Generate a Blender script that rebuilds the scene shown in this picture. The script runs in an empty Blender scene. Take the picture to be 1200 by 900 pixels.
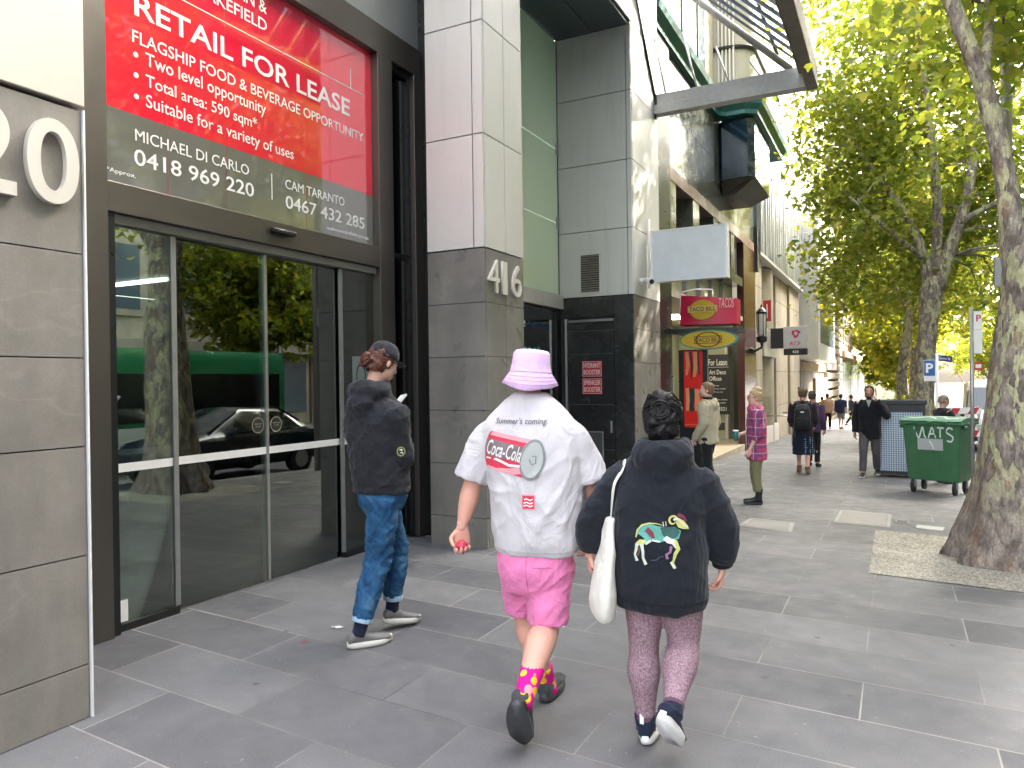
import bpy, bmesh, math, random
from mathutils import Vector, Matrix, noise
from mathutils.bvhtree import BVHTree
R = math.radians
scene = bpy.context.scene
COL = scene.collection

# ------------------------------------------------------------------ camera
YAW, ROLL, PITCH = R(27.5), R(.75), math.atan(4/865)
f0 = Vector((-math.sin(YAW), math.cos(YAW), 0)); r0 = Vector((math.cos(YAW), math.sin(YAW), 0)); u0 = Vector((0, 0, 1))
fw = f0*math.cos(PITCH) - u0*math.sin(PITCH); u1 = u0*math.cos(PITCH) + f0*math.sin(PITCH)
rt = r0*math.cos(ROLL) - u1*math.sin(ROLL); up = u1*math.cos(ROLL) + r0*math.sin(ROLL)
cam = bpy.data.objects.new('camera', bpy.data.cameras.new('camera')); COL.objects.link(cam)
cam.matrix_world = Matrix(((rt.x, up.x, -fw.x, 0), (rt.y, up.y, -fw.y, 0), (rt.z, up.z, -fw.z, 1.69), (0, 0, 0, 1)))
cam.data.sensor_width = 36; cam.data.lens = 25.95; cam.data.clip_start = .05; cam.data.clip_end = 3000
scene.camera = cam

# ------------------------------------------------------------------ light
SUN_AZ, SUN_EL = R(38), R(37)            # azimuth from the street's direction towards the road side
w = bpy.data.worlds.new('World'); scene.world = w; w.use_nodes = True
nt = w.node_tree; bg = nt.nodes['Background']
sky = nt.nodes.new('ShaderNodeTexSky'); sky.sky_type = 'NISHITA'; sky.sun_disc = False
sky.sun_elevation = SUN_EL; sky.sun_rotation = SUN_AZ; sky.air_density = 1.5; sky.dust_density = 7.0; sky.ozone_density = .6
hs = nt.nodes.new('ShaderNodeHueSaturation'); hs.inputs['Saturation'].default_value = .42
nt.links.new(sky.outputs[0], hs.inputs['Color']); nt.links.new(hs.outputs[0], bg.inputs[0])
bg.inputs[1].default_value = .15
sun = bpy.data.lights.new('sun', 'SUN'); sun.energy = 2.0; sun.angle = R(.5); sun.color = (1, .93, .80)
so = bpy.data.objects.new('sun', sun); COL.objects.link(so)
sd = Vector((math.sin(SUN_AZ)*math.cos(SUN_EL), math.cos(SUN_AZ)*math.cos(SUN_EL), math.sin(SUN_EL)))
so.rotation_euler = sd.to_track_quat('Z', 'Y').to_euler()
vs = scene.view_settings; vs.view_transform = 'Standard'; vs.look = 'None'; vs.gamma = 1; vs.use_curve_mapping = False
vs.exposure = 3.85
cy = scene.cycles; cy.max_bounces = 8; cy.transparent_max_bounces = 12; cy.diffuse_bounces = 4; cy.glossy_bounces = 4
cy.transmission_bounces = 4; cy.caustics_reflective = False; cy.caustics_refractive = False
cy.use_denoising = True; cy.sample_clamp_indirect = 6

# ------------------------------------------------------------------ helpers
def gz(y): return -.027*max(0, y - 6) if y < 150 else -.027*144
class N:
    """small node helper"""
    def __init__(s, name):
        s.m = bpy.data.materials.new(name); s.m.use_nodes = True; s.t = s.m.node_tree
        s.b = s.t.nodes['Principled BSDF']; s.out = s.t.nodes['Material Output']
    def n(s, typ, **kw):
        x = s.t.nodes.new('ShaderNode' + typ)
        for k, v in kw.items():
            if k.startswith('i_'):
                key = k[2:]; key = int(key) if key.isdigit() else key.replace('_', ' ')
                x.inputs[key].default_value = v
            else: setattr(x, k, v)
        return x
    def l(s, a, b): s.t.links.new(a, b)
    def ramp(s, fac, stops, interp='LINEAR'):
        r = s.n('ValToRGB'); cr = r.color_ramp; cr.interpolation = interp
        while len(cr.elements) < len(stops): cr.elements.new(.5)
        for e, (p, c) in zip(cr.elements, stops):
            e.position = p; e.color = (*c, 1) if len(c) == 3 else c
        s.l(fac, r.inputs[0]); return r.outputs[0]
    def mix(s, fac, a, b, mode='MIX'):
        x = s.n('Mix', data_type='RGBA', blend_type=mode)
        for v, i in ((fac, 0), (a, 6), (b, 7)):
            if hasattr(v, 'is_output'): s.l(v, x.inputs[i])
            else: x.inputs[i].default_value = v if i == 0 else ((*v, 1) if len(v) == 3 else v)
        return x.outputs[2]
    def math(s, op, a, b=0, clamp=False):
        x = s.n('Math', operation=op, use_clamp=clamp)
        for v, i in ((a, 0), (b, 1)):
            if hasattr(v, 'is_output'): s.l(v, x.inputs[i])
            else: x.inputs[i].default_value = v
        return x.outputs[0]
    def pos(s, kind='Object'):
        if kind == 'World': return s.n('NewGeometry').outputs['Position']
        return s.n('TexCoord').outputs[kind]
    def mapped(s, vec, scale=(1, 1, 1), loc=(0, 0, 0), rot=(0, 0, 0)):
        m = s.n('Mapping'); m.inputs['Scale'].default_value = scale; m.inputs['Location'].default_value = loc; m.inputs['Rotation'].default_value = rot
        s.l(vec, m.inputs[0]); return m.outputs[0]
    def noise(s, vec, scale, detail=4, rough=.55, out='Fac'):
        x = s.n('TexNoise'); x.inputs['Scale'].default_value = scale; x.inputs['Detail'].default_value = detail; x.inputs['Roughness'].default_value = rough
        s.l(vec, x.inputs['Vector']); return x.outputs[out]
    def bump(s, h, strength=.3, dist=.01):
        b = s.n('Bump'); b.inputs['Strength'].default_value = strength; b.inputs['Distance'].default_value = dist
        s.l(h, b.inputs['Height']); s.l(b.outputs[0], s.b.inputs['Normal'])
    def color(s, c):
        if hasattr(c, 'is_output'): s.l(c, s.b.inputs['Base Color'])
        else: s.b.inputs['Base Color'].default_value = (*c, 1)
    def set(s, rough=.5, metal=0, spec=.5, **kw):
        s.b.inputs['Roughness'].default_value = rough; s.b.inputs['Metallic'].default_value = metal
        s.b.inputs['Specular IOR Level'].default_value = spec
        for k, v in kw.items(): s.b.inputs[k.replace('_', ' ')].default_value = v
        return s
def mix3(c, k): return tuple(min(1, x*k) for x in c)
MATS = {}
def mat(name, c, rough=.5, metal=0, vary=.12, scale=6, bump=0, bscale=80, spec=.5, kind='Object', **kw):
    """plain painted, moulded or woven surface with slight uneven tone"""
    if name in MATS: return MATS[name]
    g = N(name); p = g.pos(kind)
    f = g.noise(p, scale, 5)
    g.color(g.mix(f, mix3(c, 1 - vary), mix3(c, 1 + vary)))
    g.set(rough, metal, spec, **kw)
    g.l(g.ramp(g.noise(p, scale*2.3, 3), [(0, (max(0, rough - .08),)*3), (1, (min(1, rough + .08),)*3)]), g.b.inputs['Roughness'])
    if bump: g.bump(g.noise(p, bscale, 3), bump, .004)
    MATS[name] = g.m; return g.m

def each(name, m, parent, boxes, bev=0):
    """one part per box"""
    return [MB().box(*q, bev).build(name, m, parent) for q in boxes]
class MB:
    """collects shapes for ONE mesh object"""
    def __init__(s): s.bm = bmesh.new()
    def box(s, x0, x1, y0, y1, z0, z1, bev=0, mi=0):
        r = bmesh.ops.create_cube(s.bm, size=1)
        for v in r['verts']:
            v.co = Vector((x0 + (v.co.x + .5)*(x1 - x0), y0 + (v.co.y + .5)*(y1 - y0), z0 + (v.co.z + .5)*(z1 - z0)))
        fs = {f for v in r['verts'] for f in v.link_faces}
        for f in fs: f.material_index = mi
        if bev:
            es = list({e for v in r['verts'] for e in v.link_edges})
            b = bmesh.ops.bevel(s.bm, geom=es, offset=bev, segments=2, profile=.5, affect='EDGES')
            for f in b['faces']: f.material_index = mi
        return s
    def obox(s, c, ax, ay, az, bev=0):
        """box from centre and three half-axis vectors"""
        r = bmesh.ops.create_cube(s.bm, size=2); c = Vector(c); ax, ay, az = Vector(ax), Vector(ay), Vector(az)
        for v in r['verts']: v.co = c + ax*v.co.x + ay*v.co.y + az*v.co.z
        if bev:
            bmesh.ops.bevel(s.bm, geom=list({e for v in r['verts'] for e in v.link_edges}), offset=bev, segments=2, profile=.5, affect='EDGES')
        return s
    def poly(s, pts, mi=0):
        f = s.bm.faces.new([s.bm.verts.new(p) for p in pts]); f.material_index = mi; return s
    def prism(s, pts, d, mi=0):
        """polygon pushed along vector d"""
        d = Vector(d); a = [s.bm.verts.new(p) for p in pts]; b = [s.bm.verts.new(Vector(p) + d) for p in pts]; n = len(pts)
        fs = [s.bm.faces.new(a), s.bm.faces.new(b[::-1])] + [s.bm.faces.new((a[i], b[i], b[(i+1) % n], a[(i+1) % n])) for i in range(n)]
        for f in fs: f.material_index = mi
        return s
    def loft(s, rings, cap=True, closed=True):
        prev = None; first = None
        for ring in rings:
            vv = [s.bm.verts.new(p) for p in ring]; n = len(vv)
            if prev:
                for i in range(n if closed else n - 1):
                    s.bm.faces.new((prev[i], prev[(i+1) % n], vv[(i+1) % n], vv[i]))
            else: first = vv
            prev = vv
        if cap:
            for ring in (first[::-1], prev):
                c = s.bm.verts.new(sum((v.co for v in ring), Vector())/len(ring))
                for i in range(len(ring)): s.bm.faces.new((ring[i], ring[(i+1) % len(ring)], c))
        return s
    def tube(s, pts, radii, seg=8, cap=True, flat=None):
        pts = [Vector(p) for p in pts]
        if not isinstance(radii, (list, tuple)): radii = [radii]*len(pts)
        rings = []; nrm = None
        for i, p in enumerate(pts):
            t = (pts[min(i+1, len(pts)-1)] - pts[max(i-1, 0)]).normalized()
            if nrm is None:
                nrm = t.orthogonal().normalized()
            nrm = (nrm - t*nrm.dot(t)).normalized(); b = t.cross(nrm)
            rings.append([p + (nrm*math.cos(a) + b*math.sin(a))*radii[i] for a in [2*math.pi*k/seg for k in range(seg)]])
        return s.loft(rings, cap)
    def cyl(s, p0, p1, r0, r1=None, seg=16): return s.tube([p0, p1], [r0, r0 if r1 is None else r1], seg)
    def lathe(s, prof, c=(0, 0, 0), seg=24, sx=1, sy=1, cap=True):
        c = Vector(c)
        return s.loft([[c + Vector((r*sx*math.cos(a), r*sy*math.sin(a), z)) for a in [2*math.pi*k/seg for k in range(seg)]] for r, z in prof], cap)
    def ball(s, c, r, seg=16, rz=None, m=None):
        res = bmesh.ops.create_uvsphere(s.bm, u_segments=seg, v_segments=max(6, seg//2), radius=1)
        rr = Vector(r) if hasattr(r, '__len__') else Vector((r, r, r))
        for v in res['verts']:
            q = Vector((v.co.x*rr.x, v.co.y*rr.y, v.co.z*rr.z))
            if m is not None: q = m @ q
            v.co = Vector(c) + q
        return s
    def mesh(s, name):
        me = bpy.data.meshes.new(name); bmesh.ops.recalc_face_normals(s.bm, faces=s.bm.faces); s.bm.to_mesh(me); s.bm.free(); return me
    def build(s, name, m, parent=None, smooth=False, angle=None):
        return obj(name, s.mesh(name), m, parent, smooth)
def obj(name, me, m=None, parent=None, smooth=False):
    o = bpy.data.objects.new(name, me); COL.objects.link(o)
    for x in (m if isinstance(m, (list, tuple)) else [m]):
        if x: me.materials.append(x)
    if smooth:
        me.polygons.foreach_set('use_smooth', [True]*len(me.polygons))
    if parent: o.parent = parent
    return o
def auto_smooth(o, ang=40):
    me = o.data; me.polygons.foreach_set('use_smooth', [True]*len(me.polygons))
    bm = bmesh.new(); bm.from_mesh(me)
    for e in bm.edges:
        e.smooth = not (len(e.link_faces) == 2 and e.calc_face_angle(0) > R(ang))
    bm.to_mesh(me); bm.free(); return o
def tag(o, label, cat, group=None, kind=None):
    o['label'] = label; o['category'] = cat
    if group: o['group'] = group
    if kind: o['kind'] = kind
    return o
def struct(o, kind='structure'): o['kind'] = kind; return o
def thing(name, label, cat, loc=(0, 0, 0), rz=0, group=None):
    """an Empty at the base of a thing; its parts are built in world coordinates when loc is the origin"""
    o = bpy.data.objects.new(name, None); COL.objects.link(o); o.empty_display_size = .1
    o.location = loc; o.rotation_euler = (0, 0, rz)
    return tag(o, label, cat, group)
def rebase(o, loc):
    """move an Empty to its base while its parts stay where they are"""
    loc = Vector(loc); o.location = loc
    for c in o.children:
        c.matrix_parent_inverse = Matrix.Translation(-loc)
    return o
def dup(root, loc=None, rz=None, parent=None):
    c = root.copy(); COL.objects.link(c)
    if parent: c.parent = parent
    if loc is not None: c.location = loc
    if rz is not None: c.rotation_euler = (0, 0, rz)
    for k in list(root.children): dup(k, parent=c)
    return c
def evaluated(o):
    dg = bpy.context.evaluated_depsgraph_get(); dg.update()
    return bpy.data.meshes.new_from_object(o.evaluated_get(dg))
def text_mesh(s, bold=0, depth=.004, shear=0, space=1.0, res=3):
    c = bpy.data.curves.new('t', 'FONT'); c.body = s; c.size = 1; c.extrude = 0; c.offset = bold; c.shear = shear
    c.space_character = space; c.resolution_u = res; c.extrude = .5
    o = bpy.data.objects.new('t', c); COL.objects.link(o)
    me = evaluated(o); bpy.data.objects.remove(o); bpy.data.curves.remove(c)
    return me
def lettering(s, origin, right, upv, width=None, height=None, depth=.003, bold=0, shear=0, space=1.0, m=None, parent=None, name='lettering', align='L'):
    """text as a thin mesh; its ink box is fitted to width and/or height, origin = lower left (or centre) of the ink on the surface"""
    me = text_mesh(s, bold, depth, shear, space, 9 if (height or 0) > .25 else 3)
    xs = [v.co.x for v in me.vertices]; ys = [v.co.y for v in me.vertices]
    x0, x1, y0, y1 = min(xs), max(xs), min(ys), max(ys)
    kx = width/(x1 - x0) if width else height/(y1 - y0)
    ky = height/(y1 - y0) if height else kx
    right = Vector(right).normalized(); upv = Vector(upv).normalized(); nrm = right.cross(upv); o = Vector(origin)
    ax = (x0 + x1)/2 if align == 'C' else x0
    ay = (y0 + y1)/2 if align == 'C' else y0
    for v in me.vertices:
        v.co = o + right*((v.co.x - ax)*kx) + upv*((v.co.y - ay)*ky) + nrm*((v.co.z + .5)*depth + .001)
    return obj(name, me, m, parent)
PX, PZ, PY = Vector((1, 0, 0)), Vector((0, 0, 1)), Vector((0, 1, 0))
def clean(me):
    pass
# ------------------------------------------------------------------ materials
def m_paving():
    g = N('bluestone_paving'); p = g.pos('World')
    sx = g.n('SeparateXYZ'); g.l(p, sx.inputs[0])
    u = g.math('ADD', sx.outputs[0], 3.5708 + 1.1315*40)
    v = g.math('ADD', g.math('ADD', sx.outputs[1], g.math('MULTIPLY', sx.outputs[0], .07)), -2.473 + .5015*60)
    c = g.n('CombineXYZ'); g.l(u, c.inputs[0]); g.l(v, c.inputs[1])
    wob = g.noise(p, .9, 2, out='Color')
    b = g.n('TexBrick', offset=.5, offset_frequency=2, squash=1, squash_frequency=2)
    for k, val in (('Scale', 1), ('Mortar Size', .0052), ('Mortar Smooth', .35), ('Bias', -.1), ('Brick Width', 1.1315), ('Row Height', .5015)): b.inputs[k].default_value = val
    b.inputs['Color1'].default_value = (.096, .095, .102, 1); b.inputs['Color2'].default_value = (.168, .166, .171, 1)
    g.l(c.outputs[0], b.inputs['Vector'])
    mort = g.ramp(g.noise(p, .45, 3), [(.36, (.075, .07, .066)), (.60, (.40, .38, .34))])
    g.l(mort, b.inputs['Mortar'])
    fine = g.ramp(g.noise(p, 90, 6, .75), [(.25, (.72,)*3), (.78, (1.26,)*3)])
    col = g.mix(1, b.outputs['Color'], fine, 'MULTIPLY')
    blot = g.ramp(g.noise(p, 1.3, 6, .62), [(.28, (.80, .80, .82)), (.72, (1.18, 1.17, 1.15))])
    col = g.mix(1, col, blot, 'MULTIPLY')
    # scuffs, gum spots and dust
    vor = g.n('TexVoronoi', feature='F1'); vor.inputs['Scale'].default_value = 2.9; g.l(p, vor.inputs['Vector'])
    gum = g.ramp(vor.outputs['Distance'], [(.040, (1, 1, 1)), (.075, (0, 0, 0))])
    sel = g.ramp(vor.outputs['Color'], [(.36, (0, 0, 0)), (.42, (1, 1, 1))])
    col = g.mix(g.math('MULTIPLY', g.mix(1, gum, sel, 'MULTIPLY'), .8), col, (.050, .048, .048))
    vo2 = g.n('TexVoronoi', feature='F1'); vo2.inputs['Scale'].default_value = 4.3; g.l(g.mapped(p, loc=(3.3, 1.7, 0)), vo2.inputs['Vector']); gm2 = g.ramp(vo2.outputs['Distance'], [(.035, (1, 1, 1)), (.06, (0, 0, 0))]); sl2 = g.ramp(vo2.outputs['Color'], [(.55, (0, 0, 0)), (.6, (1, 1, 1))]); col = g.mix(g.math('MULTIPLY', g.mix(1, gm2, sl2, 'MULTIPLY'), .45), col, (.33, .32, .31))
    stn = g.ramp(g.noise(g.mapped(p, (1, 1, 1), loc=(4, 9, 0)), 2.6, 7, .68), [(.60, (0, 0, 0)), (.72, (1, 1, 1))]); col = g.mix(g.math('MULTIPLY', stn, .22), col, (.07, .065, .06))
    scr = g.ramp(g.noise(g.mapped(p, (3, 22, 1), rot=(0, 0, .5)), 1.6, 6, .7), [(.66, (0, 0, 0)), (.8, (1, 1, 1))])
    col = g.mix(g.math('MULTIPLY', scr, .28), col, (.42, .42, .42))
    dot = g.ramp(g.noise(p, 26, 2, .5), [(.70, (0, 0, 0)), (.76, (1, 1, 1))])
    col = g.mix(g.math('MULTIPLY', dot, .3), col, (.46, .45, .44))
    # colour eased darker and warmer towards the kerb, countering the open sky light
    xr = g.ramp(g.math('MULTIPLY', g.math('ADD', sx.outputs[0], 4), .17), [(.30, (1, 1, 1)), (.66, (.98, .96, .94))])
    col = g.mix(1, col, xr, 'MULTIPLY')
    g.color(col); g.set(.55, 0, .42)
    g.l(g.ramp(g.noise(p, 5, 5), [(.3, (.42,)*3), (.7, (.66,)*3)]), g.b.inputs['Roughness'])
    h = g.mix(b.outputs['Fac'], g.noise(p, 120, 5, .7), (0, 0, 0))
    g.bump(h, .28, .004)
    return g.m
def m_stone(name, c1, c2, rough=.42, vein=.35, spots=0):
    g = N(name); p = g.pos('World')
    f = g.noise(p, 2.2, 7, .62); col = g.mix(g.ramp(f, [(.3, (0,)*3), (.7, (1,)*3)]), c1, c2)
    d = g.noise(g.mapped(p, (1, .5, 1.3), rot=(.5, .1, .3), loc=(3, 1, 7)), .55, 5, .6)
    vn = g.ramp(d, [(.494, (0,)*3), (.5, (1,)*3), (.506, (0,)*3)])
    col = g.mix(g.math('MULTIPLY', vn, vein), col, mix3(c2, 1.9))
    st = g.ramp(g.noise(g.mapped(p, (1, 1, .25)), 1.7, 5, .6), [(.35, (.80, .80, .80)), (.68, (1.12, 1.10, 1.06))])
    col = g.mix(1, col, st, 'MULTIPLY')
    col = g.mix(1, col, g.ramp(g.noise(p, 140, 4, .7), [(.3, (.86,)*3), (.7, (1.12,)*3)]), 'MULTIPLY')
    if spots:
        col = g.mix(g.math('MULTIPLY', g.ramp(g.noise(p, 11, 4, .6), [(.62, (0,)*3), (.68, (1,)*3)]), spots), col, mix3(c2, 2.6))
    g.color(col); g.set(rough, 0, .5); g.bump(g.noise(p, 160, 4), .12, .002)
    g.l(g.ramp(g.noise(p, 3, 4), [(.3, (rough - .12,)*3), (.7, (rough + .12,)*3)]), g.b.inputs['Roughness'])
    return g.m
def m_bark():
    g = N('plane_tree_bark'); p = g.pos('Object')
    q = g.mapped(p, (1, 1, .42)); wv = g.mix(.16, q, g.noise(q, 3, 3, out='Color'), 'ADD')
    a = g.noise(wv, 10, 4, .55); b = g.noise(g.mapped(wv, (1, 1, 1), loc=(7, 3, 2)), 13, 5, .6)
    sz = g.n('SeparateXYZ'); g.l(p, sz.inputs[0])
    low = g.ramp(sz.outputs[2], [(.35, (0,)*3), (1.3, (1,)*3)])
    col = g.ramp(b, [(.38, (.12, .095, .08)), (.5, (.20, .165, .14)), (.62, (.29, .245, .205))], 'LINEAR')
    pale = g.ramp(g.noise(wv, 15, 3), [(.3, (.30, .29, .16)), (.7, (.44, .41, .25))])
    pm = g.math('MULTIPLY', g.ramp(a, [(.505, (0,)*3), (.525, (1,)*3)]), low)
    col = g.mix(pm, col, pale)
    tan = g.ramp(g.noise(g.mapped(wv, loc=(1, 9, 4)), 8, 3), [(.57, (0,)*3), (.60, (1,)*3)])
    col = g.mix(g.math('MULTIPLY', tan, .65), col, (.19, .12, .08))
    col = g.mix(1, col, g.ramp(g.noise(g.mapped(p, (1, 1, .3)), 46, 6, .75), [(.28, (.42,)*3), (.72, (1.42,)*3)]), 'MULTIPLY')
    g.color(col); g.set(.85, 0, .25)
    h = g.mix(.5, g.noise(g.mapped(p, (1, 1, .3)), 34, 6, .7), g.ramp(a, [(.49, (1,)*3), (.53, (.35,)*3)]))
    g.bump(h, .9, .02)
    return g.m
def m_leaf(name, c1, c2, c3):
    g = N(name); p = g.pos('Object')
    rnd = g.n('NewGeometry').outputs['Random Per Island']
    col = g.ramp(rnd, [(0, c1), (.5, c2), (1, c3)])
    col = g.mix(1, col, g.ramp(g.noise(p, .8, 3), [(.3, (.72, .78, .7)), (.7, (1.25, 1.2, 1.1))]), 'MULTIPLY')
    g.color(col); g.set(.5, 0, .35)
    tr = g.n('BsdfTranslucent'); g.l(g.mix(1, col, (1.85, 1.75, .85), 'MULTIPLY'), tr.inputs['Color'])
    ms = g.n('MixShader'); ms.inputs[0].default_value = .58
    g.l(g.b.outputs[0], ms.inputs[1]); g.l(tr.outputs[0], ms.inputs[2]); g.l(ms.outputs[0], g.out.inputs[0])
    return g.m
def m_glass(name, tint=(.75, .82, .80), refl=1.0, base=.08, rough=.0, through=(.8, .86, .83)):
    """window pane: mirror-like by angle, otherwise lets one look through"""
    g = N(name)
    fr = g.n('Fresnel'); fr.inputs['IOR'].default_value = 1.6
    gl = g.n('BsdfGlossy'); gl.inputs['Color'].default_value = (*tint, 1); gl.inputs['Roughness'].default_value = rough
    tp = g.n('BsdfTransparent'); tp.inputs['Color'].default_value = (*through, 1)
    ms = g.n('MixShader'); fac = g.math('ADD', g.math('MULTIPLY', fr.outputs[0], refl), base, True)
    g.l(fac, ms.inputs[0]); g.l(tp.outputs[0], ms.inputs[1]); g.l(gl.outputs[0], ms.inputs[2]); g.l(ms.outputs[0], g.out.inputs[0])
    return g.m
def m_panel(name, c, metal=.35, rough=.3):
    g = N(name); p = g.pos('World')
    f = g.noise(p, .9, 3); dr = g.ramp(g.noise(g.mapped(p, (3, 3, .22)), 2.2, 6, .65), [(.52, (1, 1, 1)), (.78, (.86, .85, .83))]); g.color(g.mix(1, g.mix(f, mix3(c, .93), mix3(c, 1.05)), dr, 'MULTIPLY'))
    g.set(rough, metal, .5); st = g.noise(g.mapped(p, (6, 6, .5)), 1.4, 4)
    g.l(g.ramp(st, [(.3, (rough - .02,)*3), (.7, (rough + .03,)*3)]), g.b.inputs['Roughness'])
    g.bump(g.noise(p, .8, 1), .03, .05)
    return g.m
def m_gravel():
    g = N('bound_gravel'); p = g.pos('World')
    v = g.n('TexVoronoi'); v.inputs['Scale'].default_value = 75; g.l(p, v.inputs['Vector'])
    col = g.ramp(v.outputs['Color'], [(.1, (.12, .11, .095)), (.5, (.27, .245, .20)), (.9, (.46, .42, .35))])
    col = g.mix(1, col, g.ramp(g.noise(p, 3, 4), [(.3, (.8,)*3), (.7, (1.15,)*3)]), 'MULTIPLY')
    g.color(col); g.set(.85, 0, .3); g.bump(v.outputs['Distance'], .6, .006); return g.m
def m_denim():
    g = N('blue_denim'); p = g.pos('Object')
    f = g.noise(p, 7, 4); col = g.ramp(f, [(.32, (.012, .045, .115)), (.55, (.028, .10, .21)), (.74, (.10, .21, .34))])
    w_ = g.noise(g.mapped(p, (1, 1, .15)), 260, 2); col = g.mix(1, col, g.ramp(w_, [(.3, (.75,)*3), (.7, (1.2,)*3)]), 'MULTIPLY')
    g.color(col); g.set(.85, 0, .2); g.bump(w_, .2, .002); return g.m
def m_knit(name, c1, c2, scale=110, rough=.85):
    g = N(name); p = g.pos('Object')
    f = g.noise(g.mapped(p, (1, 1, .6)), scale, 3, .7); g.color(g.ramp(f, [(.4, c1), (.6, c2)])); g.set(rough, 0, .25); g.bump(f, .25, .003); return g.m
def m_plaid():
    g = N('pink_plaid_flannel'); p = g.pos('Object'); s = g.n('SeparateXYZ'); g.l(p, s.inputs[0])
    def band(o, k, t): return g.ramp(g.math('FRACT', g.math('MULTIPLY', o, k)), [(t - .02, (0,)*3), (t + .02, (1,)*3)])
    ang = g.math('ADD', s.outputs[0], s.outputs[1])
    col = g.mix(g.math('MULTIPLY', band(ang, 8, .5), .75), (.42, .06, .14), (.10, .05, .16))
    col = g.mix(g.math('MULTIPLY', band(s.outputs[2], 8, .55), .7), col, (.16, .06, .17))
    col = g.mix(g.math('MULTIPLY', band(ang, 8, .9), .7), col, (.62, .42, .50))
    col = g.mix(g.math('MULTIPLY', band(s.outputs[2], 8, .9), .6), col, (.62, .42, .50))
    g.color(col); g.set(.9, 0, .2); return g.m

M = {}
M['paving'] = m_paving(); M['gravel'] = m_gravel(); M['bark'] = m_bark()
M['stone_warm'] = m_stone('grey_stone_cladding', (.20, .185, .165), (.285, .265, .24), .46, .12)
M['stone_416'] = m_stone('honed_grey_granite', (.15, .145, .135), (.215, .205, .19), .36, .16)
M['stone_dark'] = m_stone('polished_black_granite', (.020, .022, .023), (.034, .036, .036), .25, .08, .0)
M['stone_fleck'] = m_stone('flecked_dark_granite', (.026, .028, .028), (.045, .047, .046), .25, .1, .35)
M['limestone'] = m_stone('cream_limestone', (.40, .345, .26), (.50, .44, .345), .7, .15)
M['sandstone'] = m_stone('yellow_sandstone', (.32, .24, .135), (.42, .32, .19), .8, .1)
M['old_stone'] = m_stone('weathered_brown_stone', (.22, .18, .125), (.32, .265, .19), .85, .1)
M['panel'] = m_panel('silver_composite_panel', (.60, .59, .565), .12, .36)
M['panel_cream'] = m_panel('cream_composite_panel', (.63, .585, .51), .15, .35)
M['panel_grey'] = m_panel('grey_composite_panel', (.30, .31, .30), .35, .3)
M['panel_soffit'] = m_panel('slate_blue_soffit_panel', (.07, .09, .10), .2, .35)
M['bronze'] = mat('bronze_anodised_frame', (.125, .112, .10), .38, .75, .10, 2.5, kind='World')
M['black_frame'] = mat('black_frame', (.010, .011, .012), .3, 0, .15, 3, kind='World')
M['alu'] = mat('brushed_aluminium', (.55, .55, .54), .35, .9, .08, 5, kind='World')
M['galv'] = mat('galvanised_steel', (.36, .37, .37), .45, .8, .2, 14, kind='World')
M['white_metal'] = mat('white_painted_metal', (.78, .78, .77), .35, 0, .05, 4, kind='World')
M['joint'] = mat('dark_joint', (.03, .03, .032), .8)
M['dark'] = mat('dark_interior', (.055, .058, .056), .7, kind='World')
M['glass'] = m_glass('door_glass', (.86, .93, .89), 1.55, .115, 0, (.72, .80, .76))
M['glass_green'] = mat('green_back_painted_glass', (.80, .96, .72), .12, 0, .05, .6, spec=.5, kind='World')
M['glass_dark'] = m_glass('dark_window_glass', (.80, .86, .86), 1.3, .12, 0, (.35, .40, .38))
M['letter_white'] = mat('white_lettering', (.80, .79, .77), .45, 0, .04)
M['letter_black'] = mat('black_lettering', (.02, .02, .022), .5)
M['numeral'] = mat('cream_metal_numeral', (.66, .62, .55), .4, .15, .05)
M['sign_red'] = mat('glossy_red_sign', (.80, .012, .045), .12, 0, .05, 1.5, spec=.8, Coat_Weight=1.0, Coat_Roughness=.02, Coat_IOR=2.1)
M['sign_grey'] = mat('glossy_grey_sign', (.15, .148, .135), .12, 0, .08, 1.5, spec=.8, Coat_Weight=1.0, Coat_Roughness=.02, Coat_IOR=2.1)
M['red'] = mat('red_enamel', (.52, .020, .035), .35)
M['poster_red'] = mat('red_poster', (.72, .02, .015), .3)
M['teal'] = mat('verdigris_teal_metal', (.035, .13, .115), .5, .2, .2, 3, kind='World')
M['blue_glass'] = mat('blue_black_glazed_panel', (.010, .022, .036), .08, 0, .2, 2, spec=.9)
M['granite_mirror'] = m_stone('polished_green_granite', (.075, .08, .068), (.14, .145, .125), .10, .5)
M['brown'] = mat('oxblood_marble', (.075, .030, .026), .2, 0, .3, 4, kind='World')
M['pinkstone'] = m_stone('pink_granite_band', (.20, .135, .115), (.27, .19, .16), .35, .2)
M['cream'] = mat('cream_render', (.46, .41, .31), .7, 0, .08, 2, kind='World')
M['olive'] = mat('olive_wall_paint', (.40, .40, .27), .6, 0, .1, 2, kind='World')
M['tan_floor'] = m_stone('tan_terrazzo', (.36, .30, .21), (.46, .40, .29), .5, .1)
M['asphalt'] = mat('asphalt', (.050, .050, .052), .85, 0, .25, 3, .5, 200, kind='World')
M['kerbstone'] = m_stone('bluestone_kerb', (.16, .16, .16), (.22, .22, .215), .7, .1)
M['fin'] = m_panel('steel_fin', (.52, .53, .54), .8, .28)
M['whitewash'] = mat('white_tower_cladding', (.46, .46, .47), .5, 0, .05, 1, kind='World')
M['towerglass'] = mat('blue_grey_tower_glass', (.16, .20, .24), .15, .3, .2, .5, spec=.8, kind='World')
M['blue_sign'] = mat('blue_sign_enamel', (.012, .10, .36), .4)
M['magenta'] = mat('magenta_sign_vinyl', (.55, .012, .13), .4)
M['yellow'] = mat('yellow_sign_paint', (.62, .44, .025), .4)
M['lamp_black'] = mat('black_iron', (.013, .013, .014), .45)
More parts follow.
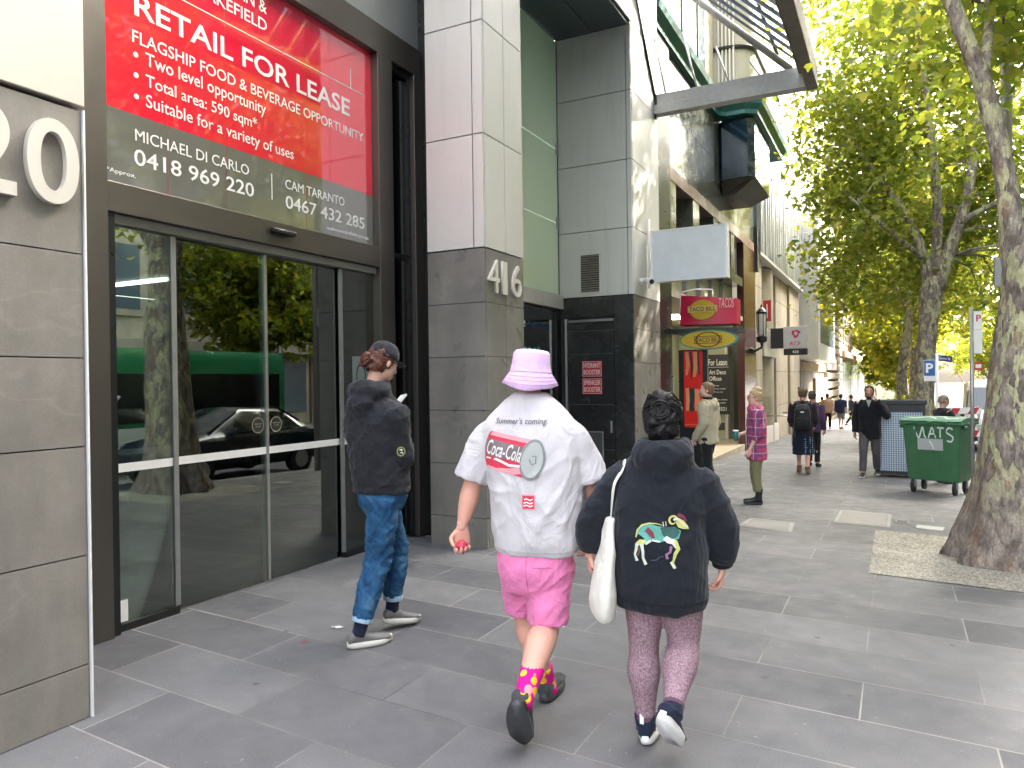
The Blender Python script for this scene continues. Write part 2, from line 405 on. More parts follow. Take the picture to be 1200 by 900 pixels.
M['frosted'] = mat('frosted_lantern_glass', (.62, .62, .58), .25)
M['cyan'] = mat('cyan_lettering', (.10, .50, .50), .5)
M['blueletter'] = mat('blue_lettering', (.03, .12, .25), .5)
M['plastic_green'] = mat('green_bin_plastic', (.050, .16, .072), .5, 0, .34, 4, .2, 40)
M['plastic_dark'] = mat('black_rubber', (.022, .022, .023), .6)
M['spray'] = mat('white_spray_paint', (.66, .72, .69), .7, 0, .1, 20)
M['paper'] = mat('paper_scrap', (.72, .71, .69), .8)
# ------------------------------------------------------------------ ground
def strip(name, x0, x1, ys, dz, m, flat_x=None):
    b = MB(); n = len(ys)
    vs_ = [[b.bm.verts.new((x, y, gz(y) + dz)) for x in (x0, x1)] for y in ys]
    for i in range(n - 1): b.bm.faces.new((vs_[i][0], vs_[i][1], vs_[i+1][1], vs_[i+1][0]))
    return struct(b.build(name, m))
YS = [-60, 0, 3, 5, 5.5, 6, 6.5, 7, 9, 12, 16, 20, 30, 50, 80, 110, 149.9]
KX = 1.75                                   # the kerb line
strip('road', -400, 400, [-400] + YS + [600], -.135, M['asphalt'])
fp = strip('footpath', -9, KX - .3, YS, 0, M['paving'])
b = MB()
for i in range(len(YS) - 1):
    y0, y1 = YS[i], YS[i+1]
    b.poly([(KX - .3, y0, gz(y0)), (KX, y0, gz(y0)), (KX, y1, gz(y1)), (KX - .3, y1, gz(y1))])
    b.poly([(KX, y0, gz(y0)), (KX + .02, y0, gz(y0) - .14), (KX + .02, y1, gz(y1) - .14), (KX, y1, gz(y1))])
struct(b.build('kerb', M['kerbstone']))
strip('opposite_footpath', 17.2, 22, YS, .002, M['kerbstone'])
# bound gravel round the plane tree (courses run slightly askew, like the flags)
b = MB(); g0 = .006
ycuts = [0, .35, .8, 1.3, 1.8, 2.35]
for i in range(len(ycuts) - 1):
    for (xa, xb) in ((-.23, KX - .32),):
        q = [(xa, 7.12 + ycuts[i] - .0), (xb, 7.12 + ycuts[i] - .25), (xb, 7.12 + ycuts[i+1] - .25), (xa, 7.12 + ycuts[i+1])]
        b.poly([(x, y, gz(y) + g0) for x, y in q])
struct(b.build('tree_surround_gravel', M['gravel']))
# access covers let into the flags
def cover(name, label, pts, m, inset=.05, frame=True):
    t = thing(name, label, 'access cover', group='access covers in the footpath')
    b = MB(); P = [Vector((x, y, gz(y) + .004)) for x, y in pts]; c = sum(P, Vector())/4
    if frame:
        Q = [p + (c - p).normalized()*inset for p in P]
        for i in range(4):
            j = (i+1) % 4; b.poly([P[i], P[j], Q[j], Q[i]])
        b.build('frame', M['alu_dull'], t)
        b = MB(); b.poly([q + Vector((0, 0, .002)) for q in Q]); b.build('lid', m, t)
    else:
        b.poly([p + Vector((0, 0, .002)) for p in P]); b.build('lid', m, t)
    return rebase(t, c)
M['alu_dull'] = mat('dull_cover_frame', (.25, .245, .23), .5, .3, .15, 9, kind='World')
M['lid_pale'] = mat('concrete_filled_lid', (.215, .205, .185), .75, 0, .22, 12, kind='World')
M['lid_white'] = mat('pale_plastic_lid', (.40, .40, .385), .6, 0, .15, 12, kind='World')
cover('access_cover', 'largest pale metal framed cover in the footpath before the tree', [(-.70, 9.87), (-.08, 9.73), (-.07, 10.87), (-.69, 10.97)], M['lid_pale'], .07)
cover('access_cover', 'narrow pale cover in the footpath behind the woman in the hoodie', [(-1.70, 9.07), (-1.07, 8.90), (-1.12, 9.6), (-1.66, 9.72)], M['lid_pale'], .07)
cover('access_cover', 'small white cover beside the foot of the plane tree', [(.185, 9.85), (.46, 9.78), (.49, 10.05), (.21, 10.10)], M['lid_white'], .05, False)
cover('access_cover', 'small dark cover between the big pale cover and the white one', [(-.02, 10.2), (.12, 10.18), (.12, 10.36), (-.02, 10.38)], mat('iron_lid', (.06, .06, .06), .6), .02)
# litter on the flags
random.seed(4)
def scrap(label, x, y, s, rot, m, grp='scraps of litter on the footpath'):
    b = MB(); rows = []
    for i in range(5):
        a = (i/4 - .5)*s*2
        rows.append([(a*math.cos(rot) - w_*math.sin(rot), a*math.sin(rot) + w_*math.cos(rot), .006 + .012*abs(math.sin(i*2.1 + w_*50))) for w_ in (-s*.35*(1 - abs(i/4 - .5)), s*.3*(1 - .6*abs(i/4 - .5)))])
    for i in range(4):
        b.poly([rows[i][0], rows[i][1], rows[i+1][1], rows[i+1][0]])
    o = b.build('litter', m); o.location = (x, y, gz(y)); return tag(o, label, 'litter', grp)
scrap('curled white scrap of paper by the doors near the grey shoes', -3.42, 3.93, .045, .3, M['paper'])
scrap('tiny red and white wrapper lying left of the white scrap', -3.43, 3.62, .022, 1.1, M['red'])
scrap('small white fleck on the paving beside the pink shorts', -2.03, 4.6, .02, .4, M['paper'])
# ------------------------------------------------------------------ building 420: pillar, lobby doors
def tiles_x(b, X, ys, zs, t=.03, gap=.006):
    """slabs facing the street on plane X"""
    for i in range(len(ys) - 1):
        for j in range(len(zs) - 1):
            b.box(X - t, X, ys[i] + gap/2, ys[i+1] - gap/2, zs[j] + gap/2, zs[j+1] - gap/2, .0015)
def tiles_y(b, Y, xs, zs, t=.03, gap=.006):
    for i in range(len(xs) - 1):
        for j in range(len(zs) - 1):
            b.box(xs[i] + gap/2, xs[i+1] - gap/2, Y, Y + t, zs[j] + gap/2, zs[j+1] - gap/2, .0015)
T1 = thing('office_building', 'office building with grey stone pillar and sliding glass lobby doors under the red sign', 'building')
b = MB(); tiles_x(b, -3.67, [-3, -1.6, -.2, 1.1, 2.335], [0, .273, .828, 1.382, 1.832, 2.36, 3.09], .03, .007)
b.build('stone_cladding', M['stone_warm'], T1)
MB().box(-5.6, -3.702, -3, 2.33, -.1, 3.092).build('pillar_core', M['joint'], T1)
MB().box(-3.70, -3.657, 2.338, 2.347, -.01, 3.095).build('edge_trim', M['white_metal'], T1)
b = MB(); b.box(-5.6, -3.655, -3, 1.0, 3.112, 9); b.box(-5.6, -3.655, 1.008, 2.345, 3.112, 9, .004)
b.build('metal_panel', M['panel_cream'], T1)
# portal frame
F0, F1 = -4.65, -4.86
each('portal_stile', M['bronze'], T1, [(F1, F0, 2.36, 3.135, 0, 5.36), (F1, F0, 6.065, 6.305, 0, 5.053), (F1, F0, 6.70, 6.86, 0, 5.053)], .004)
each('portal_beam', M['bronze'], T1, [(F1, F0 - .004, 3.136, 6.06, 2.862, 3.066), (F1, F0 - .004, 3.136, 6.84, 5.055, 5.358)], .004)
each('door_jamb', M['black_frame'], T1, [(F1 - .1, F0 - .03, 3.137, 3.20, 0, 2.86), (F1, F0 - .06, 6.306, 6.33, 0, 5.05), (F1, F0 - .06, 6.655, 6.70, 0, 5.05), (F1, F0 - .05, 6.331, 6.654, 4.99, 5.05)])
MB().box(-5.6, -4.70, 2.36, 6.9, 5.362, 9.2).build('panel_wall', M['panel_grey'], T1)
def pane(name, y0, y1, z0, z1, parent, X=-4.75, m='glass', t=.012): return MB().box(X - t, X, y0, y1, z0, z1).build(name, M[m], parent)
GX = -4.75
MB().box(GX - .06, GX + .05, 3.14, 6.06, 2.795, 2.86, .003).build('door_track', M['alu_dull'], T1)
# fixed side light, two sliding leaves, fixed side light
for nm, y0, y1, X in (('fixed_light', 3.20, 3.70, GX), ('sliding_door', 3.70, 4.625, GX - .03), ('sliding_door', 4.635, 5.56, GX - .03), ('fixed_light', 5.56, 6.06, GX)):
    g = pane(nm, y0, y1, .055 if nm == 'fixed_light' else .012, 2.79, T1, X)
    MB().box(X + .001, X + .003, y0 + .005, y1 - .005, 1.092, 1.152).build('manifestation_band', M['letter_white'], g)
    b = MB()
    if nm == 'fixed_light':
        b.box(X - .05, X + .03, y0, y1, 0, .054, .003); b.build('sill', M['black_frame'], g)
        yy = y1 if y0 < 4 else y0
        MB().box(X - .01, X + .012, yy - .022, yy + .022, .056, 2.79, .002).build('glass_stile', M['galv'], g)
    else:
        yy = y1 if y1 < 5 else y0
        MB().box(X - .012, X + .012, yy - .009, yy + .009, .013, 2.79, .002).build('edge_seal', M['alu'], g)
        c = 4.53 if y1 < 5 else 4.735
        r = MB()
        r.loft([[Vector((X + .0015, c + q*math.cos(a), 1.34 + q*math.sin(a))) for a in [k*math.pi/16 for k in range(32)]] for q in (.060, .066)], cap=False)
        r.build('sticker_ring', M['gold'] if 'gold' in M else M.setdefault('gold', mat('gold_vinyl', (.42, .40, .24), .5)), g)
        r = MB(); r.loft([[Vector((X + .0013, c + q*math.cos(a), 1.34 + q*math.sin(a))) for a in [k*math.pi/16 for k in range(32)]] for q in (.004, .060)], cap=False)
        r.build('sticker_disc', M['letter_black'], g)
        lettering('MIND THE', (X + .003, c, 1.352), PY, PZ, width=.075, m=M['gold'], parent=g, align='C', depth=.001)
        lettering('DOORS', (X + .003, c, 1.33), PY, PZ, width=.055, m=M['gold'], parent=g, align='C', depth=.001)
pane('side_light', 6.331, 6.654, .04, 4.99, T1, GX, 'glass_dark')
MB().box(GX + .001, GX + .003, 6.34, 6.645, 1.092, 1.152).build('manifestation_band', M['letter_white'], T1)
MB().box(GX - .02, GX + .03, 6.331, 6.654, 3.02, 3.07).build('side_rail', M['black_frame'], T1)
MB().box(GX + .002, GX + .004, 3.22, 3.30, .06, .21).build('notice', M['paper'], T1)
MB().box(GX - .052, GX - .05, 5.22, 5.46, 1.62, 1.86).build('notice', mat('pale_blue_notice', (.30, .40, .42), .6), T1)
MB().box(GX + .002, GX + .004, 5.72, 5.98, 1.55, 1.95).build('sign_plate', mat('grey_glass_film', (.16, .19, .18), .5), T1)
r = MB(); r.loft([[Vector((GX + .0055, 5.85 + q*.6*math.cos(a), 1.76 + q*math.sin(a))) for a in [k*math.pi/16 for k in range(32)]] for q in (.10, .125)], cap=False); r.build('sign_ring', M['letter_black'], T1)
# lobby behind the glass
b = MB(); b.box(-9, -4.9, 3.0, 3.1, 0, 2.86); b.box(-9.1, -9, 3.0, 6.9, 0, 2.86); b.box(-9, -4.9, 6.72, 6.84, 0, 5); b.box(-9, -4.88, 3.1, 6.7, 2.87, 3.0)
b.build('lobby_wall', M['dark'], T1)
b = MB(); b.box(-9, -4.78, 3.1, 6.72, -.06, .006); b.build('lobby_floor', mat('lobby_floor_tile', (.24, .235, .21), .35, 0, .2, 4, kind='World'), T1)
b = MB()
for i in range(30):
    for j in range(26):
        b.lathe([(.016, .0065), (.012, .011)], (-4.92 - j*.06, 3.22 + i*.094 + (j % 2)*.047, 0), 6)
b.build('mat_stud', mat('pale_mat_stud', (.30, .30, .26), .5), T1)['kind'] = 'stuff'
b = MB(); b.box(-6.9, -6.3, 4.4, 6.4, .01, 1.05, .02); b.build('reception_desk', mat('desk_front', (.20, .19, .17), .5), T1)
tube_ = N('lit_tube_light'); tube_.color((.8, .8, .8)); tube_.b.inputs['Emission Color'].default_value = (.92, 1, .96, 1); tube_.b.inputs['Emission Strength'].default_value = .9
for y in (3.6, 5.4): MB().box(-8.2, -5.4, y, y + .05, 2.83, 2.865).build('ceiling_light', tube_.m, T1)
rebase(T1, (-4.65, 4.2, 0))

t = thing('door_sensor', 'small black motion sensor on the bronze beam above the sliding doors', 'sensor')
b = MB(); b.box(-4.648, -4.59, 4.56, 4.83, 2.955, 3.005, .018); b.build('housing', M['lamp_black'], t)
MB().box(-4.592, -4.585, 4.60, 4.70, 2.965, 2.99, .002).build('lens', M['blue_glass'], t); rebase(t, (-4.65, 4.69, 2.98))
# street numbers
t = thing('street_number', 'large pale raised numerals 420 on the grey stone pillar', 'house number')
for s, y0, wd in (('4', 1.42, .26), ('2', 1.75, .25), ('0', 2.048, .252)):
    lettering(s, (-3.67, y0, 2.583), PY, PZ, width=wd, height=.414, depth=.035, bold=.008, m=M['numeral'], parent=t, name='numeral')
rebase(t, (-3.67, 2.0, 2.58))
t = thing('street_number', 'raised metal numerals 416 high on the granite pier', 'house number')
for s, y0, wd in (('4', 6.555, .225), ('1', 6.845, .105), ('6', 7.075, .215)):
    lettering(s, (-3.68, y0, 2.60), PY, PZ, width=wd, height=.345, depth=.025, bold=.0, m=M['numeral'], parent=t, name='numeral')
rebase(t, (-3.68, 6.95, 2.6))

# ------------------------------------------------------------------ lease sign
t = thing('lease_sign', 'glossy red and grey retail for lease sign above the sliding doors', 'sign')
SX = -4.735
MB().box(-4.80, SX, 3.14, 6.06, 3.598, 5.052).build('red_panel', M['sign_red'], t)
MB().box(-4.80, SX, 3.14, 6.06, 3.069, 3.597).build('grey_panel', M['sign_grey'], t)
def L(s, y, z, wd, ht, bold=0, sp=1.0): return lettering(s, (SX, y, z), PY, PZ, width=wd, height=ht, m=M['letter_white'], parent=t, bold=bold, depth=.002, space=sp)
L('CUSHMAN &', 3.86, 4.84, .79, .105, .006); L('WAKEFIELD', 3.86, 4.69, .79, .098, .006)
L('RETAIL FOR LEASE', 3.41, 4.30, 2.31, .165, .012)
L('FLAGSHIP FOOD & BEVERAGE OPPORTUNITY', 3.39, 4.105, 2.53, .088, .002)
for s, wd, z, ht in (('Two level opportunity', 1.135, 3.945, .125), ('Total area: 590 sqm*', 1.035, 3.80, .118), ('Suitable for a variety of uses', 1.455, 3.65, .122)):
    L(s, 3.49, z, wd, ht, .003)
    MB().lathe([(.02, 0), (.018, .003)], (0, 0, 0), 12)
    d = MB(); d.loft([[Vector((SX + .002, 3.415 + .019*math.cos(a), z + .078 + .019*math.sin(a))) for a in [k*math.pi/8 for k in range(16)]]]*1, cap=False)
    d.bm.faces.new(list(d.bm.verts)); d.build('bullet', M['letter_white'], t)
L('MICHAEL DI CARLO', 3.40, 3.415, 1.03, .083); L('0418 969 220', 3.39, 3.243, 1.09, .115, .006)
L('CAM TARANTO', 4.84, 3.402, .78, .082); L('0467 432 285', 4.84, 3.23, 1.08, .115, .006)
L('cushmanwakefield.com.au', 5.36, 3.135, .62, .036, .002); L('*Approx.', 3.18, 3.14, .22, .04)
for y0, y1, z0, z1 in ((4.676, 4.686, 3.27, 3.49), (3.45, 5.93, 4.582, 4.589), (5.735, 5.742, 4.59, 4.78)):
    MB().box(SX, SX + .003, y0, y1, z0, z1).build('rule', M['letter_white'], t)
b = MB()
for y in (3.66, 4.2, 5.1): b.box(SX, SX + .0015, y, y + .003, 3.07, 5.05)
b.build('film_seam', mat('film_seam', (.45, .03, .04), .3), t)
rebase(t, (-4.735, 4.6, 3.07))

# ------------------------------------------------------------------ building 416: piers and recessed entry
T2 = thing('office_building', 'silver panelled office building with dark granite piers and green glazed entry numbered 416', 'building')
ZL = [-.06, .29, .84, 1.39, 1.94, 2.49, 3.04]
b = MB(); tiles_x(b, -3.68, [6.53, 6.95, 7.38], ZL); tiles_y(b, 6.5, [-4.37, -3.681], ZL)
b.build('stone_cladding', M['stone_416'], T2)
MB().box(-4.37, -3.712, 6.532, 7.38, -.1, 3.04).build('pier_core', M['joint'], T2)
ZP = [3.045, 4.20, 5.342, 6.48, 7.62, 8.76, 9.9]
b = MB(); tiles_x(b, -3.676, [6.53, 6.95, 7.38], ZP, .03, .012); tiles_y(b, 6.496, [-4.37, -3.80, -3.677], ZP, .03, .012)
b.build('metal_panel', M['panel'], T2)
MB().box(-4.37, -3.712, 6.53, 7.375, 3.042, 9.9).build('pier_core', M['joint'], T2)
MB().box(-5.4, -4.372, 6.862, 7.375, -.1, 9.5).build('return_wall', M['black_frame'], T2)
# second pier
Y2 = 11.26
b = MB(); tiles_x(b, -3.68, [Y2 + .03, 12.0, 12.75], [-.3, .45, 1.2, 1.95, 2.5, 3.03]); b.build('stone_cladding', M['stone_416'], T2)
b = MB(); tiles_y(b, Y2, [-4.0, -3.681], [-.3, .6, 1.35, 2.1, 3.03]); b.build('stone_cladding', M['stone_fleck'], T2)
b = MB(); tiles_y(b, Y2, [-5.0, -4.0], [2.70, 3.03]); b.build('stone_cladding', M['stone_dark'], T2)
MB().box(-4.99, -3.712, Y2 + .034, 12.74, -.4, 3.03).build('pier_core', M['joint'], T2)
ZQ = [3.035, 4.10, 5.18, 6.27, 7.36, 8.45, 9.55]
b = MB(); tiles_x(b, -3.676, [Y2 + .03, 12.75], ZQ, .03, .012); tiles_y(b, Y2 - .004, [-4.955, -3.76, -3.677], ZQ[:5], .03, .012)
b.build('metal_panel', M['panel'], T2)
MB().box(-4.99, -3.712, Y2 + .03, 12.74, 3.031, 9.6).build('pier_core', M['joint'], T2)
b = MB(); tiles_x(b, -3.676, [7.385, 8.7, 10.0, Y2 + .02], [7.36, 8.45, 9.55], .03, .012); b.build('fascia_panel', M['panel'], T2)
b = MB()
for i, (ya, yb) in enumerate(((7.38, 9.2), (9.21, 11.255))):
    for xa, xb in ((-4.95, -4.3), (-4.29, -3.71)): b.box(xa, xb, ya, yb, 7.30, 7.345)
b.build('soffit_panel', M['panel_soffit'], T2)
MB().box(-5.1, -3.72, 7.38, 11.3, 7.35, 9.5).build('soffit_core', M['joint'], T2)
# glazing of the recess
for z0, z1 in ((3.09, 4.28), (4.288, 5.5), (5.508, 7.29)):
    each('recess_glass', M['glass_green'], T2, [(-4.97, -4.955, 7.40, 9.25, z0, z1), (-4.97, -4.955, 9.258, 11.24, z0, z1)])
MB().box(-6.6, -6.5, 7.4, 11.3, 3, 7.3).build('inner_wall', mat('green_grey_inner_wall', (.62, .70, .50), .6), T2)
for z in (4.284, 5.504): each('glass_clamp', M['galv'], T2, [(-4.953, -4.93, 11.17, 11.24, z - .09, z + .09), (-4.953, -4.92, 7.40, 7.48, z - .09, z + .09)], .004)
MB().box(-4.955, -4.945, 11.243, 11.255, 3.09, 7.29).build('corner_bead', M['joint'], T2)
MB().box(-5.0, -4.87, 7.385, 11.25, 2.855, 3.085, .004).build('entry_lintel', M['panel'], T2)
pane('shopfront_glass', 7.40, 11.05, 0, 2.82, T2, -4.97, 'glass_dark')
b = MB(); b.box(-5.03, -4.93, 7.385, 11.25, 2.822, 2.853); b.box(-5.03, -4.93, 11.06, 11.25, -.2, 2.82); b.box(-5.02, -4.935, 9.3, 9.345, 0, 2.82)
b.build('shopfront_frame', M['black_frame'], T2)
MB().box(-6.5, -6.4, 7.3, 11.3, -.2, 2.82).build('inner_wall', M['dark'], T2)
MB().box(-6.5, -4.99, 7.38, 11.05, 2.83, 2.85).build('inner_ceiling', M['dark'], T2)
lettering('For Lease', (-4.968, 8.85, 2.50), PY, PZ, width=1.15, height=.15, m=M['letter_white'], parent=T2)
lettering('Collins Street', (-4.968, 8.5, 2.05), PY, PZ, width=2.02, height=.22, bold=.006, m=M['cyan'], parent=T2)
lettering('Level 4 tenancy', (-4.968, 9.3, 1.72), PY, PZ, width=1.62, height=.20, m=M['blueletter'], parent=T2)
lettering('Knight Office', (-4.968, 10.1, 2.52), PY, PZ, width=.75, height=.08, m=M['blueletter'], parent=T2)
# booster cupboard door
d = MB(); d.box(-4.80, -4.005, Y2 - .012, Y2 + .03, -.16, 2.62, .003); d = d.build('service_door', M['stone_dark'], T2)
b = MB(); b.box(-4.85, -4.81, Y2 - .03, Y2 + .03, -.16, 2.69); b.build('door_frame', M['alu'], d)
b = MB(); b.box(-4.86, -4.0, Y2 - .025, Y2 + .0, 2.63, 2.668); b.build('door_head', M['alu_dull'], d)
b = MB()
for z in (.55, 1.28, 2.1, 2.48): b.box(-4.79, -4.01, Y2 - .0135, Y2 - .0118, z, z + .007)
b.build('door_groove', mat('pale_groove', (.12, .12, .12), .6), d)
MB().box(-4.075, -4.045, Y2 - .035, Y2 - .012, .83, 1.02, .005).build('handle', M['alu'], d)
b = MB(); b.box(-4.55, -4.2, Y2 - .03, Y2 - .012, .36, .85, .003); b = b.build('notice_frame', M['alu'], d)
MB().box(-4.53, -4.22, Y2 - .032, Y2 - .0305, .38, .83).build('notice_sheet', M['dark'], b)
v = MB(); v.box(-4.58, -4.215, Y2 - .02, Y2 - .005, 3.09, 3.74, .003); v = v.build('air_vent', M['panel'], T2)
b = MB()
for k in range(16): b.obox((-4.398, Y2 - .022, 3.135 + k*.037), (.155, 0, 0), (0, .012, -.009), (0, .002, .003))
b.build('louvre', mat('vent_louvre', (.30, .27, .22), .5), v)
MB().box(-4.555, -4.24, Y2 - .0215, Y2 - .0202, 3.115, 3.715).build('vent_backing', M['letter_black'], v)
rebase(T2, (-3.7, 9.3, -.08))
def red_plate(label, z, l1, l2):
    t = thing('booster_sign', label, 'sign', group='red booster signs on the service door')
    MB().box(-4.553, -4.215, Y2 - .02, Y2 - .0125, z, z + .255, .002).build('plate', M['red'], t)
    for s, dz in ((l1, .145), (l2, .035)): lettering(s, (-4.384, Y2 - .02, z + dz + .04), PX, PZ, width=.285, height=.078, bold=.008, m=M['letter_white'], parent=t, align='C', depth=.002)
    b = MB()
    for x0, x1, a0, a1 in ((-4.545, -4.223, .243, .248), (-4.545, -4.223, .007, .012), (-4.545, -4.540, .012, .243), (-4.228, -4.223, .012, .243)): b.box(x0, x1, Y2 - .0225, Y2 - .0202, z + a0, z + a1)
    b.build('border', M['letter_white'], t); rebase(t, (-4.384, Y2 - .016, z))
red_plate('red sign reading HYDRANT BOOSTER, the upper of two on the dark service door', 1.735, 'HYDRANT', 'BOOSTER')
red_plate('red sign reading SPRINKLER BOOSTER, the lower of two on the dark service door', 1.455, 'SPRINKLER', 'BOOSTER')
t = thing('security_camera', 'small white security camera on the pier under the blank sign', 'camera')
b = MB(); b.cyl((-3.676, 11.62, 3.28), (-3.56, 11.62, 3.28), .05); b.cyl((-3.58, 11.62, 3.28), (-3.50, 11.50, 3.26), .022); b.build('bracket', M['white_metal'], t, True)
b = MB(); b.tube([(-3.56, 11.56, 3.27), (-3.40, 11.34, 3.22)], [.05, .05], 14); b.build('housing', M['white_metal'], t, True)
MB().tube([(-3.40, 11.34, 3.22), (-3.393, 11.33, 3.218)], [.04, .035], 14).build('lens', M['lamp_black'], t); rebase(t, (-3.676, 11.62, 3.28))
t = thing('blank_sign', 'blank pale projecting box sign on the pier beside the glass canopy', 'sign')
MB().box(-3.58, -2.37, 11.93, 12.07, 3.30, 4.12, .006).build('sign_face', mat('blank_pale_blue_panel', (.62, .66, .71), .4), t)
b = MB()
for x in (-3.585, -2.372):
    b.box(x, x + .03, 11.92, 12.08, 3.285, 4.135)
b.box(-3.555, -2.372, 11.92, 12.08, 3.285, 3.30); b.box(-3.555, -2.372, 11.92, 12.08, 4.12, 4.135); b.build('sign_frame', M['white_metal'], t)
b = MB(); b.cyl((-3.64, 12.0, 3.2), (-3.64, 12.0, 4.35), .022); b.cyl((-3.68, 12, 3.5), (-3.58, 12, 3.5), .015); b.cyl((-3.68, 12, 3.95), (-3.58, 12, 3.95), .015)
b.build('bracket', M['white_metal'], t, True); rebase(t, (-3.68, 12, 3.3))

# ------------------------------------------------------------------ glass canopy on its truss
t = thing('glass_canopy', 'sloping glass louvre canopy on a grey steel truss over the 416 entry', 'canopy')
Yc = 12.62
b = MB(); b.box(-3.68, -1.23, Yc - .05, Yc + .05, 6.43, 6.62, .004); b.box(-3.68, -1.23, Yc - .10, Yc + .10, 6.27, 6.428, .004); b.build('truss_beam', M['galv'], t)
b = MB(); b.box(-1.23, -1.06, 7.0, Yc + .1, 6.27, 6.62, .012); b.box(-1.33, -1.232, 7.0, Yc - .06, 6.50, 6.62, .006)
b.build('gutter_beam', mat('weathered_gutter', (.20, .18, .15), .7, .2, .35, 9, .3, 30, kind='World'), t)
b = MB(); b.cyl((-1.45, Yc, 6.62), (-3.68, Yc, 8.85), .055, .055, 14); b.build('strut', M['alu_dull'], t, True)
for k in range(4):
    b = MB(); x = -3.45 + k*.55; b.cyl((x, Yc - .03, 6.40), (x - .28, Yc - .03, 6.40 + 1.55 - k*.36), .016, .016, 8); b.build('hanger', M['galv'], t, True)
b = MB(); b.cyl((-3.66, Yc - .05, 6.52), (-3.655, 10.9, 8.6), .018, .018, 8); b.box(-3.69, -3.64, Yc - .09, Yc - .01, 6.2, 6.62, .004); b.build('tie_rod', M['black_frame'], t)
for k in range(14):
    b = MB(); y = Yc - .42 - k*.40
    b.obox((-2.45, y, 7.75), (1.08, 0, -1.03), (0, .175, .05), (.006, 0, .006)); b.build('glass_louvre', mat('painted_sky_louvre', (.13, .25, .47), .35, 0, .1, 1, spec=.5, kind='World'), t)  # the blue of reflected sky is painted into the louvre colour
for k in range(14):
    b = MB(); y = Yc - .22 - k*.40
    b.obox((-2.45, y, 7.72), (1.08, 0, -1.03), (0, .010, 0), (.012, 0, .012)); b.build('louvre_rail', M['galv'], t)
rebase(t, (-3.68, 10, 6.5))

# ------------------------------------------------------------------ art deco shop building
T3 = thing('shop_building', 'art deco building faced in dark polished granite with teal ledge and corner bay', 'building')
FX = -3.9; gY = -.25
b = MB(); b.box(-4.4, FX + .06, 12.76, 14.12, -.5, 8.1); b.build('dark_pilaster', M['black_frame'], T3)
b = MB()
ys = [14.13, 15.1, 16.2, 17.3, 18.5, 19.6, 20.8, 22, 23.9]
for i in range(8):
    for z0, z1 in ((5.86, 7.0), (7.01, 8.1)): b.box(-4.3, FX, ys[i] + .003, ys[i+1] - .003, z0, z1)
b.build('granite_cladding', M['granite_mirror'], T3)
b = MB(); b.box(-4.3, FX + .015, 14.13, 23.9, 5.60, 5.855); b.build('pink_lintel', M['pinkstone'], T3)
# upper windows under the lintel, and piers between them
for y0, y1 in ((14.75, 16.15), (16.75, 18.2), (18.8, 20.3), (20.8, 21.9)):
    f = MB(); f.box(-4.36, -4.28, y0, y1, 4.72, 5.59); f = f.build('upper_window', M['black_frame'], T3)
    MB().box(-4.275, -4.26, y0 + .05, y1 - .05, 4.76, 5.56).build('pane', M['glass_dark'], f)
each('granite_pier', M['granite_mirror'], T3, [(-4.3, FX, y0, y1, 4.55, 5.595) for y0, y1 in ((14.13, 14.74), (16.16, 16.74), (18.21, 18.79), (20.31, 20.79))])
MB().box(-4.3, FX, 14.13, 21.95, 4.30, 4.545).build('granite_spandrel', M['granite_mirror'], T3)
MB().box(-4.45, -4.37, 14.1, 22.5, 4.3, 5.6).build('window_backing', M['dark'], T3)
b = MB(); b.box(-4.08, FX + .02, 22.05, 23.95, -1, 5.595, .01); b.build('marble_pier', M['brown'], T3)
b = MB(); b.box(-4.42, -4.09, 23.2, 23.59, -1, 3.3); b.build('green_reveal', mat('dark_green_reveal', (.018, .030, .022), .3), T3)
# recessed arcade
MB().box(-8, FX - .02, 14.13, 24, 3.32, 3.45).build('arcade_ceiling', M['cream'], T3)
MB().box(-8.2, FX, 12.9, 23.7, -.6, -.235).build('arcade_floor', M['tan_floor'], T3)
b = MB(); b.box(-8, -4.75, 23.60, 23.7, -.3, 3.3); b.box(-6.3, -6.2, 14.2, 23.6, -.3, 3.3); b.build('arcade_wall', M['olive'], T3)
b = MB(); b.box(-4.74, -4.66, 23.5, 23.6, -.3, 3.3); b.box(-5.62, -5.55, 23.5, 23.598, -.3, 3.3); b.box(-5.55, -4.74, 23.5, 23.598, 2.9, 3.0); b.build('window_frame', M['panel_cream'], T3)
MB().box(-5.0, -4.78, 23.585, 23.598, .05, .28).build('floor_vent', M['dark'], T3)
b = MB(); b.box(-4.28, -4.2, 14.1, 22.0, 3.46, 4.29); b.build('clerestory_glass', M['olive'], T3)
each('clerestory_mullion', M['alu_dull'], T3, [(-4.2, -4.1, y, y + .12, 3.46, 4.29) for y in (15.0, 16.3, 17.6, 18.9, 20.2)])
b = MB(); b.box(-4.4, -3.98, 14.13, 14.5, -.5, 3.4); b.build('display_case', M['granite_mirror'], T3)
# black shop doorway core behind the red poster
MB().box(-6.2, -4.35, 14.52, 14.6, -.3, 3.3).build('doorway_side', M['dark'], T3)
MB().box(-6.19, -5.2, 17.2, 17.4, -.3, 3.3).build('inner_wall', M['dark'], T3)
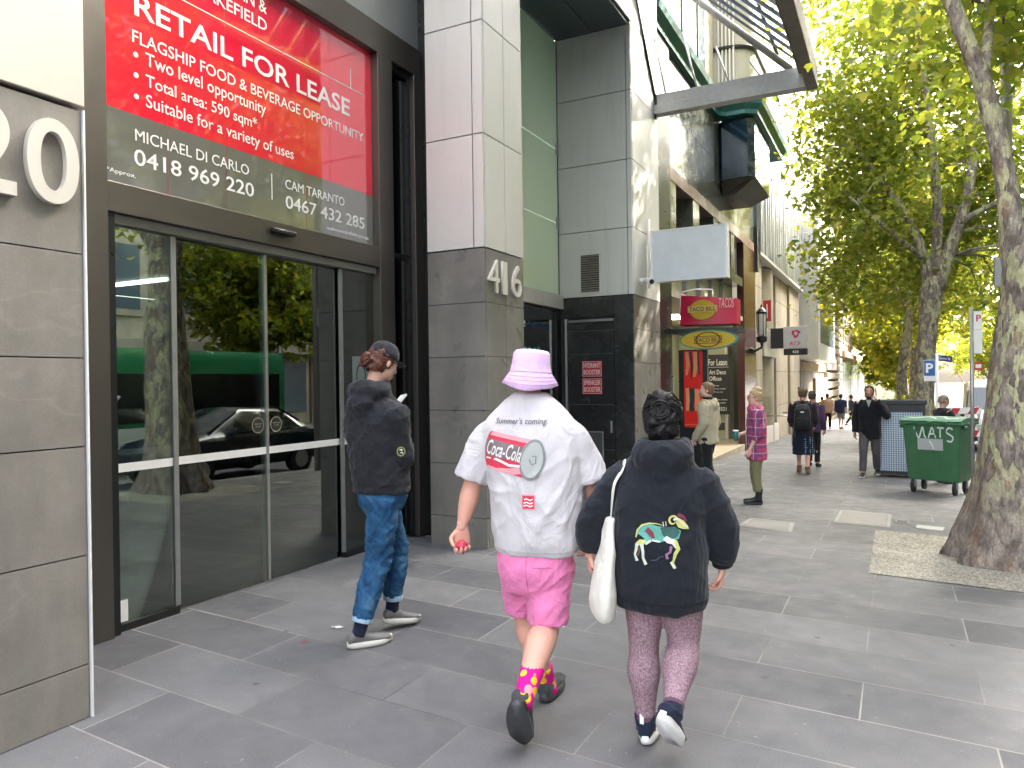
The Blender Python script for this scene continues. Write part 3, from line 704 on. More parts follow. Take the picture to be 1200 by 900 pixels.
# teal ledge, stepping round the bay
prof = [(-4.0, 0), (.10, 0), (.10, .10), (.22, .22), (.26, .34), (-4.0, .34)]
def ledge(b, path, z):
    """profile swept along a plan path; offset is along the path's outward normal (right hand side)"""
    n = len(path); rings = []
    for i, p in enumerate(path):
        d = (Vector(path[min(i+1, n-1)]) - Vector(path[max(i-1, 0)])).normalized(); nn = Vector((d.y, -d.x, 0))
        rings.append([Vector((p[0], p[1], z)) + nn*(o if o > -1 else -.3) + Vector((0, 0, h)) for o, h in prof])
    b.loft(rings)
BX = -3.02
bay = [(FX, 19.0), (FX + .12, 18.72), (BX - .1, 18.70), (BX, 18.85), (BX, 23.2), (FX, 23.3)]
b = MB(); ledge(b, [(FX, 12.9), (FX, 16), (FX, 18.2), (FX + .05, 18.45), (FX + .25, 18.62), (BX - .2, 18.62), (BX, 18.75), (BX, 19.2), (BX, 23.2)], 8.1); b.build('teal_ledge', M['teal'], T3)
def plan(pts, z): return [Vector((x, y, z)) for x, y in pts]
bp = [(-4.2, 18.9), (FX, 18.95), (FX + .1, 18.78), (BX - .15, 18.72), (BX, 18.88), (BX, 21.2), (-4.2, 21.2)]
b = MB(); b.loft([plan(bp, 6.62), plan(bp, 8.1)]); b.build('bay_window', M['blue_glass'], T3)
b = MB(); b.loft([plan([(-4.2, 19.6), (FX - .05, 19.6), (FX - .02, 19.5), (FX, 19.2), (FX + .35, 19.1), (FX + .45, 20.8), (-4.2, 20.8)], 6.3), plan(bp, 6.615)]); b.build('bay_soffit', mat('dark_bay_soffit', (.05, .045, .035), .6), T3)
# cream storeys over the ledge, with tall teal windows and the rounded corner
b = MB(); b.box(-4.6, FX - .05, 12.9, 18.6, 8.44, 20, 0)
rp = []
for k in range(9):
    a = -math.pi/2 + k*math.pi/16; rp.append((BX - .55 + .5*math.cos(a), 19.4 + .5*math.sin(a)))
b.loft([plan([(-4.6, 18.9)] + rp + [(BX - .05, 23.2), (-4.6, 23.2)], 8.44), plan([(-4.6, 18.9)] + rp + [(BX - .05, 23.2), (-4.6, 23.2)], 20)])
b.build('cream_storey', M['cream'], T3)
for y0, y1 in ((14.0, 14.75), (15.5, 16.2), (16.9, 17.6)):
    f = MB(); f.box(FX - .05, FX - .01, y0, y1, 8.7, 19); f = f.build('tall_window', M['teal'], T3)
    MB().box(FX - .012, FX + .0, y0 + .1, y1 - .1, 8.9, 18.9).build('pane', M['towerglass'], f)
for z in (9.9, 11.3, 13.0):
    b = MB()
    pts_ = [Vector((-4.0, 18.84, z)), Vector((BX - .6, 18.84, z))] + [Vector((x + .02, y - .03, z)) for x, y in rp[1:]] + [Vector((BX + .0, 23.2, z))]
    b.tube(pts_, .055, 6); b.build('dark_moulding', M['lamp_black'], T3)
each('flute', M['panel_cream'], T3, [(BX - .5 - k*.09, BX - .46 - k*.09, 18.82, 18.9, 8.5, 20) for k in range(5)])
b = MB(); b.cyl((FX - .02, 12.95, 8.3), (FX - .02, 12.95, 20), .07); b.build('drain_pipe', M['galv'], T3)
b = MB()
for y in (16.2, 18.6, 21.0): b.box(-5.4, -4.9, y, y + 1.2, 3.285, 3.315, .004)
g_ = N('added_arcade_light'); g_.color((.8, .8, .7)); g_.b.inputs['Emission Color'].default_value = (1, .93, .72, 1); g_.b.inputs['Emission Strength'].default_value = 1.6
b.build('ceiling_light', g_.m, T3)  # glowing panels added to brighten the arcade interior
rebase(T3, (FX, 18, -.3))

# red curved sign, awning, oval sign, posters
SY = 14.25
t = thing('curved_box_sign', 'curved red box sign with yellow oval over the taco shop doorway', 'sign')
def arc_pts(n=14):
    return [Vector((-3.72 + 1.05*k/n, SY + .22*(1 - math.cos((k/n - .25)*1.9)) , 0)) for k in range(n + 1)]
AP = arc_pts(); b = MB()
for i in range(14):
    p, q = AP[i], AP[i+1]; z0, z1 = 2.72, 3.30 - .10*i/14; z1b = 3.30 - .10*(i+1)/14
    b.poly([p + PZ*z0, q + PZ*z0, q + PZ*z1b, p + PZ*z1]); b.poly([p + PZ*z1, q + PZ*z1b, q + PZ*z1b + PY*.35, p + PZ*z1 + PY*.35]); b.poly([p + PZ*z0 + PY*.35, q + PZ*z0 + PY*.35, q + PZ*z1b + PY*.35, p + PZ*z1 + PY*.35])
for p, z1 in ((AP[0], 3.30), (AP[14], 3.20)): b.poly([p + PZ*2.72, p + PZ*z1, p + PZ*z1 + PY*.35, p + PZ*2.72 + PY*.35])
b.build('sign_face', mat('red_sign_vinyl', (.62, .018, .075), .35), t)
def oval(cx, cz, a, c_, Y, n=28): return [Vector((cx + a*math.cos(2*math.pi*k/n), Y, cz + c_*math.sin(2*math.pi*k/n))) for k in range(n)]
MB().prism(oval(-3.28, 3.0, .25, .19, SY - .012), (0, .02, 0)).build('oval_badge', M['yellow'], t)
MB().prism([Vector((-3.56, SY - .02, 2.955)), Vector((-3.0, SY - .02, 2.955)), Vector((-3.0, SY - .02, 3.075)), Vector((-3.56, SY - .02, 3.075))], (0, .007, 0)).build('name_plate', mat('pale_yellow_plate', (.70, .56, .16), .5), t)
lettering('TACO BILL', (-3.28, SY - .02, 3.015), PX, PZ, width=.5, height=.085, bold=.01, m=mat('maroon_lettering', (.16, .015, .015), .5), parent=t, align='C')
lettering('TACOS', (-2.98, SY + .03, 3.02), (1, .28, 0), PZ, width=.28, height=.19, bold=.01, shear=.2, m=mat('pink_lettering', (.75, .45, .45), .5), parent=t)
b = MB(); b.tube([AP[0] + Vector((-.05, .2, 3.33)), AP[0] + Vector((.02, -.01, 3.36)), AP[4] + Vector((0, -.02, 3.40)), AP[8] + Vector((0, .1, 3.39))], .012, 6); b.tube([AP[0] + Vector((.02, -.012, 3.36)), AP[0] + Vector((-.02, -.012, 2.75))], .012, 6); b.build('top_wire', M['white_metal'], t)
rebase(t, (-3.7, SY + .2, 2.7))
t = thing('shop_awning', 'thin dark curved awning plate under the red box sign', 'awning')
b = MB(); q = [p + Vector((0, -.06, 2.56)) for p in AP] + [AP[14] + Vector((.06, .5, 2.56)), Vector((-3.9, SY + .9, 2.56)), Vector((-3.9, SY - .02, 2.56))]
b.prism(q, (0, 0, .09)); b.build('plate', M['dark'], t)
b = MB(); b.lathe([(.02, 2.50), (.10, 2.47), (.11, 2.43), (.0, 2.40)], (-3.40, SY + .2, 0), 14); b.build('downlight', M['galv'], t, True); rebase(t, (-3.7, SY + .3, 2.56))
t = thing('oval_sign', 'yellow oval shop sign with teal rim under the red box sign', 'sign')
b = MB(); b.prism(oval(-3.16, 2.42, .545, .19, SY - .1), (0, .06, 0)); b.build('rim', M['teal_bright'] if 'teal_bright' in M else M.setdefault('teal_bright', mat('teal_rim_paint', (.03, .26, .24), .4)), t)
MB().prism(oval(-3.165, 2.42, .515, .165, SY - .108), (0, .012, 0)).build('face', M['yellow'], t)
dk = mat('dark_maroon_paint', (.10, .02, .012), .5)
b = MB(); o1, o2 = oval(-3.16, 2.42, .24, .15, SY - .111), oval(-3.16, 2.42, .215, .13, SY - .111)
for i in range(28): j = (i+1) % 28; b.poly([o1[i], o1[j], o2[j], o2[i]])
b.build('inner_ring', dk, t)
b = MB()
for x0, x1, z0, z1 in ((-3.42, -2.90, 2.475, 2.487), (-3.42, -2.90, 2.345, 2.357), (-3.42, -3.408, 2.357, 2.475), (-2.912, -2.90, 2.357, 2.475)): b.box(x0, x1, SY - .114, SY - .1085, z0, z1)
b.build('frame_line', dk, t)
lettering('TACO BILL', (-3.16, SY - .109, 2.416), PX, PZ, width=.46, height=.085, bold=.01, m=dk, parent=t, align='C')
b = MB(); b.box(-3.3, -3.27, SY - .07, SY - .04, 2.58, 2.62); b.box(-3.05, -3.02, SY - .07, SY - .04, 2.58, 2.62); b.build('hanger', M['lamp_black'], t); rebase(t, (-3.16, SY - .07, 2.2))
t = thing('poster_board', 'tall red poster of striped leggings and shoes on a black base by the taco shop', 'poster')
PXL, PXR, PY0 = -3.66, -3.30, SY + .03
b = MB(); b.box(PXL - .10, PXR + .09, PY0 + .002, PY0 + .10, -.23, 2.24); b.build('case', M['black_frame'], t)
MB().box(PXL, PXR, PY0 - .004, PY0, .74, 2.22).build('sheet', M['poster_red'], t)
sk = mat('orange_poster_tone', (.75, .28, .12), .4); bk = M['letter_black']
def leg2d(pts, wd, m, nm):
    b = MB()
    for i in range(len(pts) - 1):
        (x0, z0), (x1, z1) = pts[i], pts[i+1]; w0, w1 = wd[i], wd[i+1]
        b.poly([Vector((x0 - w0, PY0 - .006, z0)), Vector((x0 + w0, PY0 - .006, z0)), Vector((x1 + w1, PY0 - .006, z1)), Vector((x1 - w1, PY0 - .006, z1))])
    b.build(nm, m, t)
leg2d([(-3.60, 2.2), (-3.58, 1.95), (-3.61, 1.75)], [.03, .035, .02], sk, 'printed_leg'); leg2d([(-3.53, 2.2), (-3.50, 1.9), (-3.52, 1.66)], [.02, .022, .01], bk, 'printed_stripe')
leg2d([(-3.44, 2.2), (-3.43, 1.9), (-3.46, 1.72)], [.035, .04, .025], sk, 'printed_leg'); leg2d([(-3.38, 2.2), (-3.38, 1.95), (-3.36, 1.75)], [.015, .02, .012], bk, 'printed_stripe')
leg2d([(-3.51, 1.50), (-3.50, 1.35), (-3.52, 1.15), (-3.50, 1.05)], [.045, .05, .04, .055], bk, 'printed_leg'); leg2d([(-3.42, 1.48), (-3.40, 1.25), (-3.42, 1.06)], [.04, .05, .04], sk, 'printed_leg'); leg2d([(-3.60, 1.5), (-3.585, 1.25), (-3.6, 1.06)], [.03, .035, .028], sk, 'printed_leg')
b = MB(); b.box(PXL, PXR, PY0 - .0065, PY0 - .0045, .79, .80); b.build('rule', sk, t); rebase(t, (-3.48, PY0 + .05, -.23))
t = thing('lease_poster', 'black lease poster with white lettering inside the arcade window', 'poster')
LY = 23.585
MB().box(-5.28, -4.60, LY - .11, LY - .095, .55, 2.42).build('sheet', M['letter_black'], t)
def LP(s, x, z, wd, ht, bo=.01): return lettering(s, (x, LY - .11, z), PX, PZ, width=wd, height=ht, bold=bo, m=M['letter_white'], parent=t)
LP('For Lease', -5.66 + .42, 2.08, .58, .2); LP('Art Deco', -5.22, 1.80, .52, .14); LP('Offices', -5.22, 1.60, .38, .14)
for z, wd in ((1.42, .3), (1.32, .5), (1.22, .42), (.98, .55), (.88, .5)): LP('From 90 sqm available now'[:int(wd*40)], -5.22, z, wd, .05, .004)
LP('9321', -4.95, .66, .25, .12)
MB().box(-5.26, -4.62, LY - .1115, LY - .1102, 2.02, 2.03).build('rule', M['letter_white'], t); rebase(t, (-4.94, LY - .1, .55))
t = thing('menu_board', 'white framed menu board beside the doorway left of the red poster', 'menu board')
MB().box(-3.895, -3.83, 14.16, 14.19, .85, 1.75).build('frame', M['alu'], t)
MB().box(-3.885, -3.84, 14.153, 14.158, .88, 1.72).build('sheet', M['paper'], t); rebase(t, (-3.86, 14.18, .85))
t = thing('wall_lantern', 'black iron lantern with frosted glass on the brown marble pier', 'lantern')
LX, LYY = -3.55, 23.0
b = MB(); b.tube([(FX + .02, LYY, 2.55), (-3.75, LYY, 2.48), (LX, LYY, 2.58), (LX, LYY, 2.72)], [.05, .045, .035, .05], 8); b.lathe([(.02, 2.50), (.06, 2.45), (.02, 2.40)], (FX + .08, LYY, 0), 10); b.build('bracket', M['lamp_black'], t, True)
MB().lathe([(.08, 2.90), (.115, 3.0), (.125, 3.55), (.10, 3.6)], (LX, LYY, 0), 12).build('lamp_glass', M['frosted'], t, True)
b = MB(); b.lathe([(.04, 2.70), (.15, 2.76), (.16, 2.9), (.09, 2.92)], (LX, LYY, 0), 12); b.lathe([(.13, 3.58), (.16, 3.64), (.10, 3.72), (.03, 3.78), (.02, 3.86)], (LX, LYY, 0), 12)
for k in range(6):
    a = k*math.pi/3; b.cyl((LX + .125*math.cos(a), LYY + .125*math.sin(a), 2.9), (LX + .14*math.cos(a), LYY + .14*math.sin(a), 3.62), .012, .012, 5)
b.build('cage', M['lamp_black'], t); rebase(t, (FX, LYY, 2.5))

# ------------------------------------------------------------------ cream building with round columns and steel fins
T4 = thing('office_building', 'cream stone building with round columns under a steel finned overhang', 'building')
b = MB(); b.box(-5.6, -4.95, 23.96, 36.4, -1.2, 5.55); b.box(-4.95, -3.92, 24.3, 25.5, -1.1, 5.55, .02); b.box(-4.94, -4.05, 29.6, 33.0, -1.1, 5.55); b.box(-4.94, -3.95, 33.0, 36.4, -1.1, 5.55, .02)
b.build('stone_wall', M['limestone'], T4)
b = MB(); b.lathe([(.98, -1.1), (.98, 1.0), (.985, 1.005), (.985, 1.01), (.98, 1.02), (.98, 5.5)], (-4.85, 27.6, 0), 40); auto_smooth(b.build('round_column', M['limestone'], T4), 30)
b = MB()
for z in (.6, 1.9, 3.3, 4.6): b.box(-3.925, -3.915, 24.31, 25.49, z, z + .03); b.box(-3.955, -3.945, 33.05, 36.35, z, z + .03); b.box(-4.055, -4.046, 29.7, 32.9, z, z + .03)
b.build('stone_joint', M['old_stone'], T4)
b = MB(); b.box(-5.0, -3.86, 25.55, 29.4, 2.40, 3.35, .01); b.box(-5.0, -3.88, 25.55, 28.9, -1.0, .0, .01); b.build('cream_fascia', M['panel_cream'], T4)
MB().box(-4.96, -4.9, 25.6, 29.5, -.1, 2.38).build('doorway', mat('pale_closed_door', (.55, .52, .46), .5), T4)
b = MB(); b.box(-7, -3.74, 24.25, 36.3, 5.56, 5.66); b.build('overhang_soffit', mat('warm_white_soffit', (.60, .57, .50), .6), T4)
b = MB(); b.box(-7, -3.86, 24.25, 36.3, 5.665, 24); b.build('fin_backing', M['towerglass'], T4)
b = MB(); random.seed(9)
for k in range(40):
    y = 24.3 + k*.30; b.box(-3.86, -3.72 + random.uniform(-.02, .02), y, y + .09, 5.665, 24)
b.box(-3.86, -3.70, 36.2, 36.32, 5.6, 24); b.build('steel_fin_cladding', M['fin'], T4)
MB().box(-5.0, FX + .1, 24.0, 24.24, 5.0, 6.4).build('dark_return', M['dark'], T4)
rebase(T4, (-4, 30, -.6))
t = thing('banner_sign', 'small red projecting sign on the cream pilaster beyond the lantern', 'sign')
MB().box(-3.91, -3.66, 25.7, 25.74, 3.55, 4.25, .01).build('plate', M['red'], t)
MB().box(-3.80, -3.77, 25.694, 25.699, 3.66, 4.12).build('white_mark', M['letter_white'], t); rebase(t, (-3.9, 25.7, 3.55))
t = thing('projecting_sign', 'square silver sign with magenta swirl logo on the cream building', 'sign')
RY = 27.0
MB().box(-3.44, -2.66, RY - .1, RY + .1, 2.66, 3.42, .015).build('light_box', mat('silver_sign_face', (.55, .55, .57), .35, .2), t)
MB().box(-3.43, -2.67, RY - .098, RY + .098, 2.44, 2.655, .01).build('number_strip', M['letter_black'], t)
MB().box(-3.9, -3.44, RY - .04, RY + .04, 2.68, 3.38).build('bracket', M['letter_black'], t)
b = MB(); cx, cz = -3.04, 3.17
for k0, sp, r0_, r1_ in ((0, 2.6, .08, .165), (2.2, 2.3, .06, .15), (4.2, 2.2, .07, .16)):
    n = 10
    for i in range(n):
        a0, a1 = k0 + sp*i/n, k0 + sp*(i+1)/n
        f0_, f1_ = i/n, (i+1)/n
        P_ = lambda a, r: Vector((cx + r*math.cos(a), RY - .103, cz + r*math.sin(a)))
        b.poly([P_(a0, r0_ - .02*f0_), P_(a0, r1_ - .07*f0_), P_(a1, r1_ - .07*f1_), P_(a1, r0_ - .02*f1_)])
b.build('swirl_logo', M['magenta'], t)
lettering('RCF', (-3.05, RY - .1, 2.83), PX, PZ, width=.34, height=.13, bold=.012, m=M['magenta'], parent=t, align='C')
lettering('428', (-3.05, RY - .1, 2.55), PX, PZ, width=.2, height=.09, bold=.01, m=M['letter_white'], parent=t, align='C'); rebase(t, (-3.9, RY, 2.4))
def rail(label, pts):
    t = thing('handrail', label, 'handrail', group='bent steel handrails by the cream building'); b = MB(); b.tube(pts, .025, 8); b.build('rail', M['alu'], t, True); rebase(t, pts[0])
z0 = gz(25)
rail('bent steel handrail nearest the woman in plaid', [(-3.75, 25.2, z0 + .95), (-3.2, 25.2, z0 + .95), (-3.02, 25.2, z0 + .9), (-2.98, 25.2, z0 + .75), (-2.98, 25.2, z0)])
rail('steel handrail farther off, beside the person with the backpack', [(-3.75, 29, gz(29) + 1.0), (-3.3, 29, gz(29) + 1.0), (-3.12, 29, gz(29) + .95), (-3.08, 29, gz(29) + .8), (-3.08, 29, gz(29))])

# ------------------------------------------------------------------ farther along the street
T5 = thing('tower_building', 'pale tower with blue grey bay over a dark doorway past the cream building', 'building')
b = MB(); b.box(-12, FX - .3, 36.45, 52, -1.5, 62); b.build('tower_wall', M['whitewash'], T5)
b = MB()
for k in range(26): b.box(FX - .3, FX - .12, 36.5 + k*.6, 36.62 + k*.6, 9, 62)
b.build('vertical_rib_cladding', M['whitewash'], T5)
b = MB(); b.box(FX - .3, -3.2, 37.2, 47.5, 2.5, 9.6, .03); b.build('bay', M['panel'], T5)
b = MB(); b.box(-3.21, -3.17, 38.2, 46.6, 3.3, 9.0); b.build('bay_window', M['towerglass'], T5)
b = MB(); b.box(FX - .31, FX - .2, 38, 44, -1.2, 2.0); b.build('doorway', mat('brown_doorway', (.10, .075, .05), .6), T5)
b = MB(); b.box(FX - .3, FX - .05, 44.1, 52, -1.5, 1.6); b.box(FX - .3, FX - .15, 37, 52, 2.0, 2.45); b.build('stone_base', M['sandstone'], T5)
rebase(T5, (-4.2, 44, -1))
t = thing('projecting_sign', 'small blank white sign on a black arm far along the left side', 'sign')
MB().box(-4.55, -3.75, 57, 57.12, 2.15, 2.85, .02).build('light_box', M['white_metal'], t); MB().box(-5.0, -4.55, 57.02, 57.1, 2.7, 2.85).build('arm', M['lamp_black'], t); rebase(t, (-4.9, 57, 2.2))
T6 = thing('stone_building', 'old brown stone building with heavy cornice and ledges behind the bay', 'building')
b = MB(); b.box(-14, -4.3, 53, 68, -2, 14.5); b.build('stone_wall', M['old_stone'], T6)
b = MB()
for k in range(14): b.box(-4.3, -4.02, 53.2, 67.9, -1.6 + k*.62, -1.16 + k*.62, .04)
b.build('rustication', M['old_stone'], T6)
b = MB(); b.box(-4.3, -3.5, 52.6, 68.3, 7.2, 7.8, .05); b.box(-4.3, -3.1, 52.4, 68.5, 7.81, 8.3, .05); b.box(-4.3, -3.6, 52.6, 68.2, 13.6, 14.6, .05); b.build('cornice', M['old_stone'], T6)
for k in range(4):
    f = MB(); f.box(-4.3, -4.1, 54 + k*3.6, 55.8 + k*3.6, 8.8, 12.6, .03); f = f.build('window', M['limestone'], T6)
    MB().box(-4.1, -4.08, 54.3 + k*3.6, 55.5 + k*3.6, 9.1, 12.3).build('pane', M['towerglass'], f)
rebase(T6, (-4.3, 60, -1.4))
def block(name, label, x0, x1, y0, y1, h, m, wm, floors, bays, side, base=0, gname=None):
    """a street block with rows of framed windows on its street face"""
    t = thing(name, label, 'building', group=gname)
    MB().box(x0, x1, y0, y1, gz((y0+y1)/2) - 2, h).build('wall', m, t)
    X = x1 if side > 0 else x0
    fl = (h - 4.5)/floors; bw = (y1 - y0)/bays
    fr = MB().box(min(0, side*.12), max(0, side*.12), -bw*.3, bw*.3, fl*.14, fl*.82).mesh('window')
    gl = MB().box(min(side*.12, side*.14), max(side*.12, side*.14), -bw*.24, bw*.24, fl*.2, fl*.77).mesh('pane')
    fr.materials.append(m); gl.materials.append(wm)
    for i in range(floors):
        for k in range(bays):
            f = obj('window', fr, None, t); f.location = (X, y0 + (k + .5)*bw, 4.2 + i*fl); obj('pane', gl, None, f)
    each('cornice', m, t, [(min(X, X + side*.45), max(X, X + side*.45), y0, y1, z, z + .5) for z in (3.4, h - .8)], .03)
    each('shop_window', wm, t, [(min(X, X + side*.05), max(X, X + side*.05), y0 + k*bw + .3, y0 + (k+1)*bw - .3, gz(y0), 3.2) for k in range(bays)])
    rebase(t, ((x0+x1)/2, (y0+y1)/2, gz((y0+y1)/2)))
    return t
block('sandstone_building', 'yellow sandstone building far along the left side of the street', -18, -4.3, 69, 104, 19, M['sandstone'], M['towerglass'], 4, 9, 1)
block('far_tower', 'tall white tower rising behind the brown stone building', -24, -4.6, 106, 140, 62, M['whitewash'], M['towerglass'], 9, 8, 1)
block('far_building', 'cream building closing the view where the street bends', -26, 6, 190, 205, 20, M['cream'], M['towerglass'], 4, 6, -1)
# the other side of the street (seen in the glass; heights and gap shaped to steer sun and shade)
block('facing_building', 'tall stone office block across the road reflected in the doors', 22, 36, -42, 6, 38, M['old_stone'], M['towerglass'], 7, 14, -1)
block('facing_building', 'pale office block across the road opposite the plane tree', 22, 36, 6.2, 34, 41, M['limestone'], M['towerglass'], 7, 8, -1)
block('facing_building', 'brown stone office block across the road beside the lower cream one', 22, 36, 34.2, 44, 40, M['old_stone'], M['towerglass'], 7, 4, -1)
block('facing_building', 'lower cream office block across the road, kept low to let sun onto the trees', 22, 36, 44.2, 57, 33.5, M['limestone'], M['towerglass'], 6, 5, -1)  # unseen block, its height shaped so sunlight reaches the tree crown
block('facing_building', 'grey office block across the road beyond the lower cream one', 22, 36, 57.2, 70, 40, M['kerbstone'], M['towerglass'], 7, 5, -1)
block('facing_building', 'low sunlit block on the far side of the road beyond the gap left for sun', 22, 38, 80, 97, 18, M['cream'], M['towerglass'], 4, 9, -1)
block('facing_building', 'farthest block on the right side of the street', 21, 38, 98, 150, 24, M['whitewash'], M['towerglass'], 5, 12, -1)
# ------------------------------------------------------------------ street trees
import numpy as np
M['leaf'] = m_leaf('plane_leaf', (.115, .165, .034), (.18, .225, .05), (.30, .30, .08))
M['leaf_far'] = m_leaf('sunlit_plane_leaf', (.11, .155, .018), (.19, .22, .028), (.32, .285, .035))
LEAF = np.array([(0, 0, 0), (.42, .10, .06), (.62, .48, .10), (.30, .55, .05), (0, 1.0, -.06), (-.42, .10, .06), (-.62, .48, .10), (-.30, .55, .05)])
LF = np.array([(0, 1, 2, 3, 4), (0, 4, 7, 6, 5)])
def leaf_mesh(name, centers, size, rng, up_bias=.7):
    n = len(centers)
    nr = rng.normal(size=(n, 3)); nr[:, 2] = np.abs(nr[:, 2])*.6 + up_bias; nr /= np.linalg.norm(nr, axis=1)[:, None]
    d = rng.normal(size=(n, 3)); d[:, 2] -= .5; d -= nr*np.sum(d*nr, 1)[:, None]; d /= np.linalg.norm(d, axis=1)[:, None]
    s = np.cross(d, nr); sz = size*rng.uniform(.55, 1.3, n)
    bend = rng.uniform(-1.5, 2.5, n)
    V = (centers[:, None, :] + sz[:, None, None]*(LEAF[None, :, 0, None]*s[:, None, :] + LEAF[None, :, 1, None]*d[:, None, :] + (LEAF[None, :, 2]*bend[:, None] - .25*LEAF[None, :, 1]**2)[:, :, None]*nr[:, None, :])).reshape(-1, 3)
    F = (LF[None] + 8*np.arange(n)[:, None, None]).reshape(-1)
    me = bpy.data.meshes.new(name); me.vertices.add(len(V)); me.vertices.foreach_set('co', V.ravel().astype('f'))
    me.loops.add(len(F)); me.loops.foreach_set('vertex_index', F.astype('i'))
    me.polygons.add(2*n); me.polygons.foreach_set('loop_start', (np.arange(2*n)*5).astype('i'))
    me.update(calc_edges=True); return me
def smooth_path(pts, k=4):
    """Catmull-Rom through (x, y, z, r)"""
    P = [np.array(p, float) for p in pts]; out = []
    for i in range(len(P) - 1):
        p0, p1, p2, p3 = P[max(i-1, 0)], P[i], P[i+1], P[min(i+2, len(P)-1)]
        for j in range(k):
            t = j/k; out.append(.5*((2*p1) + (p2 - p0)*t + (2*p0 - 5*p1 + 4*p2 - p3)*t*t + (3*p1 - p0 - 3*p2 + p3)*t**3))
    out.append(P[-1]); return out
def bark_tube(b, path, seg, rough=.04, flute=0, seed=0):
    path = smooth_path(path, 5); rings = []
    for i, p in enumerate(path):
        t = Vector(path[min(i+1, len(path)-1)][:3] - path[max(i-1, 0)][:3]).normalized()
        u = (Vector((1, 0, 0)) - t*t.x).normalized(); v = t.cross(u); ring = []
        for k in range(seg):
            a = 2*math.pi*k/seg; c, s_ = math.cos(a), math.sin(a); r = p[3]
            q = Vector(p[:3]) + (u*c + v*s_)*r
            w_ = noise.fractal(Vector((q.x*2.2 + seed, q.y*2.2, q.z*1.3)), 1, 2, 4)*rough
            fl = flute*max(0, 1 - max(0, p[2])/1.1)**2*(.5 + .5*math.cos(a*5 + seed + 2*math.sin(a*2)))
            ring.append(Vector(p[:3]) + (u*c + v*s_)*(r*(1 + w_*2.2) + fl))
        rings.append(ring)
    b.loft(rings)
def tree(label, base, trunk, limbs, blobs, n_cl, per, leaf, seed, leaf_mat='leaf', seg=20, flute=0, spread=.42, twigs=70, thr=-.12, group='plane trees along the kerb', name='plane_tree'):
    rng = np.random.default_rng(seed); rnd = random.Random(seed)
    t = thing(name, label, 'tree', loc=base, group=group); B0 = Vector(base)
    b = MB(); bark_tube(b, trunk, seg, .05, flute, seed)
    for lm in limbs: bark_tube(b, lm, max(8, seg//2), .035, 0, seed + 3)
    nodes = [p for lm in limbs for p in smooth_path(lm, 4)[3:]]
    C = []; tries = 0
    vol = [a*b_*c for (_, (a, b_, c)) in blobs]
    while len(C) < n_cl and tries < n_cl*40:
        tries += 1; (c, r) = rnd.choices(blobs, vol)[0]
        d = Vector((rnd.gauss(0, 1), rnd.gauss(0, 1), rnd.gauss(0, 1))).normalized()*(rnd.random()**.45)
        p = Vector((c[0] + d.x*r[0], c[1] + d.y*r[1], c[2] + d.z*r[2]))
        if noise.noise(p*.75 + Vector((seed, 0, 0))) < thr: continue
        C.append(p)
    # twigs reach from the limbs out to the leaf clusters
    for p in rnd.sample(C, min(twigs, len(C))):
        n = min(nodes, key=lambda q: (Vector(q[:3]) - p).length + .6*max(0, q[2] - p.z)); a = Vector(n[:3])
        m = a.lerp(p, .5) + Vector((rnd.uniform(-.25, .25), rnd.uniform(-.25, .25), .12*(p - a).length))
        r0_ = min(n[3]*.55, .035)
        b.tube([a, a.lerp(m, .5) + Vector((rnd.uniform(-.1, .1), 0, .06)), m, m.lerp(p, .6) + Vector((0, rnd.uniform(-.1, .1), .03)), p], [r0_, r0_*.8, r0_*.6, r0_*.4, .006], 5)
    me = b.mesh('trunk'); me.transform(Matrix.Translation(-B0)); obj('trunk', me, M['bark'], t, True)
    pts = np.concatenate([np.array(p)[None] + rng.normal(size=(int(per*rng.uniform(.5, 1.4)), 3))*np.array([spread, spread, spread*.62])*rng.uniform(.6, 1.15) for p in C])
    me = leaf_mesh('crown', pts - np.array(base)[None], leaf, rng); obj('crown', me, M[leaf_mat], t)
    return t
# the big one by the bin
zb = gz(8.2)
tree('large plane tree with mottled bark standing in the gravel at the kerb', (1.0, 8.2, zb),
     [(1.06, 8.2, -.25, .60), (1.06, 8.2, zb + .02, .52), (1.06, 8.2, .25, .455), (1.08, 8.2, .7, .425), (1.11, 8.2, 1.3, .375), (1.15, 8.2, 1.9, .35), (1.20, 8.2, 2.5, .33), (1.25, 8.25, 3.0, .30)],
     [[(1.14, 8.2, 2.35, .20), (1.02, 8.2, 2.85, .155), (.955, 8.2, 3.2, .105), (.88, 8.2, 3.74, .088), (.75, 8.2, 4.4, .082), (.52, 8.2, 5.17, .072), (.2, 8.1, 6.2, .06), (-.1, 8.0, 7.4, .04)],
      [(1.25, 8.25, 2.7, .27), (1.45, 8.35, 3.6, .22), (1.7, 8.6, 4.8, .17), (1.9, 9.2, 6.4, .12), (2.0, 9.6, 8, .07)],
      [(1.5, 8.4, 3.8, .15), (2.2, 8.3, 4.9, .11), (2.9, 8.2, 6.0, .07)],
      [(.75, 8.2, 4.4, .05), (.9, 9.2, 5.4, .045), (1.0, 10.3, 6.3, .03)]],
     [((1.0, 9.6, 7.5), (2.2, 2.6, 2.3)), ((2.6, 9.4, 6.4), (1.9, 2.2, 2.2)), ((1.7, 12.4, 6.6), (1.7, 1.9, 1.9)), ((1.6, 7.2, 8.4), (2.6, 2.8, 2.0)), ((2.2, 13.5, 4.9), (1.0, 1.6, 1.2))], 400, 42, .125, 11, seg=40, flute=.17, twigs=80, thr=-.15)
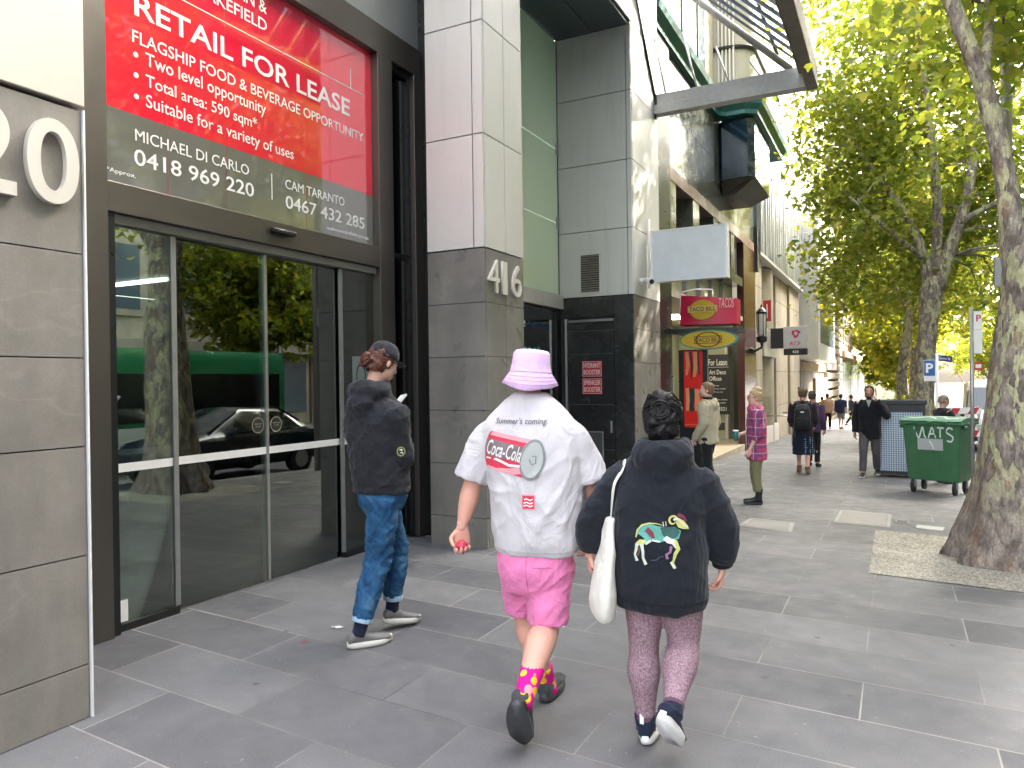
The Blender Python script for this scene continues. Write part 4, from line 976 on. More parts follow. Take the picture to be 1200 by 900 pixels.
tree('plane tree with forked trunk behind the blue parking sign', (.62, 20, gz(20)),
     [(.56, 20, gz(20) - .2, .36), (.56, 20, .3, .27), (.58, 20, 1.2, .225), (.66, 20, 2.6, .20), (.74, 20, 3.5, .24), (.80, 20, 4.0, .22)],
     [[(.74, 20, 3.6, .18), (.60, 19.9, 4.5, .12), (.28, 19.8, 5.4, .085), (-.25, 19.7, 6.3, .06), (-.9, 19.6, 7.4, .04)],
      [(.84, 20, 3.7, .19), (1.15, 20, 4.7, .15), (1.5, 20.1, 5.8, .11), (1.7, 20.2, 7.4, .08), (1.8, 20, 9.2, .05)],
      [(.82, 20, 3.9, .13), (.88, 19.6, 5.6, .10), (.7, 19.2, 7.6, .07), (.5, 19, 9.6, .04)],
      [(.62, 19.9, 4.4, .07), (-.1, 19, 5.0, .05), (-.9, 18.2, 5.7, .035)],
      [(1.3, 20, 5.2, .08), (2.0, 19.6, 5.5, .06), (3.0, 19.2, 5.9, .03)]],
     [((.1, 22.0, 7.6), (2.6, 2.6, 4.0)), ((-.65, 19.6, 7.2), (1.7, 2.6, 2.7)), ((2.3, 22.2, 6.9), (2.7, 2.6, 3.6)), ((.6, 20.2, 11), (3.0, 3.4, 2.6)), ((-.3, 21.4, 5.0), (1.9, 2.4, 1.7)), ((2.6, 22.6, 4.6), (2.2, 2.2, 1.9))], 760, 42, .135, 21, seg=24, twigs=120, thr=-.17)
tree('slender leaning plane tree farther down the kerb', (.32, 30, gz(30)),
     [(.32, 30, gz(30) - .2, .28), (.28, 30, .4, .20), (.16, 30, 1.6, .17), (.34, 30, 3.0, .15), (.45, 30, 4.4, .13), (.2, 30, 6, .11)],
     [[(.4, 30, 4.0, .10), (-.3, 30, 5.6, .08), (-1.2, 30, 7.4, .05)], [(.3, 30, 5, .10), (.8, 30, 7.2, .08), (1.2, 30, 9, .05)], [(.2, 30, 5.8, .09), (0, 29.6, 8, .06)]],
     [((-.1, 31.6, 8.2), (2.8, 3.2, 3.8)), ((-.4, 31.6, 5.0), (2.3, 2.8, 2.0)), ((2.0, 32, 6.5), (2.8, 3, 3.6))], 520, 36, .15, 31, 'leaf_far', seg=14, twigs=45, thr=-.2)
tree('plane tree far off between the leaning tree and the parking sign', (.85, 44, gz(44)),
     [(.85, 44, gz(44) - .2, .34), (.8, 44, .5, .24), (.85, 44, 3, .2), (.9, 44, 5, .18)],
     [[(.9, 44, 4.6, .14), (.2, 44, 7, .1), (-.6, 44, 9.5, .05)], [(.9, 44, 4.8, .14), (1.6, 44, 7.5, .1), (2, 44, 10, .05)]],
     [((.3, 44, 8.4), (3.0, 3.6, 4.4)), ((.2, 43, 5.0), (2.4, 3, 1.7)), ((2.2, 44, 7), (2.4, 3, 3.4))], 520, 44, .20, 41, 'leaf_far', seg=12, twigs=25, thr=-.2)
tree('small round plane tree farthest down the left kerb', (.6, 66, gz(66)),
     [(.6, 66, gz(66) - .2, .3), (.6, 66, 1, .22), (.6, 66, 4, .18)],
     [[(.6, 66, 3.6, .14), (-.4, 66, 6, .08)], [(.6, 66, 3.8, .14), (1.6, 66, 7, .08)]],
     [((.4, 66, 7.2), (3.2, 4, 4.6)), ((.2, 66, 3.6), (2.2, 3, 2.0))], 420, 44, .27, 51, 'leaf_far', seg=10, twigs=10, thr=-.25)
tree('plane tree past the small round one down the left kerb', (.4, 88, gz(88)),
     [(.4, 88, gz(88) - .2, .3), (.4, 88, 1, .22), (.4, 88, 4, .18)],
     [[(.4, 88, 3.6, .14), (-.6, 88, 6, .08)], [(.4, 88, 3.8, .14), (1.4, 88, 7, .08)]],
     [((0, 88, 6.5), (4.2, 4.6, 5.0)), ((-.5, 88, 2.4), (3.0, 3.4, 2.0))], 420, 42, .34, 53, 'leaf_far', seg=10, twigs=6, thr=-.3)
for i, (x, y, s, lb) in enumerate(((15.6, 24, 1.0, 'plane tree on the opposite kerb nearest the white van'), (15.6, 44, 1.05, 'plane tree on the opposite kerb, second along'), (15.2, 70, 1.1, 'plane tree on the opposite kerb, third along'), (14.6, 104, 1.2, 'plane tree at the far end of the opposite kerb'), (13.6, 138, 1.5, 'big tree low at the far right end of the road'), (.2, 112, 1.3, 'plane tree on the near kerb, far down the street'), (.0, 142, 1.5, 'plane tree on the near kerb at the very end'), (12.6, 176, 1.8, 'rounded tree standing where the road ends on the right'), (4.6, 186, 1.9, 'rounded tree closing the end of the street'))):
    g_ = gz(y)
    tree(lb, (x, y, g_), [(x, y, g_ - .2, .36*s), (x, y, g_ + 1, .26*s), (x + .1, y, g_ + 3.4, .21*s)],
         [[(x, y, g_ + 3, .16), (x - 1.2, y, g_ + 5.5, .1), (x - 2.2, y, g_ + 7.5, .05)], [(x, y, g_ + 3.2, .16), (x + 1.4, y, g_ + 6, .1), (x + 1.8, y, g_ + 8.5, .05)]],
         [((x, y, g_ + 7.0*s), (3.6*s, 4.2*s, 3.4*s)), ((x - 1, y, g_ + 4.6*s), (2.6*s, 3.2*s, 1.4*s))], 330, 40, .27, 61 + i, 'leaf_far', seg=10, twigs=12, thr=-.2, group='plane trees across the road' if y < 120 and x > 10 else 'trees at the end of the street')
# ------------------------------------------------------------------ figures
V = Vector
def skin(name, c): 
    if name in MATS: return MATS[name]
    g = N(name); p = g.pos('Object'); g.color(g.mix(g.ramp(g.noise(p, 9, 4), [(.3, (0,)*3), (.7, (1,)*3)]), mix3(c, .9), (min(1, c[0]*1.12), c[1]*1.0, c[2]*.98)))
    g.set(.5, 0, .35, Subsurface_Weight=.12, Subsurface_Scale=.02); g.b.inputs['Subsurface Radius'].default_value = (1, .35, .2); g.bump(g.noise(p, 220, 3), .1, .001); MATS[name] = g.m; return g.m
M['skin_fair'] = skin('fair_skin', (.66, .375, .29)); M['skin_tan'] = skin('tan_skin', (.48, .27, .185)); M['skin_pale'] = skin('pale_skin', (.66, .43, .34))
def cloth(name, c, vary=.12, rough=.88, bump=.22, weave=420, wr=.36):
    if name in MATS: return MATS[name]
    g = N(name); p = g.pos('Object'); f = g.noise(p, 5, 5); g.color(g.mix(f, mix3(c, 1 - vary), mix3(c, 1 + vary))); g.set(rough, 0, .2, Sheen_Weight=.12)
    q = g.mapped(p, (1, 1, .62), rot=(.35, .5, .2)); wn = g.n('TexNoise'); wn.inputs['Scale'].default_value = 6; wn.inputs['Detail'].default_value = 3; wn.inputs['Roughness'].default_value = .5; wn.inputs['Distortion'].default_value = 1.3; g.l(q, wn.inputs['Vector'])
    rid = g.math('POWER', g.math('SUBTRACT', 1, g.math('ABSOLUTE', g.math('SUBTRACT', g.math('MULTIPLY', wn.outputs['Fac'], 2), 1))), 4)
    b0 = g.n('Bump'); b0.inputs['Strength'].default_value = wr; b0.inputs['Distance'].default_value = .016; g.l(rid, b0.inputs['Height'])
    b1 = g.n('Bump'); b1.inputs['Strength'].default_value = bump; b1.inputs['Distance'].default_value = .0015; g.l(g.noise(p, weave, 2), b1.inputs['Height']); g.l(b0.outputs[0], b1.inputs['Normal']); g.l(b1.outputs[0], g.b.inputs['Normal'])
    MATS[name] = g.m; return g.m
def ring(c, ax, ay, n=20, p=2.0):
    out = []
    for k in range(n):
        a = 2*math.pi*k/n; ca, sa = math.cos(a), math.sin(a)
        out.append(c + ax*(math.copysign(abs(ca)**(2/p), ca)) + ay*(math.copysign(abs(sa)**(2/p), sa)))
    return out
def rounded(b, pts, radii, side=None, seg=14, k=4, aspect=1.0):
    """limb through joints; radii per joint, eased between; aspect squashes the section across the side vector"""
    P = [list(p) + [r] for p, r in zip(pts, radii)]; P = smooth_path(P, k); rings = []
    s0 = V(side) if side is not None else V((1, 0, 0))
    for i, p in enumerate(P):
        t = V((P[min(i+1, len(P)-1)] - P[max(i-1, 0)])[:3]).normalized()
        u = (s0 - t*s0.dot(t)); u = u.normalized() if u.length > 1e-4 else t.orthogonal().normalized(); v = t.cross(u)
        rings.append(ring(V(p[:3]), u*p[3], v*p[3]*aspect, seg))
    a, z = P[0], P[-1]
    b.loft(rings); return b
def cuffed(b, pts, radii, side=None, seg=18, depth=.05, wall=.80, aspect=1.0):
    """open ended sleeve or trouser leg: the surface turns inside at the hem"""
    P = smooth_path([list(p) + [r] for p, r in zip(pts, radii)], 5); rings = []
    s0 = V(side) if side is not None else V((1, 0, 0))
    ts = [V((P[min(i+1, len(P)-1)] - P[max(i-1, 0)])[:3]).normalized() for i in range(len(P))]
    for p, t in zip(P, ts):
        u = (s0 - t*s0.dot(t)).normalized(); v = t.cross(u); rings.append(ring(V(p[:3]), u*p[3], v*p[3]*aspect, seg))
    e, t = P[-1], ts[-1]; u = (s0 - t*s0.dot(t)).normalized(); v = t.cross(u)
    for dz, kk in ((0.004, .94), (-.004, wall), (-depth, wall*.97)): rings.append(ring(V(e[:3]) + t*dz, u*e[3]*kk, v*e[3]*kk*aspect, seg))
    b.loft(rings); return b
def fuse(b, voxel=.01, it=4, fac=.5):
    me = b.mesh('f'); o = bpy.data.objects.new('f', me); COL.objects.link(o)
    m = o.modifiers.new('r', 'REMESH'); m.mode = 'VOXEL'; m.voxel_size = voxel
    if it: s = o.modifiers.new('s', 'SMOOTH'); s.factor = fac; s.iterations = it
    r = evaluated(o); bpy.data.objects.remove(o); bpy.data.meshes.remove(me); r.materials.clear(); return r
def displace(me, fn):
    no = [V(v.normal) for v in me.vertices]
    for v, n in zip(me.vertices, no): v.co = v.co + n*fn(v.co, n)
    me.update(); return me
def join(*ms):
    bm = bmesh.new()
    for m in ms: bm.from_mesh(m)
    me = bpy.data.meshes.new('j'); bm.to_mesh(me); bm.free(); return me
def fb(p, s, o=0): return noise.fractal(V((p.x*s[0] + o, p.y*s[1], p.z*s[2])), 1, 2, 3)
def folds(amp=.008, s=(7, 7, 5), diag=.6, seed=0):
    """soft cloth folds that run slantwise; ridged noise makes creases rather than lumps"""
    def f(p, n):
        q = V((p.x + p.z*diag*.5, p.y, p.z - p.x*diag))
        a = fb(q, s, seed); r = 1 - abs(noise.noise(V((q.x*s[0]*.7 + seed, q.y*s[1]*.7, q.z*s[2]*1.3))))*2
        return amp*(.6*a + .55*max(0, r)**3 - .15)
    return f
def hand_mesh(wrist, d, n, s=1, curl=.7, k=1.0, spread=.12, thumb=.6, voxel=.0045, seg=8):
    """palm, four unequal fingers with knuckles, thumb off the side of the palm. d: finger direction, n: palm normal, s: thumb side along d x n"""
    d = V(d).normalized(); n = V(n); n = (n - d*n.dot(d)).normalized(); w_ = d.cross(n)*s; W = V(wrist); b = MB()
    rr = []
    for t, hw, th in ((-.03, .026, .020), (0, .028, .019), (.03, .037, .017), (.065, .042, .015), (.092, .041, .013), (.098, .034, .009)):
        rr.append(ring(W + d*t*k, w_*hw*k, n*th*k, 14, 2.6))
    b.loft(rr)
    for i, (off, L_, r_) in enumerate(((.031, .075, .0088), (.0105, .084, .009), (-.0105, .078, .0086), (-.031, .060, .0076))):
        p = W + d*.086*k + w_*off*k; a = .12 + curl*(.75 + .1*i); dd = (d + w_*(off*spread*8)).normalized(); pts = [p - dd*.02*k, p]
        rad = [r_*k, r_*1.08*k]
        for seg_, f_ in ((.46, 1.0), (.30, 1.15), (.24, .8)):
            cur = dd*math.cos(a) + n*math.sin(a); p = p + cur*L_*seg_*k; pts.append(p); rad.append(r_*k*(1.02 if seg_ > .4 else .92 if seg_ > .25 else .7)); a += curl*f_
        P = smooth_path([list(q) + [r] for q, r in zip(pts, rad)], 3)
        b.tube([q[:3] for q in P], [q[3] for q in P], seg)
    p = W + d*.022*k + w_*.026*k; dd = (d*.75 + w_*.75 + n*.25).normalized(); pts = [p - dd*.012*k, p, p + dd*.038*k]
    d2 = (d*.9 + w_*(.35 - thumb*.5) + n*(.25 + thumb*.7)).normalized(); pts.append(pts[-1] + d2*.03*k); d3 = (d*.8 + w_*(.1 - thumb*.6) + n*(.3 + thumb)).normalized(); pts.append(pts[-1] + d3*.024*k)
    P = smooth_path([list(q) + [r*k] for q, r in zip(pts, (.012, .0135, .0115, .010, .007))], 3); b.tube([q[:3] for q in P], [q[3] for q in P], seg)
    return fuse(b, voxel*k, 3) if voxel else b.mesh('hand')
def frame(yaw=0, pitch=0, roll=0):
    """columns right, forward, up; yaw turns to the left seen from above, pitch nods down"""
    return Matrix.Rotation(yaw, 3, 'Z') @ Matrix.Rotation(-pitch, 3, 'X') @ Matrix.Rotation(roll, 3, 'Y')
def head_shape(b, c, F, k=1.0, face=True):
    c = V(c); A = lambda x, y, z: c + F @ V((x*k, y*k, z*k))
    def el(x, y, z, rx, ry, rz, seg=16): b.ball(A(x, y, z), (rx*k, ry*k, rz*k), seg, m=F)
    el(0, -.005, .025, .076, .096, .092, 20); el(0, .025, -.045, .060, .068, .072); el(0, .055, -.085, .034, .034, .028, 12)
    el(0, .05, -.01, .062, .048, .07)
    if face:
        b.tube([A(0, .088, .022), A(0, .104, -.008), A(0, .116, -.030), A(0, .096, -.040)], [.010*k, .012*k, .0155*k, .010*k], 8)
        for s in (-1, 1):
            el(s*.031, .070, -.022, .026, .026, .022, 10); el(s*.033, .082, .036, .024, .012, .008, 10)
        el(0, .090, -.062, .026, .012, .007, 10); el(0, .089, -.074, .022, .012, .007, 10)
    for s in (-1, 1):
        b.ball(A(s*.079, -.008, -.008), (.010*k, .020*k, .033*k), 10, m=F @ Matrix.Rotation(s*.25, 3, 'Z'))
def face_parts(t, c, F, k=1.0, iris=(.05, .03, .02), brow=(.05, .03, .02), lip=(.42, .16, .14)):
    c = V(c); A = lambda x, y, z: c + F @ V((x*k, y*k, z*k))
    for s in (-1, 1):
        b = MB(); b.ball(A(s*.031, .082, .010), (.013*k, .009*k, .0085*k), 10, m=F); o = b.build('eye', mat('eye_white', (.75, .72, .68), .3), t, True)
        b = MB(); b.ball(A(s*.031, .0895, .010), (.006*k, .004*k, .006*k), 8, m=F); b.build('iris', mat('dark_iris', iris, .2), o, True)
        b = MB(); b.tube([A(s*.014, .094, .032), A(s*.034, .092, .040), A(s*.050, .078, .034)], [.004*k, .005*k, .003*k], 6); b.build('eyebrow', mat('brow_hair', brow, .8), t)
    b = MB(); b.ball(A(0, .096, -.067), (.024*k, .009*k, .0085*k), 10, m=F); b.build('mouth', mat('lip_skin', lip, .5), t, True)
def hair_mesh(c, F, k=1.0, front=.55, low=-.05, vol=1.12, strand=.006, seed=0, voxel=.009, extra=None, top=.0):
    """cap of hair: the skull's outer shell without the face, combed into strands"""
    c = V(c); b = MB(); A = lambda x, y, z: c + F @ V((x*k, y*k, z*k))
    b.ball(A(0, -.012, .032 + top), (.083*k*vol, .103*k*vol, .094*k*vol), 24, m=F)
    b.ball(A(0, -.045, -.015), (.074*k*vol, .066*k*vol, (.085 - low*.3)*k), 20, m=F)
    if extra: extra(b, A)
    me = fuse(b, voxel*k, 2)
    Fi = F.inverted()
    bm = bmesh.new(); bm.from_mesh(me)
    dead = []
    for v in bm.verts:
        q = Fi @ (v.co - c)/k
        if q.y > .035 + (q.z - .03)*front and q.z < .10 and q.y > .02 or q.z < low - .035: dead.append(v)
    bmesh.ops.delete(bm, geom=dead, context='VERTS')
    edge = [e for e in bm.edges if e.is_boundary]
    r = bmesh.ops.extrude_edge_only(bm, edges=edge)
    for g in r['geom']:
        if isinstance(g, bmesh.types.BMVert): g.co = c + (g.co - c)*.84
    bmesh.ops.recalc_face_normals(bm, faces=bm.faces); bm.to_mesh(me); bm.free(); me.update()
    def st(p, n):
        q = Fi @ (p - c)/k; a = math.atan2(q.x, q.z + .02); return strand*k*(noise.noise(V((a*9 + seed, q.y*9, q.z*4))) + .6*noise.noise(V((a*26, q.y*18 + seed, q.z*9))))
    return displace(me, st)
def shoe(t, ankle, heel, toe, w_=.10, upper='shoe', um=None, sm=None, h=.095, sole=.028, L_=None, boot=0, smooth=True, name='shoe'):
    """heel and toe points lie on the sole; the ankle gives the up side"""
    heel, toe, ankle = V(heel), V(toe), V(ankle); y = (toe - heel); L_ = L_ or y.length; y.normalize()
    z = ankle - heel; z = (z - y*z.dot(y)).normalized(); x = y.cross(z)
    P = lambda a, b_, c: heel + x*a + y*b_*L_ + z*c
    b = MB(); rings = []
    for f_, hw, hh, flat in ((-.02, .022, .050, 0), (.0, .033, h*.86, 0), (.10, .039, h, 0), (.24, .041, h*1.02, 0), (.36, .042, h*.92, 0), (.48, .045, h*.76, 0), (.62, .049, h*.63, 0), (.76, .049, h*.56, 0), (.88, .046, h*.56, 0), (.95, .037, h*.52, 0), (.985, .026, h*.44, 0), (1.0, .014, h*.36, 0)):
        hw *= w_/.10; rings.append([P(hw*math.copysign(abs(math.cos(a))**.8, math.cos(a)), f_, sole*.6 + (hh - sole*.6)*max(0, .5 + .5*math.sin(a))**.8) for a in [2*math.pi*j/16 for j in range(16)]])
    b.loft(rings)
    if boot: rounded(b, [P(0, .2, h*.6), P(0, .17, h + boot*.5), P(0, .15, h + boot)], [.048, .05, .055])
    me = fuse(b, .008, 3); o = obj(name, me, um, t, True)
    b = MB(); A, B_, C_ = [], [], []
    for j in range(28):
        a = 2*math.pi*j/28; s_, c_ = math.sin(a), math.cos(a); fy = .49 + .525*s_; hw = (.040 + .011*math.sin(min(1, max(0, fy))*2.6 - .3))*w_/.10*(1 - .25*max(0, fy - .8)/.2); xx = hw*math.copysign(abs(c_)**.62, c_); lift = .012*max(0, fy - .82)/.18 + .006*max(0, .08 - fy)/.08
        A.append(P(xx*.92, fy, lift)); B_.append(P(xx*1.04, fy, lift + sole*.35)); C_.append(P(xx*1.0, fy, lift*.8 + sole))
    b.loft([A, B_, C_]); b.build('sole', sm, o, True); return o
def torso_rings(b, rows, th=0, n=28, p=2.3):
    """rows: (x, y, z, half width, half depth); th turns the body to its right"""
    rx, fy = V((math.cos(th), -math.sin(th), 0)), V((math.sin(th), math.cos(th), 0))
    P = smooth_path(rows, 4); b.loft([ring(V(q[:3]), rx*q[3], fy*q[4], n, p) for q in [list(a) for a in P_rows(rows)]])
def P_rows(rows, k=4):
    P = [np.array(r, float) for r in rows]; out = []
    for i in range(len(P) - 1):
        p0, p1, p2, p3 = P[max(i-1, 0)], P[i], P[i+1], P[min(i+2, len(P)-1)]
        for j in range(k):
            t = j/k; out.append(.5*((2*p1) + (p2 - p0)*t + (2*p0 - 5*p1 + 4*p2 - p3)*t*t + (3*p1 - p0 - 3*p2 + p3)*t**3))
    out.append(P[-1]); return out
def body_mesh(J, F, th, k=1.0, girth=1.0, voxel=.011, hands=None, face=True, legk=1.0):
    b = MB(); rx = V((math.cos(th), -math.sin(th), 0)); j = {a: V(v) for a, v in J.items()}
    head_shape(b, j['head'], F, k, face)
    nk = j['neck']; hc = (j['hipL'] + j['hipR'])/2
    rounded(b, [nk + V((0, 0, -.05)), nk + V((0, 0, .03)), j['head'] + F @ V((0, -.02, -.05))], [.062*k, .055*k, .055*k], rx)
    up_ = nk - hc
    torso_rings(b, [(*(hc - up_*.08), .10*girth*k, .08*girth*k), (*hc, .14*girth*k, .095*girth*k), (*(hc + up_*.3), .135*girth*k, .095*girth*k), (*(hc + up_*.65), .155*girth*k, .11*girth*k), (*(hc + up_*.88), .14*girth*k, .085*k), (*(nk), .055*k, .055*k)], th)
    for s in 'LR':
        sh, el, wr = j['sh'+s], j['el'+s], j['wr'+s]; m = (el + wr)/2*1.0
        rounded(b, [nk.lerp(sh, .55) + V((0, 0, -.05)), sh, sh.lerp(el, .5), el, el.lerp(wr, .3), el.lerp(wr, .7), wr, wr + (wr - el).normalized()*.03], [.05*k, .056*girth*k, .050*girth*k, .041*girth*k, .043*girth*k, .034*girth*k, .027*k, .026*k], rx)
        hp, kn, an = j['hip'+s], j['kn'+s], j['an'+s]; back = (hp - kn).normalized()
        cb = -V((math.sin(th), math.cos(th), 0))*.018*k
        rounded(b, [hp + V((0, 0, .03)), hp.lerp(kn, .35), kn, kn.lerp(an, .30) + cb, kn.lerp(an, .62) + cb*.6, an, an + (an - kn).normalized()*.03], [.085*girth*k*legk, .076*girth*k*legk, .058*girth*k*legk, .062*girth*k*legk, .048*girth*k*legk, .036*k, .036*k], rx)
    me = fuse(b, voxel, 3)
    return join(me, *hands) if hands else me
def project(top, verts, faces, origin, right, facing, lift=.0025, name='print', m=None, parent=None):
    """lay a flat design (u to the right, v up, metres) onto a garment from outside; facing = the way the design looks"""
    bvh = BVHTree.FromPolygons([v.co for v in top.vertices], [list(p.vertices) for p in top.polygons])
    o, r_, f_ = V(origin), V(right).normalized(), V(facing).normalized(); vs_ = []
    for u, v in verts:
        p = o + r_*u + PZ*v; h = bvh.ray_cast(p + f_*.6, -f_)
        q = h[0] if h[0] is not None else p
        vs_.append(q + (f_*lift if h[0] is None else (h[1] if h[1].dot(f_) > 0 else f_)*lift))
    me = bpy.data.meshes.new(name); me.from_pydata([tuple(v) for v in vs_], [], faces); me.update()
    return obj(name, me, m, parent, True)
def grid_poly(poly, step=.012):
    """2-D outline filled with a fine net so that it can follow folds"""
    bm = bmesh.new(); f = bm.faces.new([bm.verts.new((x, y, 0)) for x, y in poly])
    xs = [p[0] for p in poly]; ys = [p[1] for p in poly]
    for ax, lo, hi in ((0, min(xs), max(xs)), (1, min(ys), max(ys))):
        c = lo + step
        while c < hi:
            bmesh.ops.bisect_plane(bm, geom=bm.verts[:] + bm.edges[:] + bm.faces[:], plane_co=(c, c, 0), plane_no=(1, 0, 0) if ax == 0 else (0, 1, 0)); c += step
    bmesh.ops.triangulate(bm, faces=bm.faces); bm.verts.index_update()
    r = [(v.co.x, v.co.y) for v in bm.verts], [[v.index for v in f.verts] for f in bm.faces]; bm.free(); return r
def text2d(s, width, height, bold=0, shear=0, cx=0, cy=0, rot=0):
    me = text_mesh(s, bold, 1, shear, 1, 2); bm = bmesh.new(); bm.from_mesh(me)
    bmesh.ops.delete(bm, geom=[f for f in bm.faces if f.normal.z < .9 or f.calc_center_median().z < 0], context='FACES'); bm.verts.index_update()
    xs = [v.co.x for v in bm.verts]; ys = [v.co.y for v in bm.verts]; mx, my = (min(xs)+max(xs))/2, (min(ys)+max(ys))/2; kx, ky = width/(max(xs)-min(xs)), height/(max(ys)-min(ys)); out = []
    for v in bm.verts:
        x, y = (v.co.x - mx)*kx, (v.co.y - my)*ky; out.append((cx + x*math.cos(rot) - y*math.sin(rot), cy + x*math.sin(rot) + y*math.cos(rot)))
    r = out, [[v.index for v in f.verts] for f in bm.faces]; bm.free(); return r
def stroke(pts, wd):
    vs_, fs = [], []; P = [V((*p, 0)) for p in pts]
    for i, p in enumerate(P):
        t = (P[min(i+1, len(P)-1)] - P[max(i-1, 0)]).normalized(); n = V((-t.y, t.x, 0)); w_ = wd[i] if isinstance(wd, (list, tuple)) else wd
        vs_ += [(p.x + n.x*w_, p.y + n.y*w_), (p.x - n.x*w_, p.y - n.y*w_)]
    for i in range(len(P) - 1): fs.append([2*i, 2*i+1, 2*i+3, 2*i+2])
    return vs_, fs
def merge2d(*ds):
    vs_, fs = [], []
    for v, f in ds: o = len(vs_); vs_ += v; fs += [[i + o for i in q] for q in f]
    return vs_, fs
def seam_ring(me, c, m, par, r=.0016, n=96, nm='hem_stitching', zf=None):
    bvh = BVHTree.FromPolygons([v.co for v in me.vertices], [list(p.vertices) for p in me.polygons]); c = V(c); pts = []
    for i in range(n + 1):
        a = 2*math.pi*i/n; d = V((math.cos(a), math.sin(a), 0)); h = bvh.ray_cast(c + d*.6, -d)
        if h[0] is not None and (h[0] - c).length < .4: pts.append(h[0] + d*.0004)
    b = MB(); b.tube(pts, r, 5, cap=False); return b.build(nm, m, par, True)
LOCY = YAW    # the three walkers near the camera are laid out in axes turned by this angle

# ---- man in the bucket hat
P1 = thing('person', 'man in lavender bucket hat, white printed T-shirt and pink shorts walking away', 'person', (-1.62, 3.28, 0), LOCY, 'people walking along the footpath')
th = R(20); rx = V((math.cos(th), -math.sin(th), 0)); fc = V((math.sin(th), math.cos(th), 0))
J = dict(head=(.012, .035, 1.725), neck=(.014, .0, 1.57), shR=(.186, -.063, 1.435), shL=(-.19, .077, 1.43), elL=(-.287, .085, 1.16), wrL=(-.338, .064, .965), elR=(.30, -.035, 1.17), wrR=(.305, .09, .93), hipR=(.115, -.03, .93), hipL=(-.06, .04, .93), knR=(.078, -.045, .50), anR=(-.036, -.345, .285), knL=(-.02, .17, .48), anL=(.085, .25, .09))
HF = frame(-th*.6, .05)
hL = hand_mesh((-.338, .062, .955), (-.06, .03, -1), (.25, -.95, .05), 1, .95, 1.06, thumb=.9); hR = hand_mesh((.305, .09, .925), (0, .1, -1), (-1, 0, 0), 1, .5, 1.0)
me = body_mesh(J, HF, th, 1.02, 1.16, .0105, [hL, hR]); obj('body', me, M['skin_fair'], P1, True)
b = MB()
torso_rings(b, [(.036, .0, .845, .208, .165), (.038, -.002, .93, .220, .178), (.042, 0, 1.08, .236, .185), (.042, 0, 1.22, .242, .180), (.028, 0, 1.36, .248, .165), (.012, .0, 1.45, .246, .138), (.008, .002, 1.520, .205, .115), (.010, .0, 1.585, .138, .098), (.013, .0, 1.632, .080, .078)], th, 36, 2.5)
cuffed(b, [(-.09, .05, 1.41), (-.185, .075, 1.415), (-.240, .075, 1.33), (-.292, .075, 1.195)], [.075, .084, .086, .090], rx, wall=.72)
cuffed(b, [(.11, -.04, 1.41), (.195, -.06, 1.415), (.250, -.05, 1.33), (.304, -.045, 1.195)], [.075, .084, .086, .090], rx, wall=.72)
shirt = fuse(b, .008, 14)
fA, fB = folds(.016, (5, 5, 3.0), .75, 3), folds(.010, (11, 11, 4), -.5, 8)
def shirt_f(p, n):
    lower = max(0, min(1, (1.45 - p.z)/.3)); arm = 1 if abs(p.x - .03) > .2 else 0
    drape = math.sin(((p.x - .03)*math.cos(.5) - (p.z - 1.1)*math.sin(.5))*34 + 2.2*noise.noise(V((p.x*3, p.y*3, p.z*2))))
    hemk = min(1, max(0, (p.z - .85)/.12) + .25); return hemk*(fA(p, n) + fB(p, n))*(.45 + .75*lower) + .007*lower*drape*max(0, noise.noise(V((p.x*4 + 9, p.y*4, p.z*3))) + .25)
displace(shirt, shirt_f)
M['tee'] = cloth('white_cotton_jersey', (.56, .525, .545), .03, .9, .15, 600, .30)
TEE = obj('t_shirt', shirt, M['tee'], P1, True)
for z_ in (.868, .874): seam_ring(shirt, (.036, 0, z_), cloth('tee_thread', (.40, .37, .39)), TEE)
oP = V((.02, 0, 0))    # prints on the back: design coordinates around this axis
def pr(d, z, m, lift, name='print', cx=-.055): return project(shirt, d[0], d[1], oP + rx*cx + PZ*z, rx, -fc, lift, name, m, TEE)
ink = mat('grey_print_ink', (.13, .11, .14), .8)
pr(text2d("Summer's coming.", .265, .038, .006, .15), 1.49, ink, .006, 'slogan_print', cx=-.015)
rd, rd2 = mat('red_print_ink', (.60, .035, .075), .75), mat('pale_red_print_ink', (.78, .30, .34), .75)
gr, gr2, gd = mat('grey_can_print', (.26, .27, .27), .7), mat('light_grey_can_print', (.40, .41, .40), .7), mat('dark_can_print', (.20, .15, .16), .7)
tl = -.20; cA = lambda x, y: (1.12*(x*math.cos(tl) - y*math.sin(tl)), 1.12*(x*math.sin(tl) + y*math.cos(tl)))
can = [cA(-.135 - .018*math.cos(a), .073*math.sin(a)) for a in [math.pi/2 + k*math.pi/10*-1 for k in range(0, 11)]]
can = [cA(.08, .082)] + [cA(-.115 - .022*math.sin(k*math.pi/10), .078*math.cos(k*math.pi/10)) for k in range(11)] + [cA(.08, -.082)]
pr(grid_poly(can), 1.335, rd, .003, 'can_print')
pr(grid_poly([cA(.08, .082), cA(-.11, .078), cA(-.12, .060), cA(.08, .064)]), 1.335, rd2, .0045, 'can_print')
pr(grid_poly([cA(.09, -.030), cA(.05, -.040), cA(0, -.060), cA(-.06, -.072), cA(-.11, -.070), cA(-.10, -.079), cA(.02, -.082), cA(.09, -.06)]), 1.335, rd2, .0045, 'can_print')
pr(grid_poly([cA(-.137, .01), cA(-.125, .045), cA(.055, .045), cA(.06, -.018), cA(-.12, -.03)]), 1.335, gd, .004, 'can_print')
sc = text2d('Coca-Cola', .192, .074, .012, .28, *cA(-.036, .010), tl); pr(sc, 1.335, mat('white_print_ink', (.80, .76, .76), .7), .0065, 'can_lettering')
